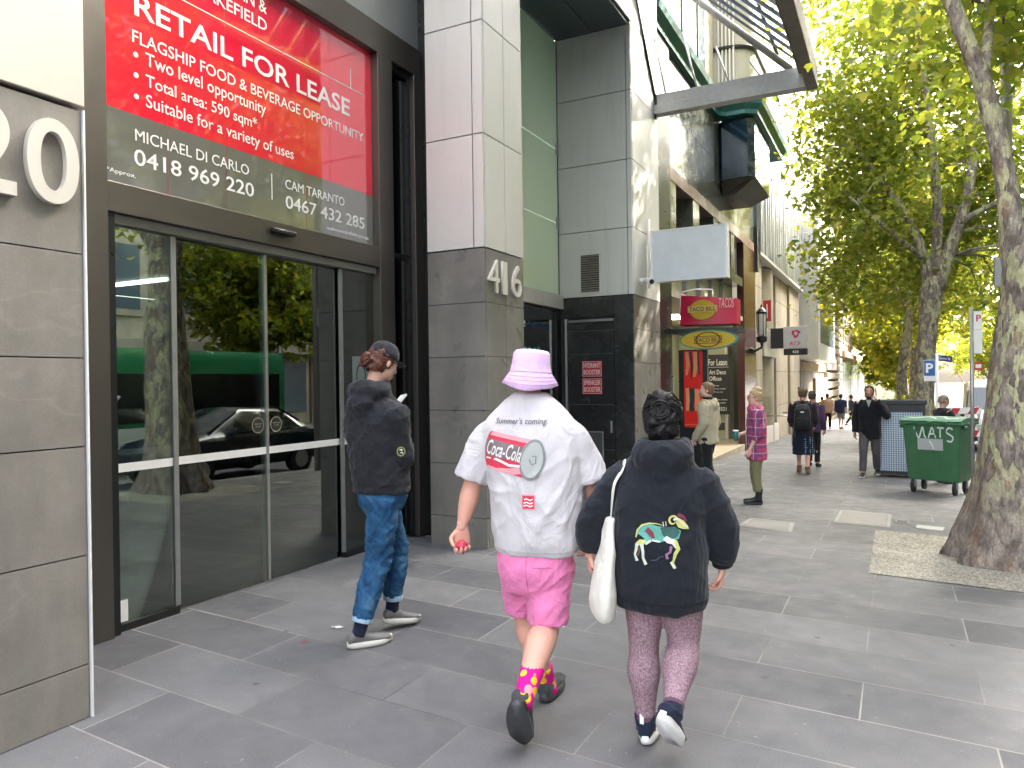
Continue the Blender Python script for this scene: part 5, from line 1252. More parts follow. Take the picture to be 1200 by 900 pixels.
pr(stroke([cA(-.12, -.04), cA(-.06, -.034), cA(0, -.046), cA(.06, -.036), cA(.10, -.052)], [.003, .006, .006, .006, .003]), 1.335, mat('white_print_ink', (.8, .76, .76), .7), .006, 'can_print')
ell = lambda a, c_, x0=.098, n=24, y0=0: [cA(x0 + a*math.cos(2*math.pi*k/n), y0 + c_*math.sin(2*math.pi*k/n)) for k in range(n)]
pr(grid_poly(ell(.054, .088)), 1.335, gr, .006, 'can_print'); pr(grid_poly(ell(.046, .078)), 1.335, gr2, .0075, 'can_print')
pr(stroke(ell(.047, .079) + ell(.047, .079)[:1], .002), 1.335, mat('mid_grey_print', (.20, .21, .20), .7), .009, 'can_print')
pr(stroke([cA(.085, .0), cA(.10, -.02), cA(.115, -.01), cA(.11, .02), cA(.095, .015)], .003), 1.335, mat('mid_grey_print', (.20, .21, .20), .7), .009, 'can_print')
pr(stroke([cA(.03, -.085), cA(.07, -.14), cA(.10, -.19)], [.004, .003, .001]), 1.335, mat('pale_grey_print', (.5, .5, .5), .7), .004, 'drip_print')
pr(grid_poly([(-.034, -.036), (.034, -.036), (.034, .036), (-.034, .036)]), 1.115, rd2, .003, 'label_print', cx=.035); pr(grid_poly([(-.028, -.030), (.028, -.030), (.028, .030), (-.028, .030)]), 1.115, rd, .0045, 'label_print', cx=.035)
for z in (.012, -.004, -.018): pr(stroke([(-.022, z), (-.008, z + .004), (.008, z - .003), (.022, z + .003)], .003), 1.115, mat('white_print_ink', (.8, .76, .76), .7), .006, 'label_print', cx=.035)
# shorts
b = MB()
torso_rings(b, [(.03, 0, .98, .165, .135), (.03, 0, .86, .185, .155), (.03, .0, .76, .190, .16), (.03, .015, .66, .165, .135), (.03, .015, .63, .10, .09)], th, 32, 2.4)
cuffed(b, [(.10, -.025, .84), (.095, -.03, .72), (.085, -.04, .60), (.082, -.045, .498)], [.108, .112, .106, .100], rx, wall=.78)
cuffed(b, [(-.045, .045, .84), (-.042, .075, .72), (-.045, .105, .62), (-.042, .13, .515)], [.108, .108, .098, .092], rx, wall=.78)
sh_ = fuse(b, .009, 9); fS = folds(.012, (8, 8, 9), .8, 5)
displace(sh_, lambda p, n: fS(p, n) + .002*math.sin(p.z*70 + p.x*30 + 3*noise.noise(p*6))*max(0, noise.noise(p*7 + V((3, 0, 0)))))
obj('shorts', sh_, cloth('pink_cotton_twill', (.78, .22, .44), .08), P1, True)
SHO = bpy.data.objects['shorts']
bv_ = BVHTree.FromPolygons([v.co for v in sh_.vertices], [list(p.vertices) for p in sh_.polygons])
def seam_line(pts2, nm, m, par, bv, r=.0016):
    out = []
    for u, z in pts2:
        h = bv.ray_cast(V((.02, 0, z)) + rx*u - fc*.6, fc)
        if h[0] is not None: out.append(h[0] - fc*.0004)
    b = MB(); b.tube(out, r, 5); b.build(nm, m, par, True)
thr = cloth('pink_thread', (.52, .11, .27))
seam_line([(.012, .86 - .012*i) for i in range(17)], 'back_seam', thr, SHO, bv_)
seam_line([(.045 + .006*i, .80) for i in range(16)], 'pocket_seam', thr, SHO, bv_); seam_line([(.06 + .006*i, .522) for i in range(12)], 'hem_stitching', thr, SHO, bv_); seam_line([(-.11 + .006*i, .536) for i in range(13)], 'hem_stitching', thr, SHO, bv_)
# socks, shoes
def sock(an, kn, hgt, nm, m, t=P1, r0_=.046, r1_=.056):
    an, kn = V(an), V(kn); d = (kn - an).normalized(); b = MB(); rounded(b, [an - d*.06, an, an + d*hgt*.5, an + d*hgt], [r0_, r0_, (r0_+r1_)/2, r1_], rx, 20, 5); return b.build(nm, m, t, True)
g = N('pink_fruit_sock'); p = g.pos('Object'); vv = g.n('TexVoronoi'); vv.inputs['Scale'].default_value = 17; g.l(p, vv.inputs['Vector'])
spot = g.ramp(vv.outputs['Distance'], [(.36, (1,)*3), (.42, (0,)*3)]); sc_ = g.ramp(vv.outputs['Color'], [(.35, (.78, .45, .02)), (.5, (.80, .30, .30)), (.65, (.85, .62, .05))], 'CONSTANT')
g.color(g.mix(spot, (.66, .01, .25), sc_)); g.set(.85, 0, .2); M['sock'] = g.m
sock(J['anR'], J['knR'], .125, 'sock', M['sock']); sock((.085, .25, .09), J['knL'], .09, 'sock', M['sock'])
sn_u, sn_s = cloth('black_knit_trainer', (.045, .048, .050), .3, .7, .4, 160), mat('black_rubber_sole', (.045, .046, .048), .55, 0, .3, 30, .3, 90)
shoe(P1, (-.02, -.30, .30), (-.088, -.445, .262), (-.060, -.275, .012), .118, um=sn_u, sm=sn_s, h=.115, sole=.040, L_=.305)
shoe(P1, (.085, .25, .12), (.068, .19, .004), (.165, .455, .004), .112, um=sn_u, sm=sn_s, h=.105, sole=.040, L_=.29)
# bucket hat
b = MB(); hatF = frame(-th, .03, .06)
prof = [(.0, .120), (.045, .119), (.068, .112), (.078, .098), (.088, .050), (.096, .004), (.100, -.004), (.118, -.042), (.131, -.072), (.128, -.075), (.112, -.040), (.092, -.008), (.088, .0), (.07, .09), (0, .1)]
b.lathe([(r_*1.10 if z_ < .09 else r_*1.18, z_*.96) for r_, z_ in prof], (0, 0, 0), 48, .97, 1.10, cap=False)
for v in b.bm.verts:
    a = math.atan2(v.co.y, v.co.x); r_ = v.co.xy.length
    if r_ > .11: v.co.z += .010*math.sin(a*2 + .8)*(r_ - .1)/.03 + .006*noise.noise(V((a*1.6, r_*20, 1)))
    v.co += v.co.normalized()*.0035*noise.noise(v.co*22)
    v.co = hatF @ v.co + V((.016, .02, 1.728))
me = b.mesh('bucket_hat'); hat = obj('bucket_hat', me, cloth('lavender_cotton', (.66, .46, .72), .06, .9, .25, 500, .18), P1, True)
b = MB()
for z, r_ in ((.002, .0985), (-.020, .1105), (-.038, .119), (-.056, .127)): b.tube([hatF @ V((r_*1.072*math.cos(a), r_*1.215*math.sin(a), z*.96 + (.010*math.sin(a*2 + .8)*(r_ - .1)/.03 if r_ > .1 else 0))) + V((.016, .02, 1.7285)) for a in [k*math.pi/24 for k in range(49)]], .0013, 5, cap=False)
b.build('stitching', cloth('lavender_thread', (.50, .28, .56)), hat)
obj('hair', hair_mesh((.012, .04, 1.73), HF, .84, .5, -.03, 1.02, .002, 2), mat('brown_hair', (.09, .05, .03), .7), P1, True)
tW = thing('wrapper', 'crumpled red wrapper in the fist of the man in pink shorts', 'wrapper')
b = MB(); b.ball((0, 0, 0), (.030, .026, .027), 18); me = b.mesh('foil'); displace(me, lambda p, n: .010*noise.noise(p*60) + .004*noise.noise(p*150)); obj('foil', me, mat('red_wrapper', (.58, .04, .08), .35, 0, .3, 40), tW, True)
b = MB(); b.tube([(.0, -.01, -.02), (.008, -.012, -.032), (.018, -.01, -.040)], [.004, .006, .003], 6); b.build('torn_end', mat('dark_red_wrapper', (.30, .03, .05), .5), tW)
tW.location = P1.matrix_basis @ V((-.338, .030, .868))

# ---- woman in the black hoodie
P2 = thing('person', 'woman in oversized black hoodie with ram print and mauve leggings walking away', 'person', (-1.0, 3.33, 0), LOCY, 'people walking along the footpath')
th = R(17); rx = V((math.cos(th), -math.sin(th), 0)); fc = V((math.sin(th), math.cos(th), 0))
J = dict(head=(.052, .03, 1.492), neck=(.038, .0, 1.345), shR=(.180, -.05, 1.205), shL=(-.120, .055, 1.20), elL=(-.262, .105, 1.03), wrL=(-.285, .12, .86), elR=(.285, -.035, 1.03), wrR=(.318, .02, .825), hipR=(.115, -.027, .82), hipL=(-.035, .043, .82), knR=(.128, .0, .465), anR=(.030, -.225, .275), knL=(-.045, .055, .43), anL=(-.046, .03, .105))
HF = frame(-th, .08)
hR = hand_mesh((.318, .02, .815), (-.05, .08, -1), (-.9, .3, 0), -1, .62, .90); hL = hand_mesh((-.285, .12, .86), (0, .4, -1), (1, 0, 0), 1, .6, .9)
me = body_mesh(J, HF, th, .94, 1.12, .0105, [hL, hR]); obj('body', me, M['skin_fair'], P2, True)
b = MB()
torso_rings(b, [(.026, 0, .635, .178, .150), (.024, -.002, .655, .205, .175), (.022, -.006, .74, .216, .185), (.022, -.004, .88, .214, .182), (.022, 0, 1.03, .210, .172), (.028, 0, 1.16, .212, .158), (.032, 0, 1.25, .198, .135), (.036, .002, 1.315, .150, .112), (.04, .0, 1.375, .098, .095)], th, 36, 2.5)
for s, sh, el, wr in (('L', V((-.115, .055, 1.245)), V((-.262, .105, 1.03)), V((-.288, .12, .86))), ('R', V((.185, -.05, 1.245)), V((.290, -.035, 1.03)), V((.318, .02, .84)))):
    rounded(b, [sh.lerp(V((.03, 0, 1.18)), .5), sh + V((0, 0, -.02)), sh.lerp(el, .5), el, el.lerp(wr, .55), wr.lerp(el, .12), wr], [.075, .086, .085, .083, .082, .060, .050], rx, 20)
# hood lying on the shoulders
B_ = -fc
b.loft([ring(V((.045, 0, 1.368)) + B_*.012 + V((0, 0, dz)), rx*rw, fc*rd_, 24, 2.2) for dz, rw, rd_ in ((-.05, .142, .125), (.0, .138, .125), (.03, .124, .115), (.05, .104, .098), (.03, .080, .078))])
for u, dz, ru, rb, rz_ in ((0, -.02, .125, .060, .080), (-.065, .0, .075, .055, .06), (.065, .0, .075, .055, .06), (0, -.095, .085, .050, .065), (0, -.15, .045, .034, .05)):
    b.ball(V((.045, 0, 1.350)) + B_*(.105 - abs(u)*.3) + rx*u + PZ*dz, (ru, rb, rz_), 16, m=Matrix.Rotation(-th, 3, 'Z'))
hood = fuse(b, .0085, 12); fA, fB = folds(.015, (6, 6, 4.5), .5, 13), folds(.009, (12, 12, 8), -.4, 18)
def hood_f(p, n):
    arm = max(0, min(1, (abs(p.x - .025) - .17)/.05)); rib = 0
    a = fA(p, n) + fB(p, n)*.8
    c = .006*arm*math.sin(p.z*58 + 3*noise.noise(p*5))*max(0, noise.noise(p*4 + V((5, 1, 0))) + .3)
    lowb = max(0, 1 - abs(p.z - .74)/.09)*.008*max(0, noise.noise(V((p.x*16, p.y*16, p.z*6))))
    return a*.85 + c + lowb
displace(hood, hood_f)
M['fleece'] = cloth('black_fleece', (.0125, .0145, .020), .25, .95, .25, 350)
HO = obj('hoodie', hood, M['fleece'], P2, True)
for z_ in (.692, .70): seam_ring(hood, (.026, 0, z_), cloth('black_thread', (.005, .005, .007)), HO, .0018)
def rib_band(center, rxv, fcv, rw, rd_, z0, z1, n, par, m, dirv=None, nm='ribbing'):
    b = MB(); d = V(dirv).normalized() if dirv is not None else PZ; rings = []
    for t in (0, .15, .5, .85, 1):
        k_ = 1 + .03*math.sin(t*math.pi); rings.append([V(center) + d*(z0 + (z1 - z0)*t) + rxv*rw*k_*math.cos(a)*(1 + .008*(j % 2)) + fcv*rd_*k_*math.sin(a)*(1 + .008*(j % 2)) for j, a in enumerate([2*math.pi*j/n for j in range(n)])])
    b.loft(rings, cap=False); return b.build(nm, m, par, True)
wr = V((.318, .02, .84)); dR = (wr - V((.290, -.035, 1.03))).normalized(); s2 = (rx - dR*rx.dot(dR)).normalized(); rib_band(wr, s2, dR.cross(s2), .047, .045, -.035, .022, 48, HO, M['fleece'], dR, 'cuff')
# ram print
def pw(d, m, lift=.003, nm='ram_print'): return project(hood, d[0], d[1], V((.045, 0, .985)), rx, -fc, lift, nm, m, HO)
KX_, KZ_ = .0011, -.0011   # design drawn on an 810 x 900 sheet
def sc2(d): return [((x - 400)*KX_*.36, (430 - y)*.0011*.36) for x, y in d]
def blob(pts, m, lift): pw(grid_poly(sc2(pts), .012), m, lift)
teal, yel, wht, mar, drk = (mat('teal_print_ink', (.10, .33, .27), .8, 0, .35, 40), mat('lime_print_ink', (.50, .50, .16), .8, 0, .3, 40), mat('pale_print_ink', (.56, .60, .52), .8, 0, .3, 40), mat('maroon_print_ink', (.17, .03, .05), .8), mat('bottle_print_ink', (.03, .09, .08), .8, 0, .4, 40))
S = 1.0
blob([(135, 420), (150, 345), (200, 290), (280, 260), (360, 285), (470, 300), (560, 300), (620, 340), (600, 420), (540, 440), (470, 440), (410, 465), (310, 440), (250, 480), (190, 500), (230, 430), (160, 385)], teal, .003)
blob([(400, 300), (560, 290), (610, 350), (580, 410), (500, 430), (430, 390)], drk, .0042)
blob([(230, 350), (270, 305), (330, 360), (345, 420), (310, 425), (270, 385)], mar, .0050)
blob([(135, 480), (180, 440), (245, 450), (230, 490), (160, 510)], yel, .0042)
blob([(430, 430), (470, 390), (520, 420), (560, 430), (600, 530), (580, 545), (530, 480), (480, 470)], wht, .0048)
blob([(560, 240), (600, 200), (650, 230), (690, 290), (700, 325), (640, 320), (590, 300)], yel, .0050)
blob([(575, 180), (600, 140), (650, 165), (685, 230), (670, 240), (630, 200)], mar, .0055)
def ln(pts, w_, m, lift=.006): pw(stroke(sc2(pts), w_), m, lift)
ln([(135, 420), (150, 345), (200, 290), (280, 262), (360, 262), (440, 280)], [.003, .003, .004, .003, .002, .001], yel)
ln([(150, 490), (140, 560), (125, 610), (150, 680)], [.008, .006, .005, .007], wht); ln([(200, 490), (215, 570), (215, 640), (245, 715)], [.008, .006, .005, .007], wht); ln([(165, 520), (180, 560), (160, 620)], .004, mat('brown_print_ink', (.13, .07, .05), .8), .0065)
ln([(310, 445), (400, 460)], .004, wht); ln([(240, 485), (300, 450)], .005, wht)
ln([(560, 440), (590, 530), (560, 580), (545, 650), (530, 680), (560, 740)], [.007, .008, .007, .005, .007, .006], yel); ln([(520, 500), (510, 560), (470, 590), (480, 640)], [.006, .005, .006, .006], mat('mauve_print_ink', (.26, .13, .22), .8), .0055); ln([(515, 670), (555, 735)], [.005, .004], wht, .0070)
hr = [(535 + 48*math.cos(a)*(1 - .03*i), 225 + 55*math.sin(a)*(1 - .03*i)) for i, a in enumerate([.3 - k*.42 for k in range(15)])]
ln(hr, [.0045]*10 + [.004, .0035, .003, .0025, .002], yel, .0065); ln([(540, 220), (575, 205), (600, 215)], .005, wht, .007); ln([(430, 240), (440, 290)], .0015, wht); ln([(460, 235), (465, 285)], .0015, wht)
ln([(600, 225), (640, 260), (690, 310)], [.004, .005, .003], mat('cream_print_ink', (.62, .58, .36), .8), .0070); ln([(300, 665), (360, 655), (400, 620), (440, 615)], .0018, mat('slate_print_ink', (.05, .07, .12), .8))
# hair: dark, pinned up in twists
HC = V((.052, .03, 1.492))
def bun(b, A):
    for (x, y, z, r_) in ((0, -.085, .055, .048), (-.03, -.095, .0, .042), (.03, -.09, .01, .042), (0, -.075, .10, .05), (.0, -.085, -.05, .04)): b.ball(A(x, y, z), r_*.94, 12)
hm = hair_mesh(HC, HF, .97, .4, -.075, 1.13, .005, 7, .0075, bun)
displace(hm, lambda p, n: .005*math.sin(math.atan2(p.x - .05, p.z - 1.5)*7 + p.y*60 + 4*noise.noise(p*14)))
g = N('dark_hair'); p = g.pos('Object'); f = g.noise(g.mapped(p, (1, 1, .25)), 120, 4); g.color(g.ramp(f, [(.35, (.004, .0035, .004)), (.7, (.016, .013, .013))])); g.set(.5, 0, .3); g.bump(f, .5, .004); M['hair_dark'] = g.m
def strands(c, F, k, knot, n, r, m, par, seed=1, rx_=(.088, .108, .100), low=-.07, high=.085, arch=.12):
    """locks combed over the skull to a knot at the back"""
    rng = random.Random(seed); b = MB(); c = V(c); K = V(knot)
    for i in range(n):
        a = rng.uniform(-2.5, 2.5); z = rng.uniform(low, high)
        d = V((math.sin(a), math.cos(a)*.62 + .05 if abs(a) < 1.2 else math.cos(a), z*8)).normalized()
        if d.y > .5 and d.z < .45: continue
        pts = []; lift = rng.uniform(.99, 1.06); sw = rng.uniform(-.35, .35)
        for t in [j/7 for j in range(8)]:
            q = d.lerp(K.normalized(), t) + V((sw*math.sin(t*math.pi), 0, arch*math.sin(t*math.pi)))
            q = V((q.x*rx_[0], q.y*rx_[1] - .012, q.z*rx_[2] + .02))/max(.3, q.length)*lift
            pts.append(c + F @ (q*k))
        b.tube(pts, [r*k*(.5 + .9*math.sin(math.pi*min(1, t_ + .12))) for t_ in [j/7 for j in range(8)]], 5)
    for i in range(n//6):
        a0 = rng.uniform(0, 6.28); tl_ = rng.uniform(-.9, .9); R_ = rng.uniform(.026, .045)
        pts = []
        for j in range(8):
            a = a0 + j*.45; q = K + V((R_*math.cos(a), -.012 + R_*.55*math.sin(a*1.0)*tl_, R_*math.sin(a)))
            pts.append(c + F @ (q*k))
        b.tube(pts, [r*k*1.2]*7 + [r*k*.4], 5)
    return b.build('hair_lock', m, par, True)
HW = obj('hair', hm, M['hair_dark'], P2, True); strands(HC, HF, .97, (.0, -.115, .05), 420, .0030, M['hair_dark'], HW, 3)['kind'] = 'stuff'
# leggings
b = MB()
torso_rings(b, [(.035, 0, .90, .15, .125), (.035, 0, .82, .178, .15), (.035, .0, .74, .168, .14), (.035, .005, .69, .14, .11)], th, 32, 2.2)
bk = -fc
def leg(b, hp, kn, an, rr_, calf=.02):
    hp, kn, an = V(hp), V(kn), V(an); rounded(b, [hp, hp.lerp(kn, .45), kn, kn.lerp(an, .32) + bk*calf, kn.lerp(an, .66) + bk*calf*.5, an], rr_, rx, 22, 5)
leg(b, J['hipR'], J['knR'], J['anR'], [.108, .100, .074, .080, .060, .044]); leg(b, J['hipL'], J['knL'], J['anL'], [.108, .098, .070, .078, .058, .042])
lg = fuse(b, .0085, 4); fL = folds(.0025, (14, 14, 12), .3, 4); displace(lg, lambda p, n: fL(p, n) + .0022*math.sin(p.z*150)*max(0, 1 - abs(p.z - .13)/.05)*(1 if p.x < 0 else 0))
M['leggings'] = m_knit('mauve_marl_leggings', (.20, .115, .145), (.40, .265, .30), 150)
LEG = obj('leggings', lg, M['leggings'], P2, True)
b = MB(); kn = V(J['knR']) + bk*.074; b.tube([kn + rx*-.055 + PZ*.012 - bk*.03, kn + PZ*.0, kn + rx*.05 + PZ*.012 - bk*.025], [.002, .003, .002], 6); b.build('knee_crease', cloth('mauve_fold_shade', (.10, .05, .07)), LEG)  # dark tube paints the shade of the fold behind the knee
for an, kn in ((J['anL'], J['knL']), (J['anR'], J['knR'])):
    d = (V(an) - V(kn)).normalized(); s2 = (rx - d*rx.dot(d)).normalized(); rib_band(V(an), s2, d.cross(s2), .046, .046, -.012, .006, 24, LEG, cloth('mauve_hem', (.12, .06, .085)), d, 'hem')
navy, whs = cloth('navy_knit_trainer', (.012, .016, .035), .3, .8, .4, 200), mat('white_foam_sole', (.74, .72, .70), .55, 0, .06, 9)
s1 = shoe(P2, (.035, -.21, .30), (-.046, -.318, .247), (.075, -.13, .012), .10, um=navy, sm=whs, h=.10, sole=.040, L_=.265)
s2_ = shoe(P2, (-.046, .03, .11), (-.055, -.03, .004), (.03, .215, .004), .10, um=navy, sm=whs, h=.10, sole=.038, L_=.26, boot=.02)
for an, kn, sh in ((V(J['anR']), V(J['knR']), s1), (V(J['anL']), V(J['knL']), s2_)):
    d = (kn - an).normalized(); b = MB(); rounded(b, [an - d*.05, an, an + d*.02], [.047, .046, .044], rx, 18); b.build('sock_collar', navy, sh, True)
    b = MB(); c = an + bk*.047 + rx*(-.012); b.obox(c - d*.01, rx*.009, d*.045, bk*.002); b.build('heel_tab', M['letter_white'], sh)
# tote bag on her left shoulder
tB = thing('tote_bag', 'cream cotton tote bag hanging from the left shoulder of the woman in the hoodie', 'bag')
tB.location = P2.location; tB.rotation_euler = P2.rotation_euler
bvh = BVHTree.FromPolygons([v.co for v in hood.vertices], [list(p.vertices) for p in hood.polygons])
b = MB(); pts = []
for px_, pz_ in ((-.140, 1.27), (-.160, 1.24), (-.178, 1.20), (-.190, 1.12), (-.202, 1.03)):
    h = bvh.ray_cast(V((px_, 0, pz_)) + bk*.7, fc); y = h[0] if h[0] is not None else V((px_, -.1, pz_)); pts.append((y.x, y.y, pz_, y))
front = [V((p[0], p[1], p[2])) + bk*.012 for p in pts]
h = bvh.ray_cast(V((-.128, .03, 2)), V((0, 0, -1))); top = (h[0] + V((0, 0, .006))) if h[0] is not None else V((-.13, .03, 1.33)); fr = [V((-.150, .15, 1.24)), V((-.19, .17, 1.12)), V((-.215, .10, 1.02))]
path = smooth_path([list(p) + [0] for p in front[::-1] + [top] + fr], 4)
vs_ = []
for i, q in enumerate(path):
    t = V((path[min(i+1, len(path)-1)] - path[max(i-1, 0)])[:3]).normalized(); c = V(q[:3]); out = (c - V((.03, 0, c.z - .05))).normalized(); s_ = t.cross(out).normalized(); out = s_.cross(t)
    vs_.append([c + s_*.015, c + s_*.015 + out*.004, c - s_*.015 + out*.004, c - s_*.015])
b.loft(vs_); cot = cloth('cream_cotton_canvas', (.70, .67, .60), .05, .9, .3, 300); b.build('strap', cot, tB)
b = MB(); rows = []
for z, x, y, hw, hd in ((1.05, -.206, -.02, .018, .04), (1.0, -.212, .0, .022, .08), (.92, -.220, .0, .030, .125), (.82, -.232, .0, .042, .15), (.72, -.243, .0, .055, .155), (.65, -.245, .0, .057, .15), (.605, -.240, .0, .045, .13), (.585, -.236, .0, .02, .09)): rows.append((x, y, z, hw, hd))
b.loft([ring(V(q[:3]), V((1, 0, 0))*q[3], V((0, 1, 0))*q[4], 26, 2.3) for q in P_rows(rows)]); bm_ = fuse(b, .008, 3); fb2 = folds(.009, (14, 8, 3), .3, 21); displace(bm_, fb2); obj('bag_body', bm_, cot, tB, True)

# ---- person in the cap by the doors
P3 = thing('person', 'person in black cap and black hooded jacket with turned up jeans leaving the doors', 'person', (-3.0, 3.9, 0), LOCY, 'people walking along the footpath')
th = R(33); rx = V((math.cos(th), -math.sin(th), 0)); fc = V((math.sin(th), math.cos(th), 0)); bk = -fc
J = dict(head=(.012, .02, 1.818), neck=(-.050, .0, 1.63), shR=(.110, -.125, 1.505), shL=(-.165, .14, 1.515), elR=(.150, -.075, 1.19), wrR=(.09, .19, 1.32), elL=(-.12, .27, 1.20), wrL=(.02, .33, 1.38), hipR=(.025, -.08, .955), hipL=(-.025, .085, .955), knR=(-.030, -.045, .52), anR=(-.128, -.14, .125), knL=(.055, .17, .53), anL=(.022, .205, .175))
HF = frame(-R(44), .34)
hR = hand_mesh((.09, .19, 1.32), (-.1, .7, .7), (-.5, .3, -.3), 1, .75, 1.0); hL = hand_mesh((.02, .33, 1.38), (.1, .4, .9), (.4, .6, -.3), -1, .6, 1.0)
me = body_mesh(J, HF, th, 1.0, .86, .010, [hL, hR]); obj('body', me, M['skin_pale'], P3, True)
b = MB()
torso_rings(b, [(-.008, 0, .965, .175, .140), (-.008, 0, .985, .195, .160), (-.012, 0, 1.10, .196, .160), (-.025, 0, 1.25, .208, .165), (-.035, 0, 1.40, .226, .168), (-.040, 0, 1.51, .215, .150), (-.045, .0, 1.585, .15, .115), (-.045, 0, 1.64, .095, .09)], th, 34, 2.4)
sR = [V(J['shR']), V(J['elR']), V(J['wrR'])]; sL = [V(J['shL']), V(J['elL']), V(J['wrL'])]
for a, e, w_ in (sR, sL): rounded(b, [a.lerp(V((-.03, 0, 1.44)), .45), a + V((0, 0, -.015)), a.lerp(e, .5), e, e.lerp(w_, .5), w_.lerp(e, .1)], [.085, .085, .078, .074, .066, .045], rx, 20)
for u, v_, dz, a_, r3 in ((0, .095, .0, .140, (.085, .085)), (-.08, .045, .01, .075, (.085, .065)), (.08, .045, .01, .075, (.085, .065)), (0, .135, -.065, .115, (.055, .08)), (0, .14, -.13, .07, (.035, .05))):
    b.ball(V((-.042, 0, 1.628)) + bk*v_ + rx*u + PZ*dz, (a_, r3[0], r3[1]), 16, m=Matrix.Rotation(-th, 3, 'Z'))
b.loft([ring(V((-.036, 0, 1.635)) + fc*.0 + V((0, 0, dz)), rx*rw, fc*rw*1.0, 20) for dz, rw in ((-.03, .11), (.02, .105), (.055, .092), (.06, .078), (.02, .07))])
jk = fuse(b, .0085, 9); fA, fB = folds(.014, (6, 6, 6), .6, 33), folds(.010, (13, 13, 11), -.6, 38)
displace(jk, lambda p, n: fA(p, n) + fB(p, n)*.8 + .004*math.sin(p.z*60 + 4*noise.noise(p*5))*max(0, 1 - abs(p.z - 1.03)/.06))
M['jersey'] = cloth('black_cotton_jersey', (.020, .021, .026), .2, .92, .2, 400)
JK = obj('hooded_jacket', jk, M['jersey'], P3, True)
e = V(J['elR']) + V((.0, 0, .06))
dsc = [(.026*math.cos(q*math.pi/10), .031*math.sin(q*math.pi/10)) for q in range(20)]
bd = project(jk, *grid_poly(dsc, .01), e, V((1, 0, 0)), V((0, -1, 0)), .003, 'sleeve_badge', mat('lime_badge', (.26, .30, .07), .7), JK)
project(jk, *grid_poly([(.019*math.cos(q*math.pi/8), .023*math.sin(q*math.pi/8)) for q in range(16)], .01), e, V((1, 0, 0)), V((0, -1, 0)), .0045, 'badge_centre', mat('black_badge_centre', (.02, .02, .02), .7), bd)
project(jk, *merge2d(stroke([(-.008, .010), (.002, .014), (.006, .004)], .004), stroke([(-.004, -.008), (.006, -.006), (.010, -.014)], .003)), e, V((1, 0, 0)), V((0, -1, 0)), .006, 'badge_mark', M['letter_white'], bd)
seam_ring(jk, (-.012, 0, 1.03), MATS['black_thread'], JK, .0018)
# jeans, turned up
b = MB(); torso_rings(b, [(-.005, 0, 1.12, .155, .125), (-.005, 0, .97, .178, .142), (-.005, .0, .88, .155, .115), (-.005, .0, .82, .11, .09)], th, 30, 2.2)
kR, aR = V(J['knR']), V(J['anR']); kL, aL = V(J['knL']), V(J['anL'])
cuffed(b, [V(J['hipR']), V(J['hipR']).lerp(kR, .5), kR, kR.lerp(aR, .5) + bk*.008, aR + (kR - aR).normalized()*.055], [.106, .100, .086, .077, .064], rx, wall=.8)
cuffed(b, [V(J['hipL']), V(J['hipL']).lerp(kL, .5), kL, kL.lerp(aL, .5) + bk*.008, aL + (kL - aL).normalized()*.055], [.106, .100, .086, .077, .064], rx, wall=.8)
jn = fuse(b, .0085, 4); fJ, fK = folds(.010, (9, 9, 8), 1.0, 41), folds(.007, (16, 16, 18), -1.1, 44)
displace(jn, lambda p, n: fJ(p, n) + fK(p, n) + .006*math.sin(p.z*85 + p.x*40 + 5*noise.noise(p*6))*max(0, 1 - abs(p.z - .56)/.13)*max(0, noise.noise(p*8) + .4))
M['denim'] = m_denim(); JE = obj('jeans', jn, M['denim'], P3, True)
for k_, a_ in ((kR, aR), (kL, aL)):
    d = (k_ - a_).normalized(); s2 = (rx - d*rx.dot(d)).normalized(); rib_band(a_ + d*.035, s2, d.cross(s2), .066, .066, .0, .038, 30, JE, cloth('pale_denim_turnup', (.32, .47, .60), .1), d, 'turn_up')
    b = MB(); rounded(b, [a_ - d*.05, a_, a_ + d*.05], [.046, .045, .048], rx, 18); b.build('sock', cloth('navy_sock', (.012, .014, .035), .2), P3, True)
b = MB()
for s_ in (-1, 1): b.obox(V((-.005, 0, .93)) + bk*.128 + rx*s_*.075, rx*.055, PZ*.062, bk*.004, .003)
gsh, gso = cloth('grey_knit_shoe', (.16, .155, .15), .12, .85, .3, 200), mat('off_white_sole', (.58, .55, .51), .6, 0, .05, 9)
shoe(P3, (-.128, -.14, .14), (-.198, -.175, .004), (.06, -.035, .004), .10, um=gsh, sm=gso, h=.105, sole=.038, L_=.285)
shoe(P3, (.022, .205, .20), (-.035, .165, .050), (.19, .325, .012), .10, um=gsh, sm=gso, h=.105, sole=.038, L_=.275)
# cap and hair gathered at the back
HC = V(J['head']); A = lambda x, y, z: HC + HF @ V((x, y, z))
b = MB(); b.lathe([(.0, .106), (.03, .104), (.060, .090), (.080, .060), (.088, .02), (.089, -.010), (.085, -.012), (.074, .05), (0, .095)], (0, 0, 0), 32, 1.0, 1.22, cap=False)
for v in b.bm.verts: v.co = A(v.co.x, v.co.y - .006, v.co.z + .036)
cp = b.build('cap', cloth('black_cap_cotton', (.016, .017, .022), .2, .85, .3, 400), P3, True)
b = MB(); U, D = [], []
for k in range(13):
    a = math.pi*(k/12); x = .078*math.cos(a); y = .088 + .075*math.sin(a)**.8; U.append((x, y, .040 - .016*math.sin(a) - x*x*1.2))
b.prism([A(*q) for q in U] + [A(-.06, .07, .040), A(0, .085, .046), A(.06, .07, .040)], HF @ V((0, 0, -.005))); b.build('brim', MATS['black_cap_cotton'], cp)
b = MB(); b.lathe([(0, .006), (.006, .004), (.008, 0)], (0, 0, 0), 10)
for v in b.bm.verts: v.co = A(v.co.x, v.co.y - .006, v.co.z + .138)
b.build('button', MATS['black_cap_cotton'], cp)
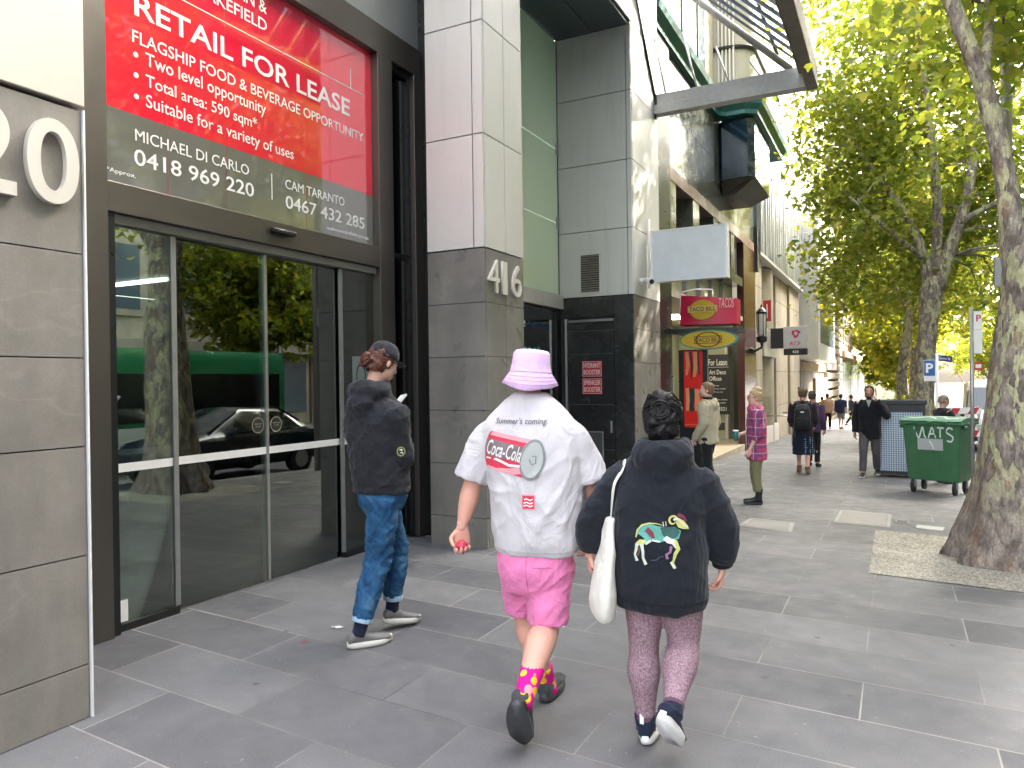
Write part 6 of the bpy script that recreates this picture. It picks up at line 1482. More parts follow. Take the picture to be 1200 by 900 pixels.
def curls(b, A):
    rng = random.Random(3)
    for i in range(16): b.ball(A(rng.uniform(-.03, .03), -.095 - rng.uniform(0, .055), -.03 + rng.uniform(-.045, .04)), rng.uniform(.016, .028), 10)
g = N('auburn_hair'); p = g.pos('Object'); f = g.noise(p, 90, 5, .7); g.color(g.ramp(f, [(.35, (.045, .012, .008)), (.55, (.115, .034, .02)), (.75, (.26, .10, .055))])); g.set(.45, 0, .4); g.bump(f, .6, .006); M['hair_red'] = g.m
hm = hair_mesh(HC, HF, 1.0, .45, -.05, 1.05, .005, 9, .0075, curls); displace(hm, lambda p, n: .006*noise.noise(p*55)); HR = obj('hair', hm, M['hair_red'], P3, True); strands(HC, HF, .96, (.0, -.135, -.035), 300, .0030, M['hair_red'], HR, 5, (.084, .104, .090), -.09, .012, -.05)['kind'] = 'stuff'
face_parts(P3, HC, HF, 1.0, brow=(.12, .04, .02))
b = MB(); b.tube([A(-.078, -.01, .012), A(-.072, .06, .012), A(-.05, .098, .010)], .0025, 5); b.tube([A(.078, -.01, .012), A(.072, .06, .012), A(.05, .098, .010)], .0025, 5)
for s_ in (-1, 1): b.tube([A(s_*.031 + .022*math.cos(a), .104, .008 + .018*math.sin(a)) for a in [k*math.pi/8 for k in range(17)]], .002, 5, cap=False)
b.build('glasses', M['lamp_black'], P3)
tP = thing('phone', 'slim phone in a white case held up by the person in the cap', 'phone'); tP.location = P3.location; tP.rotation_euler = P3.rotation_euler
c = V((.045, .42, 1.545)); u = V((.45, .45, .6)).normalized(); w2 = V((.6, -.75, .15)); w2 = (w2 - u*w2.dot(u)).normalized(); n2 = u.cross(w2)
MB().obox(c, w2*.037, u*.074, n2*.0045, .003).build('case', M['white_metal'], tP); MB().obox(c + n2*.0055, w2*.034, u*.070, n2*.001).build('screen', M['blue_glass'], tP)
# ------------------------------------------------------------------ people farther along
def figure(label, loc, yaw, H=1.72, girth=1.0, skin_m='skin_fair', head=(0, 0, 0), J=None, top=None, topm=None, bottom='trousers', botm=None, shoem=None, solem=None, hair=None, hairm=None, vox=.014, hand=(.5, .5), sleeve=1.0, group='people farther along the footpath', hem=.0, skirt_z=.50, extra=None, boot=0, faceparts=True, sl_end=1.0):
    t = thing('person', label, 'person', (loc[0], loc[1], gz(loc[1])), yaw, group)
    k = H/1.75
    j = dict(head=(0, .02, 1.615), neck=(0, -.01, 1.46), shR=(.185, 0, 1.405), shL=(-.185, 0, 1.405), elR=(.235, -.02, 1.11), wrR=(.245, .06, .86), elL=(-.235, -.02, 1.11), wrL=(-.245, .06, .86), hipR=(.09, 0, .90), hipL=(-.09, 0, .90), knR=(.10, .02, .49), anR=(.10, -.01, .095), knL=(-.10, .02, .49), anL=(-.10, -.01, .095))
    j.update(J or {}); j = {a: V(p)*k for a, p in j.items()}
    F = frame(*head); hs_ = []
    for s, sg in (('R', -1), ('L', 1)):
        d = (j['wr'+s] - j['el'+s]).normalized(); inn = V((sg, .2, 0)); inn = V((1 if s == 'L' else -1, .2, 0))
        hs_.append(hand_mesh(j['wr'+s], d, inn, 1 if s == 'L' else -1, hand[0 if s == 'R' else 1], k*.98, voxel=0, seg=6))
    obj('body', body_mesh(j, F, 0, k, girth*.92, vox*.95, hs_, True, .88), M[skin_m], t, True)
    # top
    b = MB(); z = lambda v: v*k; g_ = girth
    torso_rings(b, [(0, 0, z(.80 - hem), .17*g_*k, .125*g_*k), (0, 0, z(.82 - hem), .185*g_*k, .14*g_*k), (0, 0, z(1.0), .18*g_*k, .135*g_*k), (0, 0, z(1.2), .195*g_*k, .14*g_*k), (0, 0, z(1.36), .195*g_*k, .125*g_*k), (0, -.005, z(1.43), .13*g_*k, .10*k), (0, -.01, z(1.475), .075*k, .075*k)], 0, 24, 2.4)
    for s in 'RL':
        a, e, w_ = j['sh'+s], j['el'+s], j['wr'+s]; w_ = e.lerp(w_, sl_end)
        rounded(b, [a.lerp(V((0, 0, 1.33*k)), .45), a + V((0, 0, -.012)), a.lerp(e, .5), e, e.lerp(w_, .5), w_], [.075*k*sleeve, .082*k*sleeve, .074*k*sleeve, .066*k*sleeve, .060*k*sleeve, .050*k*sleeve], None, 14)
    if top: top(b, j, k)
    me = fuse(b, vox, 3); fo = folds(.011, (8, 8, 7), .6, sum(map(ord, label)) % 50); displace(me, fo); o = obj('jacket' if sl_end == 1 else 'shirt', me, topm, t, True)
    b = MB()
    torso_rings(b, [(0, 0, z(.98), .15*g_*k, .11*g_*k), (0, 0, z(.90), .172*g_*k, .128*g_*k), (0, 0, z(.80), .16*g_*k, .12*g_*k)], 0, 22, 2.2)
    if bottom == 'skirt':
        b = MB(); torso_rings(b, [(0, 0, z(.98), .15*g_*k, .11*g_*k), (0, 0, z(.86), .178*g_*k, .14*g_*k), (0, .01, z(.66), .19*g_*k, .16*g_*k), (0, .02, z(skirt_z), .195*g_*k, .175*g_*k), (0, .02, z(skirt_z) - .004, .18*g_*k, .16*g_*k), (0, .02, z(skirt_z) + .05, .16*g_*k, .14*g_*k)], 0, 24, 2.2)
    else:
        for s in 'RL':
            h_, n_, a_ = j['hip'+s], j['kn'+s], j['an'+s]
            if bottom == 'shorts': cuffed(b, [h_, h_.lerp(n_, .5), h_.lerp(n_, .92)], [.098*g_*k, .095*g_*k, .088*g_*k], None, 14)
            else: cuffed(b, [h_, h_.lerp(n_, .5), n_, n_.lerp(a_, .5), a_ + (n_ - a_).normalized()*(.02 + boot*.5)], [.097*g_*k, .088*g_*k, .072*g_*k, .066*g_*k, .062*g_*k], None, 14)
    me = fuse(b, vox, 3); displace(me, folds(.008, (10, 10, 9), .9, (sum(map(ord, label)) + 7) % 50)); obj({'skirt': 'skirt', 'shorts': 'shorts'}.get(bottom, 'trousers'), me, botm, t, True)
    for s in 'RL':
        a = j['an'+s]; d = V((0, 1, 0)); hl = V((a.x, a.y - .06*k, max(.004, a.z - .092*k))); tip = hl + V((.02 if s == 'R' else -.02, .265*k, 0))
        shoe(t, a, hl, tip, .098*k, um=shoem, sm=solem, h=.095, sole=.028, L_=.27*k, boot=boot)
    if hair: obj('hair', hair(j['head'], F, k), hairm, t, True)
    if faceparts: face_parts(t, j['head'], F, k)
    if extra: extra(t, j, k, F)
    return t
def hair_short(vol=1.08, low=-.04, st=.006, seed=1, ex=None): return lambda c, F, k: hair_mesh(c, F, k, .5, low, vol, st, seed, .010, ex)
hm_ = lambda n, c: mat(n, c, .6, 0, .35, 30, .4, 90)
blk, sol_w, sol_b = cloth('black_wool', (.014, .014, .016), .25), mat('white_sole', (.70, .69, .66), .6), mat('dark_sole', (.02, .02, .02), .6)
def hood_back(b, j, k):
    for u in (-.05, .0, .05): b.ball(V((u, -.10, 1.43 - abs(u)))*k, (.065*k, .05*k, .075*k), 12)
    b.loft([ring(V((0, .005, 1.44 + dz))*k, V((rw*k, 0, 0)), V((0, rw*.95*k, 0)), 18) for dz, rw in ((-.03, .115), (.02, .11), (.05, .09), (.02, .07))])
def bag_strap(t, j, k, F):
    b = MB(); b.tube([V((.11, .10, 1.39))*k, V((.0, .16, 1.2))*k, V((-.15, .13, .98))*k], .014, 6); b.build('strap', M['lamp_black'], t)
def inner_hood(t, j, k, F):
    b = MB(); b.loft([ring(V((0, .0, z))*k, V((rw, 0, 0))*k, V((0, rw*.95, 0))*k, 18) for z, rw in ((1.44, .098), (1.49, .092), (1.52, .082), (1.48, .07))]); b.build('inner_collar', blk, t, True)
figure('man in a beige jacket with black collar looking back by the red poster', (-2.60, 11.6), R(78), 1.79, .98, 'skin_pale', (R(22), .02, 0),
       dict(wrR=(.20, .12, .86), wrL=(-.20, .14, .87), knR=(.09, .09, .50), anR=(.09, .05, .10), knL=(-.09, -.03, .49), anL=(-.09, -.16, .11)), hood_back, cloth('beige_cotton_parka', (.40, .36, .255), .08), 'trousers', blk, cloth('white_canvas_shoe', (.68, .67, .65), .05), sol_w, hair_short(1.05, -.03), hm_('light_brown_hair', (.16, .095, .055)), extra=inner_hood, sleeve=1.05)
def bun_up(b, A):
    for x, y, z, r in ((0, -.05, .12, .05), (.02, -.02, .135, .04), (-.02, -.07, .11, .04), (0, -.10, .08, .035)): b.ball(A(x, y, z), r, 10)
def plaid_extra(t, j, k, F):
    A = lambda x, y, z: j['head'] + F @ V((x*k, y*k, z*k)); b = MB()
    for s_ in (-1, 1): b.tube([A(s_*.033 + .026*math.cos(a), .103, .008 + .022*math.sin(a)) for a in [q*math.pi/8 for q in range(17)]], .0032, 5, cap=False); b.tube([A(s_*.079, -.01, .012), A(s_*.074, .06, .012), A(s_*.055, .10, .010)], .003, 5)
    b.build('glasses', mat('red_spectacle_frame', (.25, .03, .05), .4), t)
    b = MB(); b.loft([ring(V((0, .015, z))*k, V((rw, 0, 0))*k, V((0, rw, 0))*k, 18) for z, rw in ((1.40, .11), (1.45, .125), (1.49, .11), (1.52, .085), (1.47, .07))]); me = fuse(b, .011, 2); displace(me, folds(.014, (14, 14, 20), .3, 4)); obj('scarf', me, cloth('pink_checked_scarf', (.50, .10, .17), .35), t, True)
PW = figure('woman in a pink plaid shirt, scarf and green cargo trousers facing left', (-1.80, 11.1), R(100), 1.66, 1.06, 'skin_pale', (R(14), .05, 0),
       dict(elR=(.22, .02, 1.10), wrR=(.12, .24, 1.05), elL=(-.225, -.02, 1.10), wrL=(-.20, .10, .84), knR=(.085, .03, .49), knL=(-.085, .01, .49)), None, m_plaid(), 'trousers', cloth('olive_cargo_cotton', (.17, .165, .085), .15), cloth('black_boot_leather', (.014, .014, .015), .2, .5), sol_b, hair_short(1.1, -.02, .008, 5, bun_up), hm_('fair_hair', (.40, .28, .16)), hem=.12, extra=plaid_extra, sl_end=.45, sleeve=1.12, boot=.13, hand=(.9, .5))
tc = thing('coffee_cup', 'teal reusable cup held by the woman in plaid', 'cup'); tc.matrix_world = PW.matrix_basis @ Matrix.Translation(V((.05, .305, 1.045))*1.66/1.75)
MB().lathe([(.030, -.07), (.034, -.065), (.042, .05), (.040, .052)], (0, 0, 0), 18).build('cup_body', mat('teal_cup', (.02, .16, .17), .45), tc, True); MB().lathe([(.044, .052), (.044, .062), (.036, .070), (.0, .072)], (0, 0, 0), 18).build('lid', M['white_metal'], tc, True)
def pack_extra(t, j, k, F):
    b = MB(); b.loft([ring(V((0, y, z))*k, V((w_, 0, 0))*k, V((0, d, 0))*k, 20, 3) for z, y, w_, d in ((.93, -.22, .12, .07), (.96, -.23, .15, .10), (1.15, -.235, .155, .115), (1.32, -.22, .145, .10), (1.40, -.19, .11, .07), (1.42, -.18, .06, .04))]); me = fuse(b, .012, 3); displace(me, folds(.007, (10, 10, 10), .2, 8)); o = obj('backpack', me, cloth('black_nylon_pack', (.012, .012, .013), .3, .6), t, True)
    b = MB(); b.obox(V((0, -.345, 1.08))*k, (.11*k, 0, 0), (0, .018, 0), (0, 0, .075*k), .012); b.build('pocket', MATS['black_nylon_pack'], o)
    b = MB(); b.obox(V((.0, -.352, 1.27))*k, (.03, 0, 0), (0, .002, 0), (0, 0, .012)); b.build('badge', M['alu'], o)
    for s_ in (-1, 1):
        b = MB(); b.tube([V((s_*.11, -.12, 1.42))*k, V((s_*.12, .04, 1.455))*k, V((s_*.125, .13, 1.33))*k, V((s_*.13, .10, 1.10))*k], .022, 8); b.build('shoulder_strap', MATS['black_nylon_pack'], o)
g = N('navy_dotted_skirt'); p = g.pos('Object'); vo = g.n('TexVoronoi', feature='F1'); vo.inputs['Scale'].default_value = 24; vo.inputs['Randomness'].default_value = .3; g.l(p, vo.inputs['Vector']); sx_ = g.n('SeparateXYZ'); g.l(p, sx_.inputs[0])
g.color(g.mix(g.math('MULTIPLY', g.ramp(vo.outputs['Distance'], [(.25, (1,)*3), (.32, (0,)*3)]), g.ramp(sx_.outputs[0], [(.01, (0,)*3), (.04, (1,)*3)])), (.012, .018, .035), (.30, .40, .50))); g.set(.9, 0, .2)
def curly(b, A):
    rng = random.Random(5)
    for i in range(14): b.ball(A(rng.uniform(-.07, .07), rng.uniform(-.1, .05), rng.uniform(.04, .12)), .032, 8)
figure('person with a black backpack, navy skirt and tan ankle boots walking away', (-1.66, 15.75), R(4), 1.74, 1.05, 'skin_fair', (0, .1, 0), dict(wrR=(.215, .16, .98), wrL=(-.215, .16, .98), knL=(-.09, .14, .50), anL=(-.085, .20, .11), knR=(.085, .0, .48), anR=(.085, -.20, .13)), hood_back, cloth('dark_plum_jacket', (.022, .015, .022), .2), 'skirt', g.m, cloth('tan_suede_boot', (.20, .10, .055), .2), sol_b, hair_short(1.1, -.03, .012, 3, curly), hm_('brown_curly_hair', (.10, .055, .03)), extra=pack_extra, skirt_z=.42, boot=.06, faceparts=False, hem=.06)
figure('person in a dark purple hoodie mostly hidden behind the one with the backpack', (-1.66, 17.6), R(-6), 1.70, 1.0, 'skin_fair', (0, .1, 0), dict(knL=(-.09, .07, .49), anL=(-.09, .1, .1)), hood_back, cloth('purple_fleece', (.075, .04, .095), .2), 'trousers', blk, blk, sol_b, hair_short(1.08, -.04), hm_('dark_brown_hair', (.04, .025, .02)), faceparts=False)
def beard_extra(t, j, k, F):
    A = lambda x, y, z: j['head'] + F @ V((x*k, y*k, z*k)); b = MB(); b.ball(A(0, .056, -.098), (.050*k, .046*k, .036*k), 14, m=F); b.ball(A(0, .098, -.052), (.030*k, .008*k, .006*k), 10, m=F)
    for s_ in (-1, 1): b.ball(A(s_*.060, .012, -.060), (.014*k, .034*k, .048*k), 10, m=F)
    me = fuse(b, .010, 1); displace(me, lambda p, n: .004*noise.noise(p*70)); obj('beard', me, hm_('black_beard', (.018, .013, .011)), t, True)
    b = MB(); b.prism([V((-.045, .135, 1.47))*k, V((.045, .135, 1.47))*k, V((0, .155, 1.33))*k], (0, .01, 0)); b.build('shirt_front', cloth('grey_shirt_front', (.35, .35, .36), .1), t)
figure('bearded man in black jacket and grey trousers with a phone at his ear', (-.46, 15.8), R(176), 1.78, 1.04, 'skin_tan', (0, .05, -.06),
       dict(elL=(-.30, .08, 1.16), wrL=(-.135, .13, 1.46), elR=(.245, -.02, 1.11), wrR=(.26, .02, .85), knR=(.10, .15, .50), anR=(.11, .20, .11), knL=(-.10, .0, .49), anL=(-.10, -.20, .13)), None, cloth('black_overcoat', (.010, .010, .014), .2), 'trousers', cloth('charcoal_trousers', (.085, .078, .085), .15), cloth('black_leather_shoe', (.016, .016, .017), .2, .5), sol_w, hair_short(1.07, -.02, .007, 8), hm_('black_hair', (.014, .011, .010)), extra=beard_extra, hem=.06, hand=(.5, 1.0), sleeve=1.12)
tq = thing('phone', 'dark phone held to the ear of the bearded man', 'phone'); tq.location = (-.46 + .115, 15.8 - .10, gz(15.8) + 1.64); MB().obox((0, 0, 0), (.007, 0, .002), (0, .036, .01), (-.004, -.02, .070), .003).build('case', M['lamp_black'], tq); MB().obox((-.0085, 0, 0), (.0006, 0, 0), (0, .032, .009), (-.004, -.018, .064)).build('screen', M['blue_glass'], tq)
def satchel(t, j, k, F):
    b = MB(); b.obox(V((.25, .02, .95))*k, (.06*k, 0, 0), (0, .15*k, 0), (0, 0, .14*k), .02); o = b.build('bag', cloth('pale_shopping_bag', (.55, .55, .54), .1), t); b = MB(); b.tube([V((.24, -.08, 1.08))*k, V((.18, 0, 1.42))*k, V((.24, .1, 1.08))*k], .012, 5); b.build('handle', M['lamp_black'], o)
far = dict(vox=.026, faceparts=False, group='far pedestrians')
wk = dict(knR=(.09, .16, .52), anR=(.09, .18, .10), knL=(-.09, -.02, .49), anL=(-.09, -.26, .14), wrR=(.24, -.12, .88), wrL=(-.24, .20, .90))
wk2 = dict(knL=(-.09, .16, .52), anL=(-.09, .18, .10), knR=(.09, -.02, .49), anR=(.09, -.26, .14), wrL=(-.24, -.12, .88), wrR=(.24, .20, .90))
figure('far pedestrian in a tan top and black trousers walking away', (-2.95, 38.5), 0, 1.76, 1.1, 'skin_fair', (0, 0, 0), wk, None, cloth('tan_top', (.50, .30, .20), .1), 'trousers', blk, blk, sol_w, hair_short(), hm_('dark_brown_hair', (.04, .025, .02)), **far)
figure('far pedestrian in a navy jacket and shorts with a pale bag', (-2.40, 39.2), R(-8), 1.74, 1.05, 'skin_fair', (0, 0, 0), wk2, None, cloth('navy_jacket', (.025, .035, .075), .1), 'shorts', cloth('grey_shorts', (.25, .25, .25), .1), blk, sol_b, hair_short(), hm_('black_hair', (.014, .011, .010)), extra=satchel, **far)
figure('far pedestrian in a yellow top and teal trousers', (-3.35, 40.5), R(4), 1.62, .95, 'skin_fair', (0, 0, 0), wk2, None, cloth('yellow_top', (.62, .58, .06), .1), 'trousers', cloth('teal_trousers', (.10, .42, .36), .1), blk, sol_w, hair_short(), hm_('dark_brown_hair', (.04, .025, .02)), **far)
figure('far pedestrian in dark clothes crossing to the right', (-2.15, 43.5), R(-70), 1.72, 1.0, 'skin_fair', (0, 0, 0), wk, None, cloth('slate_coat', (.03, .035, .05), .1), 'trousers', blk, blk, sol_b, hair_short(), hm_('black_hair', (.014, .011, .010)), **far)
figure('older man in black with cropped grey hair standing behind the green bin', (.74, 15.3), R(-60), 1.60, 1.05, 'skin_fair', (0, .2, 0), dict(elR=(.26, .06, 1.12), wrR=(.16, .28, 1.1), elL=(-.26, .06, 1.12), wrL=(-.14, .28, 1.12)), None, blk, 'trousers', blk, blk, sol_b, hair_short(1.0, -.02, .002, 4), hm_('grey_cropped_hair', (.22, .17, .14)))

# ------------------------------------------------------------------ wheelie bin
tb = thing('wheelie_bin', 'green four wheeled rubbish bin tagged with white graffiti beside the plane tree', 'bin', (.60, 13.75, gz(13.75)), R(-24)); tb.scale = (.74, .80, 1.07)
def bin_ring(z, hw, hd, cz=0): return [V((x*hw, y*hd, z)) for x, y in ((-1, -1), (1, -1), (1, 1), (-1, 1))]
b = MB(); b.loft([bin_ring(.20, .50, .30), bin_ring(.24, .52, .32), bin_ring(1.0, .585, .385), bin_ring(1.03, .60, .40)])
bmesh.ops.bevel(b.bm, geom=[e for e in b.bm.edges if abs(e.verts[0].co.z - e.verts[1].co.z) > .02], offset=.045, segments=4, profile=.5, affect='EDGES')
body = auto_smooth(b.build('bin_body', M['plastic_green'], tb), 35)
b = MB(); b.box(-.635, .635, -.435, .435, 1.035, 1.075, .015)
for x in [-.5 + .2*k for k in range(6)]: b.box(x - .012, x + .012, -.42, -.392, .90, 1.034, .004)
b.build('rim', M['plastic_green'], tb)
b = MB(); rings = []
for x in [-.625 + .0625*k for k in range(21)]:
    rings.append([V((x, y, 1.08 + .075*math.sqrt(max(0, 1 - (y/.45)**2))*(1 - .25*abs(x)))) for y in [-.44 + .055*q for q in range(17)]] + [V((x, y, 1.077)) for y in (.42, 0, -.42)])
b.loft(rings); lid = auto_smooth(b.build('lid', mat('worn_green_lid', (.045, .15, .095), .5, 0, .3, 9), tb), 40)
b = MB()
for x in (-.3, 0, .3): b.box(x - .05, x + .05, -.475, -.43, 1.06, 1.10, .012)
b.build('lid_handle', M['plastic_green'], lid)
for x in (-.61, .61):
    b = MB(); b.cyl((x, -.28, 1.0), (x + math.copysign(.07, x), -.28, 1.0), .035, .03, 12); b.build('lifting_pin', M['plastic_green'], tb, True)
for x in (-.42, .42):
    for y in (-.25, .25):
        b = MB(); b.cyl((x - .025, y, .10), (x + .025, y, .10), .10, .10, 22); w_ = b.build('wheel', M['plastic_dark'], tb); auto_smooth(w_, 40)
        b = MB(); b.box(x - .045, x - .030, y - .035, y + .035, .09, .235); b.box(x + .030, x + .045, y - .035, y + .035, .09, .235); b.box(x - .05, x + .05, y - .05, y + .05, .22, .24); b.build('fork', M['galv'], w_)
        b = MB(); b.cyl((x - .048, y, .10), (x + .048, y, .10), .028, .028, 12); b.build('hub', M['galv'], w_)
def front_y(z): return -(.32 + (.385 - .32)*(z - .24)/.76) - .003
def bin_stroke(pts, w_, nm='graffiti', m=None, par=None, off=0):
    vs_, fs = stroke(pts, w_); me = bpy.data.meshes.new(nm); me.from_pydata([(x, front_y(z) - off, z) for x, z in vs_], [], fs); return obj(nm, me, m or M['spray'], par or body)
b = MB(); b.loft([[V((x, front_y(z) - o, z)) for x, z in ((-.06 - .21, .66), (.20 + .04, .66), (.24, .83), (-.27, .83))] for o in (0, .012)]); b.build('label_plate', mat('grey_sticker', (.42, .43, .44), .5, 0, .15, 8), body)
for pts in ([(-.34, 1.0), (-.28, .88), (-.24, .84), (-.20, .92), (-.16, 1.0), (-.13, .88), (-.10, .84)], [(-.05, .84), (.0, .95), (.03, 1.0), (.07, .92), (.10, .84)], [(-.02, .90), (.09, .91)], [(.13, 1.0), (.27, .99), (.20, .995), (.19, .85)], [(.44, .98), (.36, 1.0), (.31, .94), (.38, .90), (.44, .86), (.40, .80), (.32, .81)], [(-.03, .80), (.03, .74), (.05, .68)]):
    P = smooth_path([(x, z, 0) for x, z in pts], 4); bin_stroke([(q[0], q[1]) for q in P], .013, off=.014 if pts[0][1] < .82 else .001)
for k, pts in enumerate(([(-.5, -.25), (-.3, -.32), (-.1, -.22), (.1, -.34)], [(.2, -.2), (.35, -.33), (.5, -.24)], [(-.4, -.1), (-.1, -.12), (.2, -.06)])):
    P = smooth_path([(x, y, 0) for x, y in pts], 5); vs_, fs = stroke([(q[0], q[1]) for q in P], .017); me = bpy.data.meshes.new('graffiti'); me.from_pydata([(x, y, 1.084 + .075*math.sqrt(max(0, 1 - (y/.45)**2))*(1 - .25*abs(x))) for x, y in vs_], [], fs); obj('graffiti', me, M['spray'], lid)
# ------------------------------------------------------------------ perforated cabinet behind the bin
tk = thing('street_cabinet', 'blue grey perforated metal cabinet with dark frame behind the bearded man', 'cabinet', (.07, 15.95, gz(15.9)), R(-4))
b = MB(); b.box(-.40, .40, .03, .60, .06, 1.40); b.build('cabinet_body', mat('dark_navy_cabinet', (.020, .026, .036), .5), tk)
g = N('perforated_blue_panel'); p = g.pos('Object'); vo = g.n('TexVoronoi'); vo.inputs['Scale'].default_value = 24; vo.inputs['Randomness'].default_value = 0; g.l(p, vo.inputs['Vector'])
m_ = g.n('Mapping'); g.l(p, m_.inputs[0]); m_.inputs['Scale'].default_value = (1, 0, 1); g.l(m_.outputs[0], vo.inputs['Vector'])
g.color(g.mix(g.ramp(vo.outputs['Distance'], [(.30, (1,)*3), (.36, (0,)*3)]), (.52, .60, .68), (.06, .12, .24))); g.set(.5, .1, .4)
MB().box(-.36, .36, .0, .028, .12, 1.26).build('perforated_panel', g.m, tk)
b = MB(); b.box(-.44, .44, -.03, .66, 1.40, 1.48, .01); b.box(-.41, -.362, -.012, .03, .05, 1.398); b.box(.362, .41, -.012, .03, .05, 1.398); b.box(-.36, .36, -.012, .03, .05, .118); b.box(-.36, .36, -.012, .03, 1.262, 1.398); b.build('frame', mat('dark_navy_frame', (.016, .02, .028), .4), tk)
f = MB(); f.box(.12, .34, -.008, -.001, .80, 1.14); f = f.build('blue_sticker', M['blue_sign'], tk); lettering('P', (.18, -.009, .86), PX, PZ, height=.2, bold=.02, m=M['letter_white'], parent=f)
# ------------------------------------------------------------------ poles and signs
zk = gz(12)
t = thing('parking_sign', 'tall white and red parking sign blade on a steel pole beside the plane tree', 'sign')
MB().cyl((.93, 12, zk), (.93, 12, 2.62), .024, .024, 14).build('pole', M['galv'], t, True)
b = MB(); b.box(.958, 1.055, 11.985, 11.992, 1.98, 2.56, .002); s_ = b.build('sign_plate', M['white_metal'], t)
lettering('P', (.985, 11.985, 2.42), PX, PZ, height=.09, bold=.02, m=M['red'], parent=s_); lettering('2 HOUR', (.967, 11.985, 2.3), PX, PZ, width=.075, m=M['red'], parent=s_)
MB().box(.958, 1.055, 11.985, 11.992, 1.75, 1.86, .002).build('sign_plate', M['red'], t); MB().box(.972, 1.04, 11.982, 11.9845, 1.78, 1.83).build('arrow', M['white_metal'], t); rebase(t, (.93, 12, zk))
t = thing('lamp_post', 'pale steel lamp post with grey junction box rising behind the plane tree limb', 'lamp post')
b = MB(); b.cyl((1.36, 12, zk), (1.36, 12, 9.2), .075, .06, 18); b.tube([(1.36, 12, 9.2), (1.5, 12, 9.8), (2.2, 12, 10.1), (3.0, 12, 10.1)], .04, 8); b.build('post', mat('pinkish_galvanised_post', (.34, .31, .31), .5, .5, .15, 6), t, True)
MB().box(1.20, 1.285, 11.93, 12.07, 2.88, 3.27, .012).build('junction_box', mat('grey_box', (.32, .33, .33), .5), t)
b = MB()
for z in (5.25, 5.42): b.lathe([(.068, z), (.078, z + .01), (.078, z + .05), (.068, z + .06)], (1.36, 12, 0), 16)
b.build('clamp', M['alu'], t); MB().box(2.9, 3.5, 11.9, 12.1, 10.05, 10.15, .02).build('lamp_head', M['galv'], t); rebase(t, (1.36, 12, zk))
zk = gz(18.5)
t = thing('parking_sign', 'square blue sign with a white P on a white pole with a street name blade', 'sign')
MB().cyl((.79, 18.5, zk), (.79, 18.5, 2.16), .030, .030, 14).build('pole', M['white_metal'], t, True)
s_ = MB(); s_.box(.535, .755, 18.45, 18.462, 1.56, 2.02, .004); s_ = s_.build('sign_plate', M['white_metal'], t); q = MB(); q.box(.542, .748, 18.446, 18.449, 1.675, 2.012); q.build('blue_face', M['blue_sign'], s_); lettering('P', (.645, 18.445, 1.845), PX, PZ, height=.21, bold=.03, m=M['letter_white'], parent=s_, align='C')
s_ = MB(); s_.obox((.935, 18.48, 2.045), (.135, -.035, -.022), (.003, .008, 0), (0, 0, .065), .003); s_ = s_.build('street_name_blade', mat('navy_blade', (.015, .04, .17), .4), t); lettering('Queen St', (.931, 18.469, 2.045), V((.135, -.035, -.022)), PZ, width=.22, height=.065, bold=.01, m=M['letter_white'], parent=s_, align='C'); rebase(t, (.79, 18.5, zk))
# red and white works barrier, shrubs
t = thing('works_barrier', 'red and white striped works barrier across the kerb under the far trees', 'barrier')
zk = gz(22)
for z in (.55, .85, 1.12):
    o = MB(); o.box(-.05, 1.9, 22.0, 22.03, zk + z, zk + z + .16); g_ = o.build('barrier_board', M['white_metal'], t)
    b = MB()
    for k in range(5): x = .0 + k*.40; b.prism([(x, 21.998, zk + z), (x + .18, 21.998, zk + z), (x + .26, 21.998, zk + z + .16), (x + .08, 21.998, zk + z + .16)], (0, -.003, 0))
    b.build('stripe', M['red'], g_)
for x in (.0, 1.85): MB().box(x - .03, x + .03, 22.03, 22.08, zk, zk + 1.3).build('post', M['galv'], t)
rebase(t, (.9, 22, zk))
rng = np.random.default_rng(8)
for i, (x, y, r) in enumerate(((-.2, 24.5, .55), (.35, 26.0, .6))):
    t = thing('shrub', ['low yellow green shrub in a planter behind the bearded man', 'taller shrub in a planter under the leaning tree'][i], 'shrub', (x, y, gz(y)), group='planters at the kerb')
    pts = rng.normal(size=(1500, 3))*np.array([r*.6, r*.5, r*.32]) + np.array([0, 0, .95 + .2*i]); obj('foliage', leaf_mesh('foliage', pts, .085, rng), M['leaf_far'], t)
    b = MB(); b.loft([[V((s_*a, q_*c, z)) for a, c in ((-1, -1), (1, -1), (1, 1), (-1, 1))] for z, s_, q_ in ((0, .4, .3), (.55, .5, .38), (.60, .5, .38), (.60, .44, .33), (.5, .42, .3))]); b.build('planter', M['kerbstone'], t)
    b = MB()
    for k in range(9): b.tube([(.05*math.cos(k), .05*math.sin(k), .5), (.25*math.cos(k*2.1), .2*math.sin(k*2.1), 1.1)], [.012, .006], 5)
    b.build('stem', M['bark'], t)
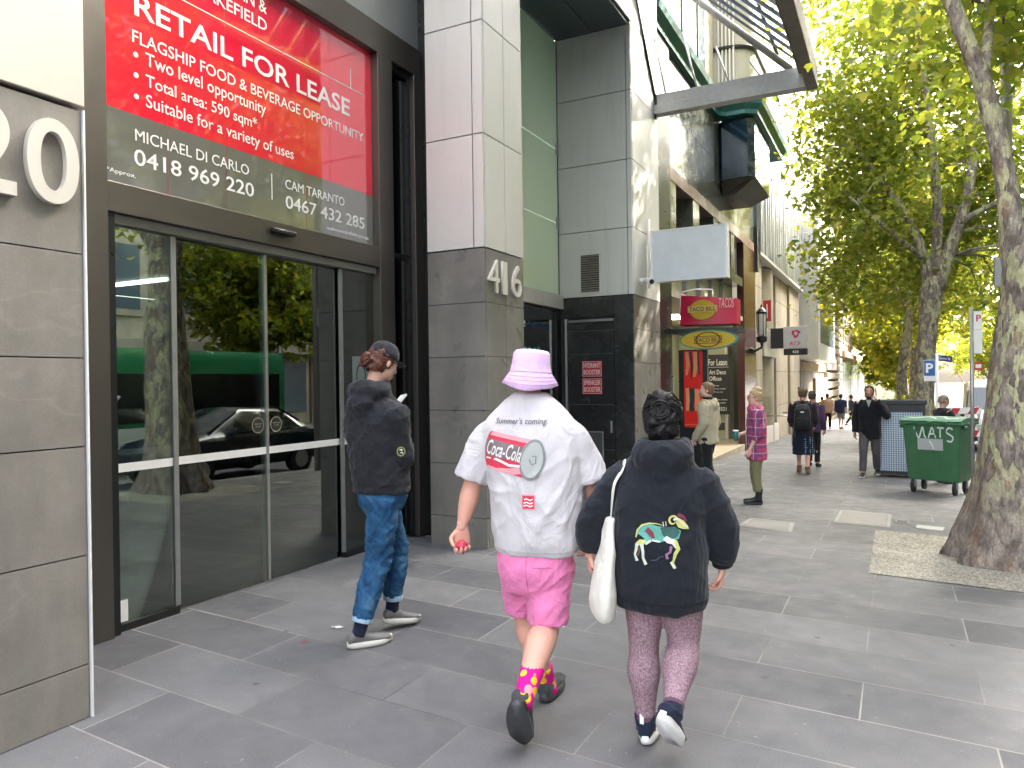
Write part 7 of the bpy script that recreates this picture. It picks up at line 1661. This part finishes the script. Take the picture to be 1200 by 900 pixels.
# ------------------------------------------------------------------ traffic
def car_body(sections, seg=None):
    """sections along the length: (y, half width, z sill, z belt, z roof, half roof width)"""
    b = MB(); rings = []
    for y, w_, zs, zb_, zr, rw in sections:
        rings.append([V((-w_*.92, y, zs)), V((-w_, y, zs + .12)), V((-w_, y, zb_ - .06)), V((-w_*.96, y, zb_)), V((-rw - .02, y, zr - .08)), V((-rw*.8, y, zr)), V((0, y, zr + .02)), V((rw*.8, y, zr)), V((rw + .02, y, zr - .08)), V((w_*.96, y, zb_)), V((w_, y, zb_ - .06)), V((w_, y, zs + .12)), V((w_*.92, y, zs))])
    b.loft(rings); return b
def wheels(t, xs, ys, r):
    for x in xs:
        for y in ys:
            b = MB(); b.cyl((x - .1, y, r), (x + .1, y, r), r, r, 26); w_ = auto_smooth(b.build('wheel', M['plastic_dark'], t), 40)
            b = MB(); b.cyl((x - .105, y, r), (x + .105, y, r), r*.62, r*.62, 20); b.build('rim', M['alu'], w_)
cg = mat('dark_car_glass', (.012, .015, .017), .06, 0, .1, 1, spec=.9)
def van(label, x, y, rz, paint):
    t = thing('van', label, 'van', (x, y, gz(y) - .13), rz)
    b = car_body([(-2.5, .92, .45, 1.1, 1.75, .80), (-2.45, .97, .35, 1.15, 2.2, .86), (1.0, .97, .35, 1.15, 2.28, .86), (1.35, .97, .35, 1.15, 2.15, .82), (1.95, .96, .35, 1.12, 1.35, .78), (2.45, .92, .38, .98, 1.08, .72), (2.6, .82, .45, .75, .85, .6)]); auto_smooth(b.build('body', paint, t), 30)
    b = MB(); b.poly([(-.72, 1.44, 2.04), (.72, 1.44, 2.04), (.78, 1.97, 1.36), (-.78, 1.97, 1.36)]); b.build('windscreen', cg, t); b = MB(); b.poly([(-.7, -2.52, 1.3), (.7, -2.52, 1.3), (.68, -2.49, 2.0), (-.68, -2.49, 2.0)]); b.build('rear_window', cg, t)
    for s_ in (-1, 1):
        b = MB(); b.poly([(s_*.99, .35, 1.2), (s_*.98, 1.5, 1.2), (s_*.885, 1.25, 1.95), (s_*.89, .35, 1.98)]); b.build('side_window', cg, t)
        MB().box(s_*.99 - .06 + s_*.06, s_*.99 + .06 + s_*.06, 1.45, 1.6, 1.1, 1.38, .02).build('mirror', M['lamp_black'], t); MB().box(s_*.72 - .13, s_*.72 + .13, 2.48, 2.58, .78, .95, .03).build('headlight', M['frosted'], t); MB().box(s_*.86 - .06, s_*.86 + .06, -2.53, -2.48, .75, 1.15, .01).build('tail_light', M['red'], t)
    MB().box(-.85, .85, 2.5, 2.66, .42, .62, .04).build('bumper', M['lamp_black'], t); MB().box(-.88, .88, -2.58, -2.48, .40, .6, .03).build('bumper', M['lamp_black'], t); MB().box(-.24, .24, -2.595, -2.58, .64, .76, .003).build('number_plate', M['white_metal'], t)
    wheels(t, (-.88, .88), (-1.6, 1.75), .34); return t
def car(label, x, y, rz, paint, grp=None):
    t = thing('parked_car', label, 'car', (x, y, gz(y) - .13), rz, grp)
    b = car_body([(-2.2, .78, .42, .86, .95, .6), (-2.1, .86, .32, .92, 1.02, .66), (-1.55, .89, .28, .95, 1.12, .70), (-1.0, .90, .28, .95, 1.42, .60), (.1, .90, .28, .94, 1.46, .60), (.75, .90, .28, .93, 1.15, .68), (1.05, .89, .28, .92, .98, .74), (1.9, .86, .30, .82, .86, .68), (2.15, .76, .40, .66, .70, .58)]); auto_smooth(b.build('body', paint, t), 30)
    b = MB(); b.poly([(-.56, .16, 1.43), (.56, .16, 1.43), (.68, .98, 1.02), (-.68, .98, 1.02)]); b.build('windscreen', cg, t); b = MB(); b.poly([(-.56, -1.02, 1.41), (.56, -1.02, 1.41), (.66, -1.56, 1.12), (-.66, -1.56, 1.12)]); b.build('rear_window', cg, t)
    for s_ in (-1, 1):
        b = MB(); b.poly([(s_*.875, -1.3, 1.0), (s_*.875, .7, .985), (s_*.64, .1, 1.39), (s_*.64, -.95, 1.37)]); b.build('side_window', cg, t); MB().box(s_*.94 - .07, s_*.94 + .07, .5, .62, .95, 1.08, .02).build('mirror', paint, t); MB().box(s_*.62 - .15, s_*.62 + .15, 2.05, 2.14, .60, .70, .02).build('headlight', M['frosted'], t); MB().box(s_*.66 - .15, s_*.66 + .15, -2.2, -2.14, .70, .84, .01).build('tail_light', M['red'], t)
    MB().box(-.24, .24, -2.225, -2.21, .55, .66, .003).build('number_plate', M['white_metal'], t)
    wheels(t, (-.80, .80), (-1.3, 1.35), .31); return t
pt = lambda n, c: mat(n, c, .25, 0, .03, 1, spec=.6, Coat_Weight=.6, Coat_Roughness=.05)
van('white van waiting at the kerb between the plane tree and the parking sign', 3.0, 29.5, R(178), pt('white_car_paint', (.74, .74, .73)))
car('white car on the road beyond the white van', 4.4, 36, R(2), MATS['white_car_paint'], 'cars along the road')
car('silver car far along the road under the trees', 3.0, 47, R(0), pt('silver_car_paint', (.42, .43, .44)), 'cars along the road')
car('dark blue car parked at the kerb by the plane tree, mirrored in the doors', 3.0, 11.0, R(180), pt('dark_blue_car_paint', (.012, .016, .028)), 'cars along the road')
# green and yellow bus, seen only in the lobby glass
t = thing('bus', 'green and white bus with yellow door pillars mirrored in the lobby doors', 'bus', (6.6, 10.6, -.2))
b = MB(); b.loft([[V((x, y, z)) for x, z in ((-1.2, .35), (-1.25, .6), (-1.25, 2.45), (-1.12, 2.72), (1.12, 2.72), (1.25, 2.45), (1.25, .35))] for y in (-4.5, 4.5)]); auto_smooth(b.build('body', pt('bus_green_paint', (.02, .22, .09)), t), 30)
MB().box(-1.27, -1.252, -4.3, 4.3, 1.05, 2.15).build('side_window', cg, t)
b = MB()
for y in (-3.4, -2.9, -2.4, .2, .75): b.box(-1.285, -1.272, y, y + .12, .45, 2.2)
b.build('door_pillar', M['yellow'], t); MB().box(-1.268, -1.251, -4.45, 4.45, .42, .95).build('skirt_panel', M['white_metal'], t); wheels(t, (-1.1, 1.1), (-3, 3), .42)
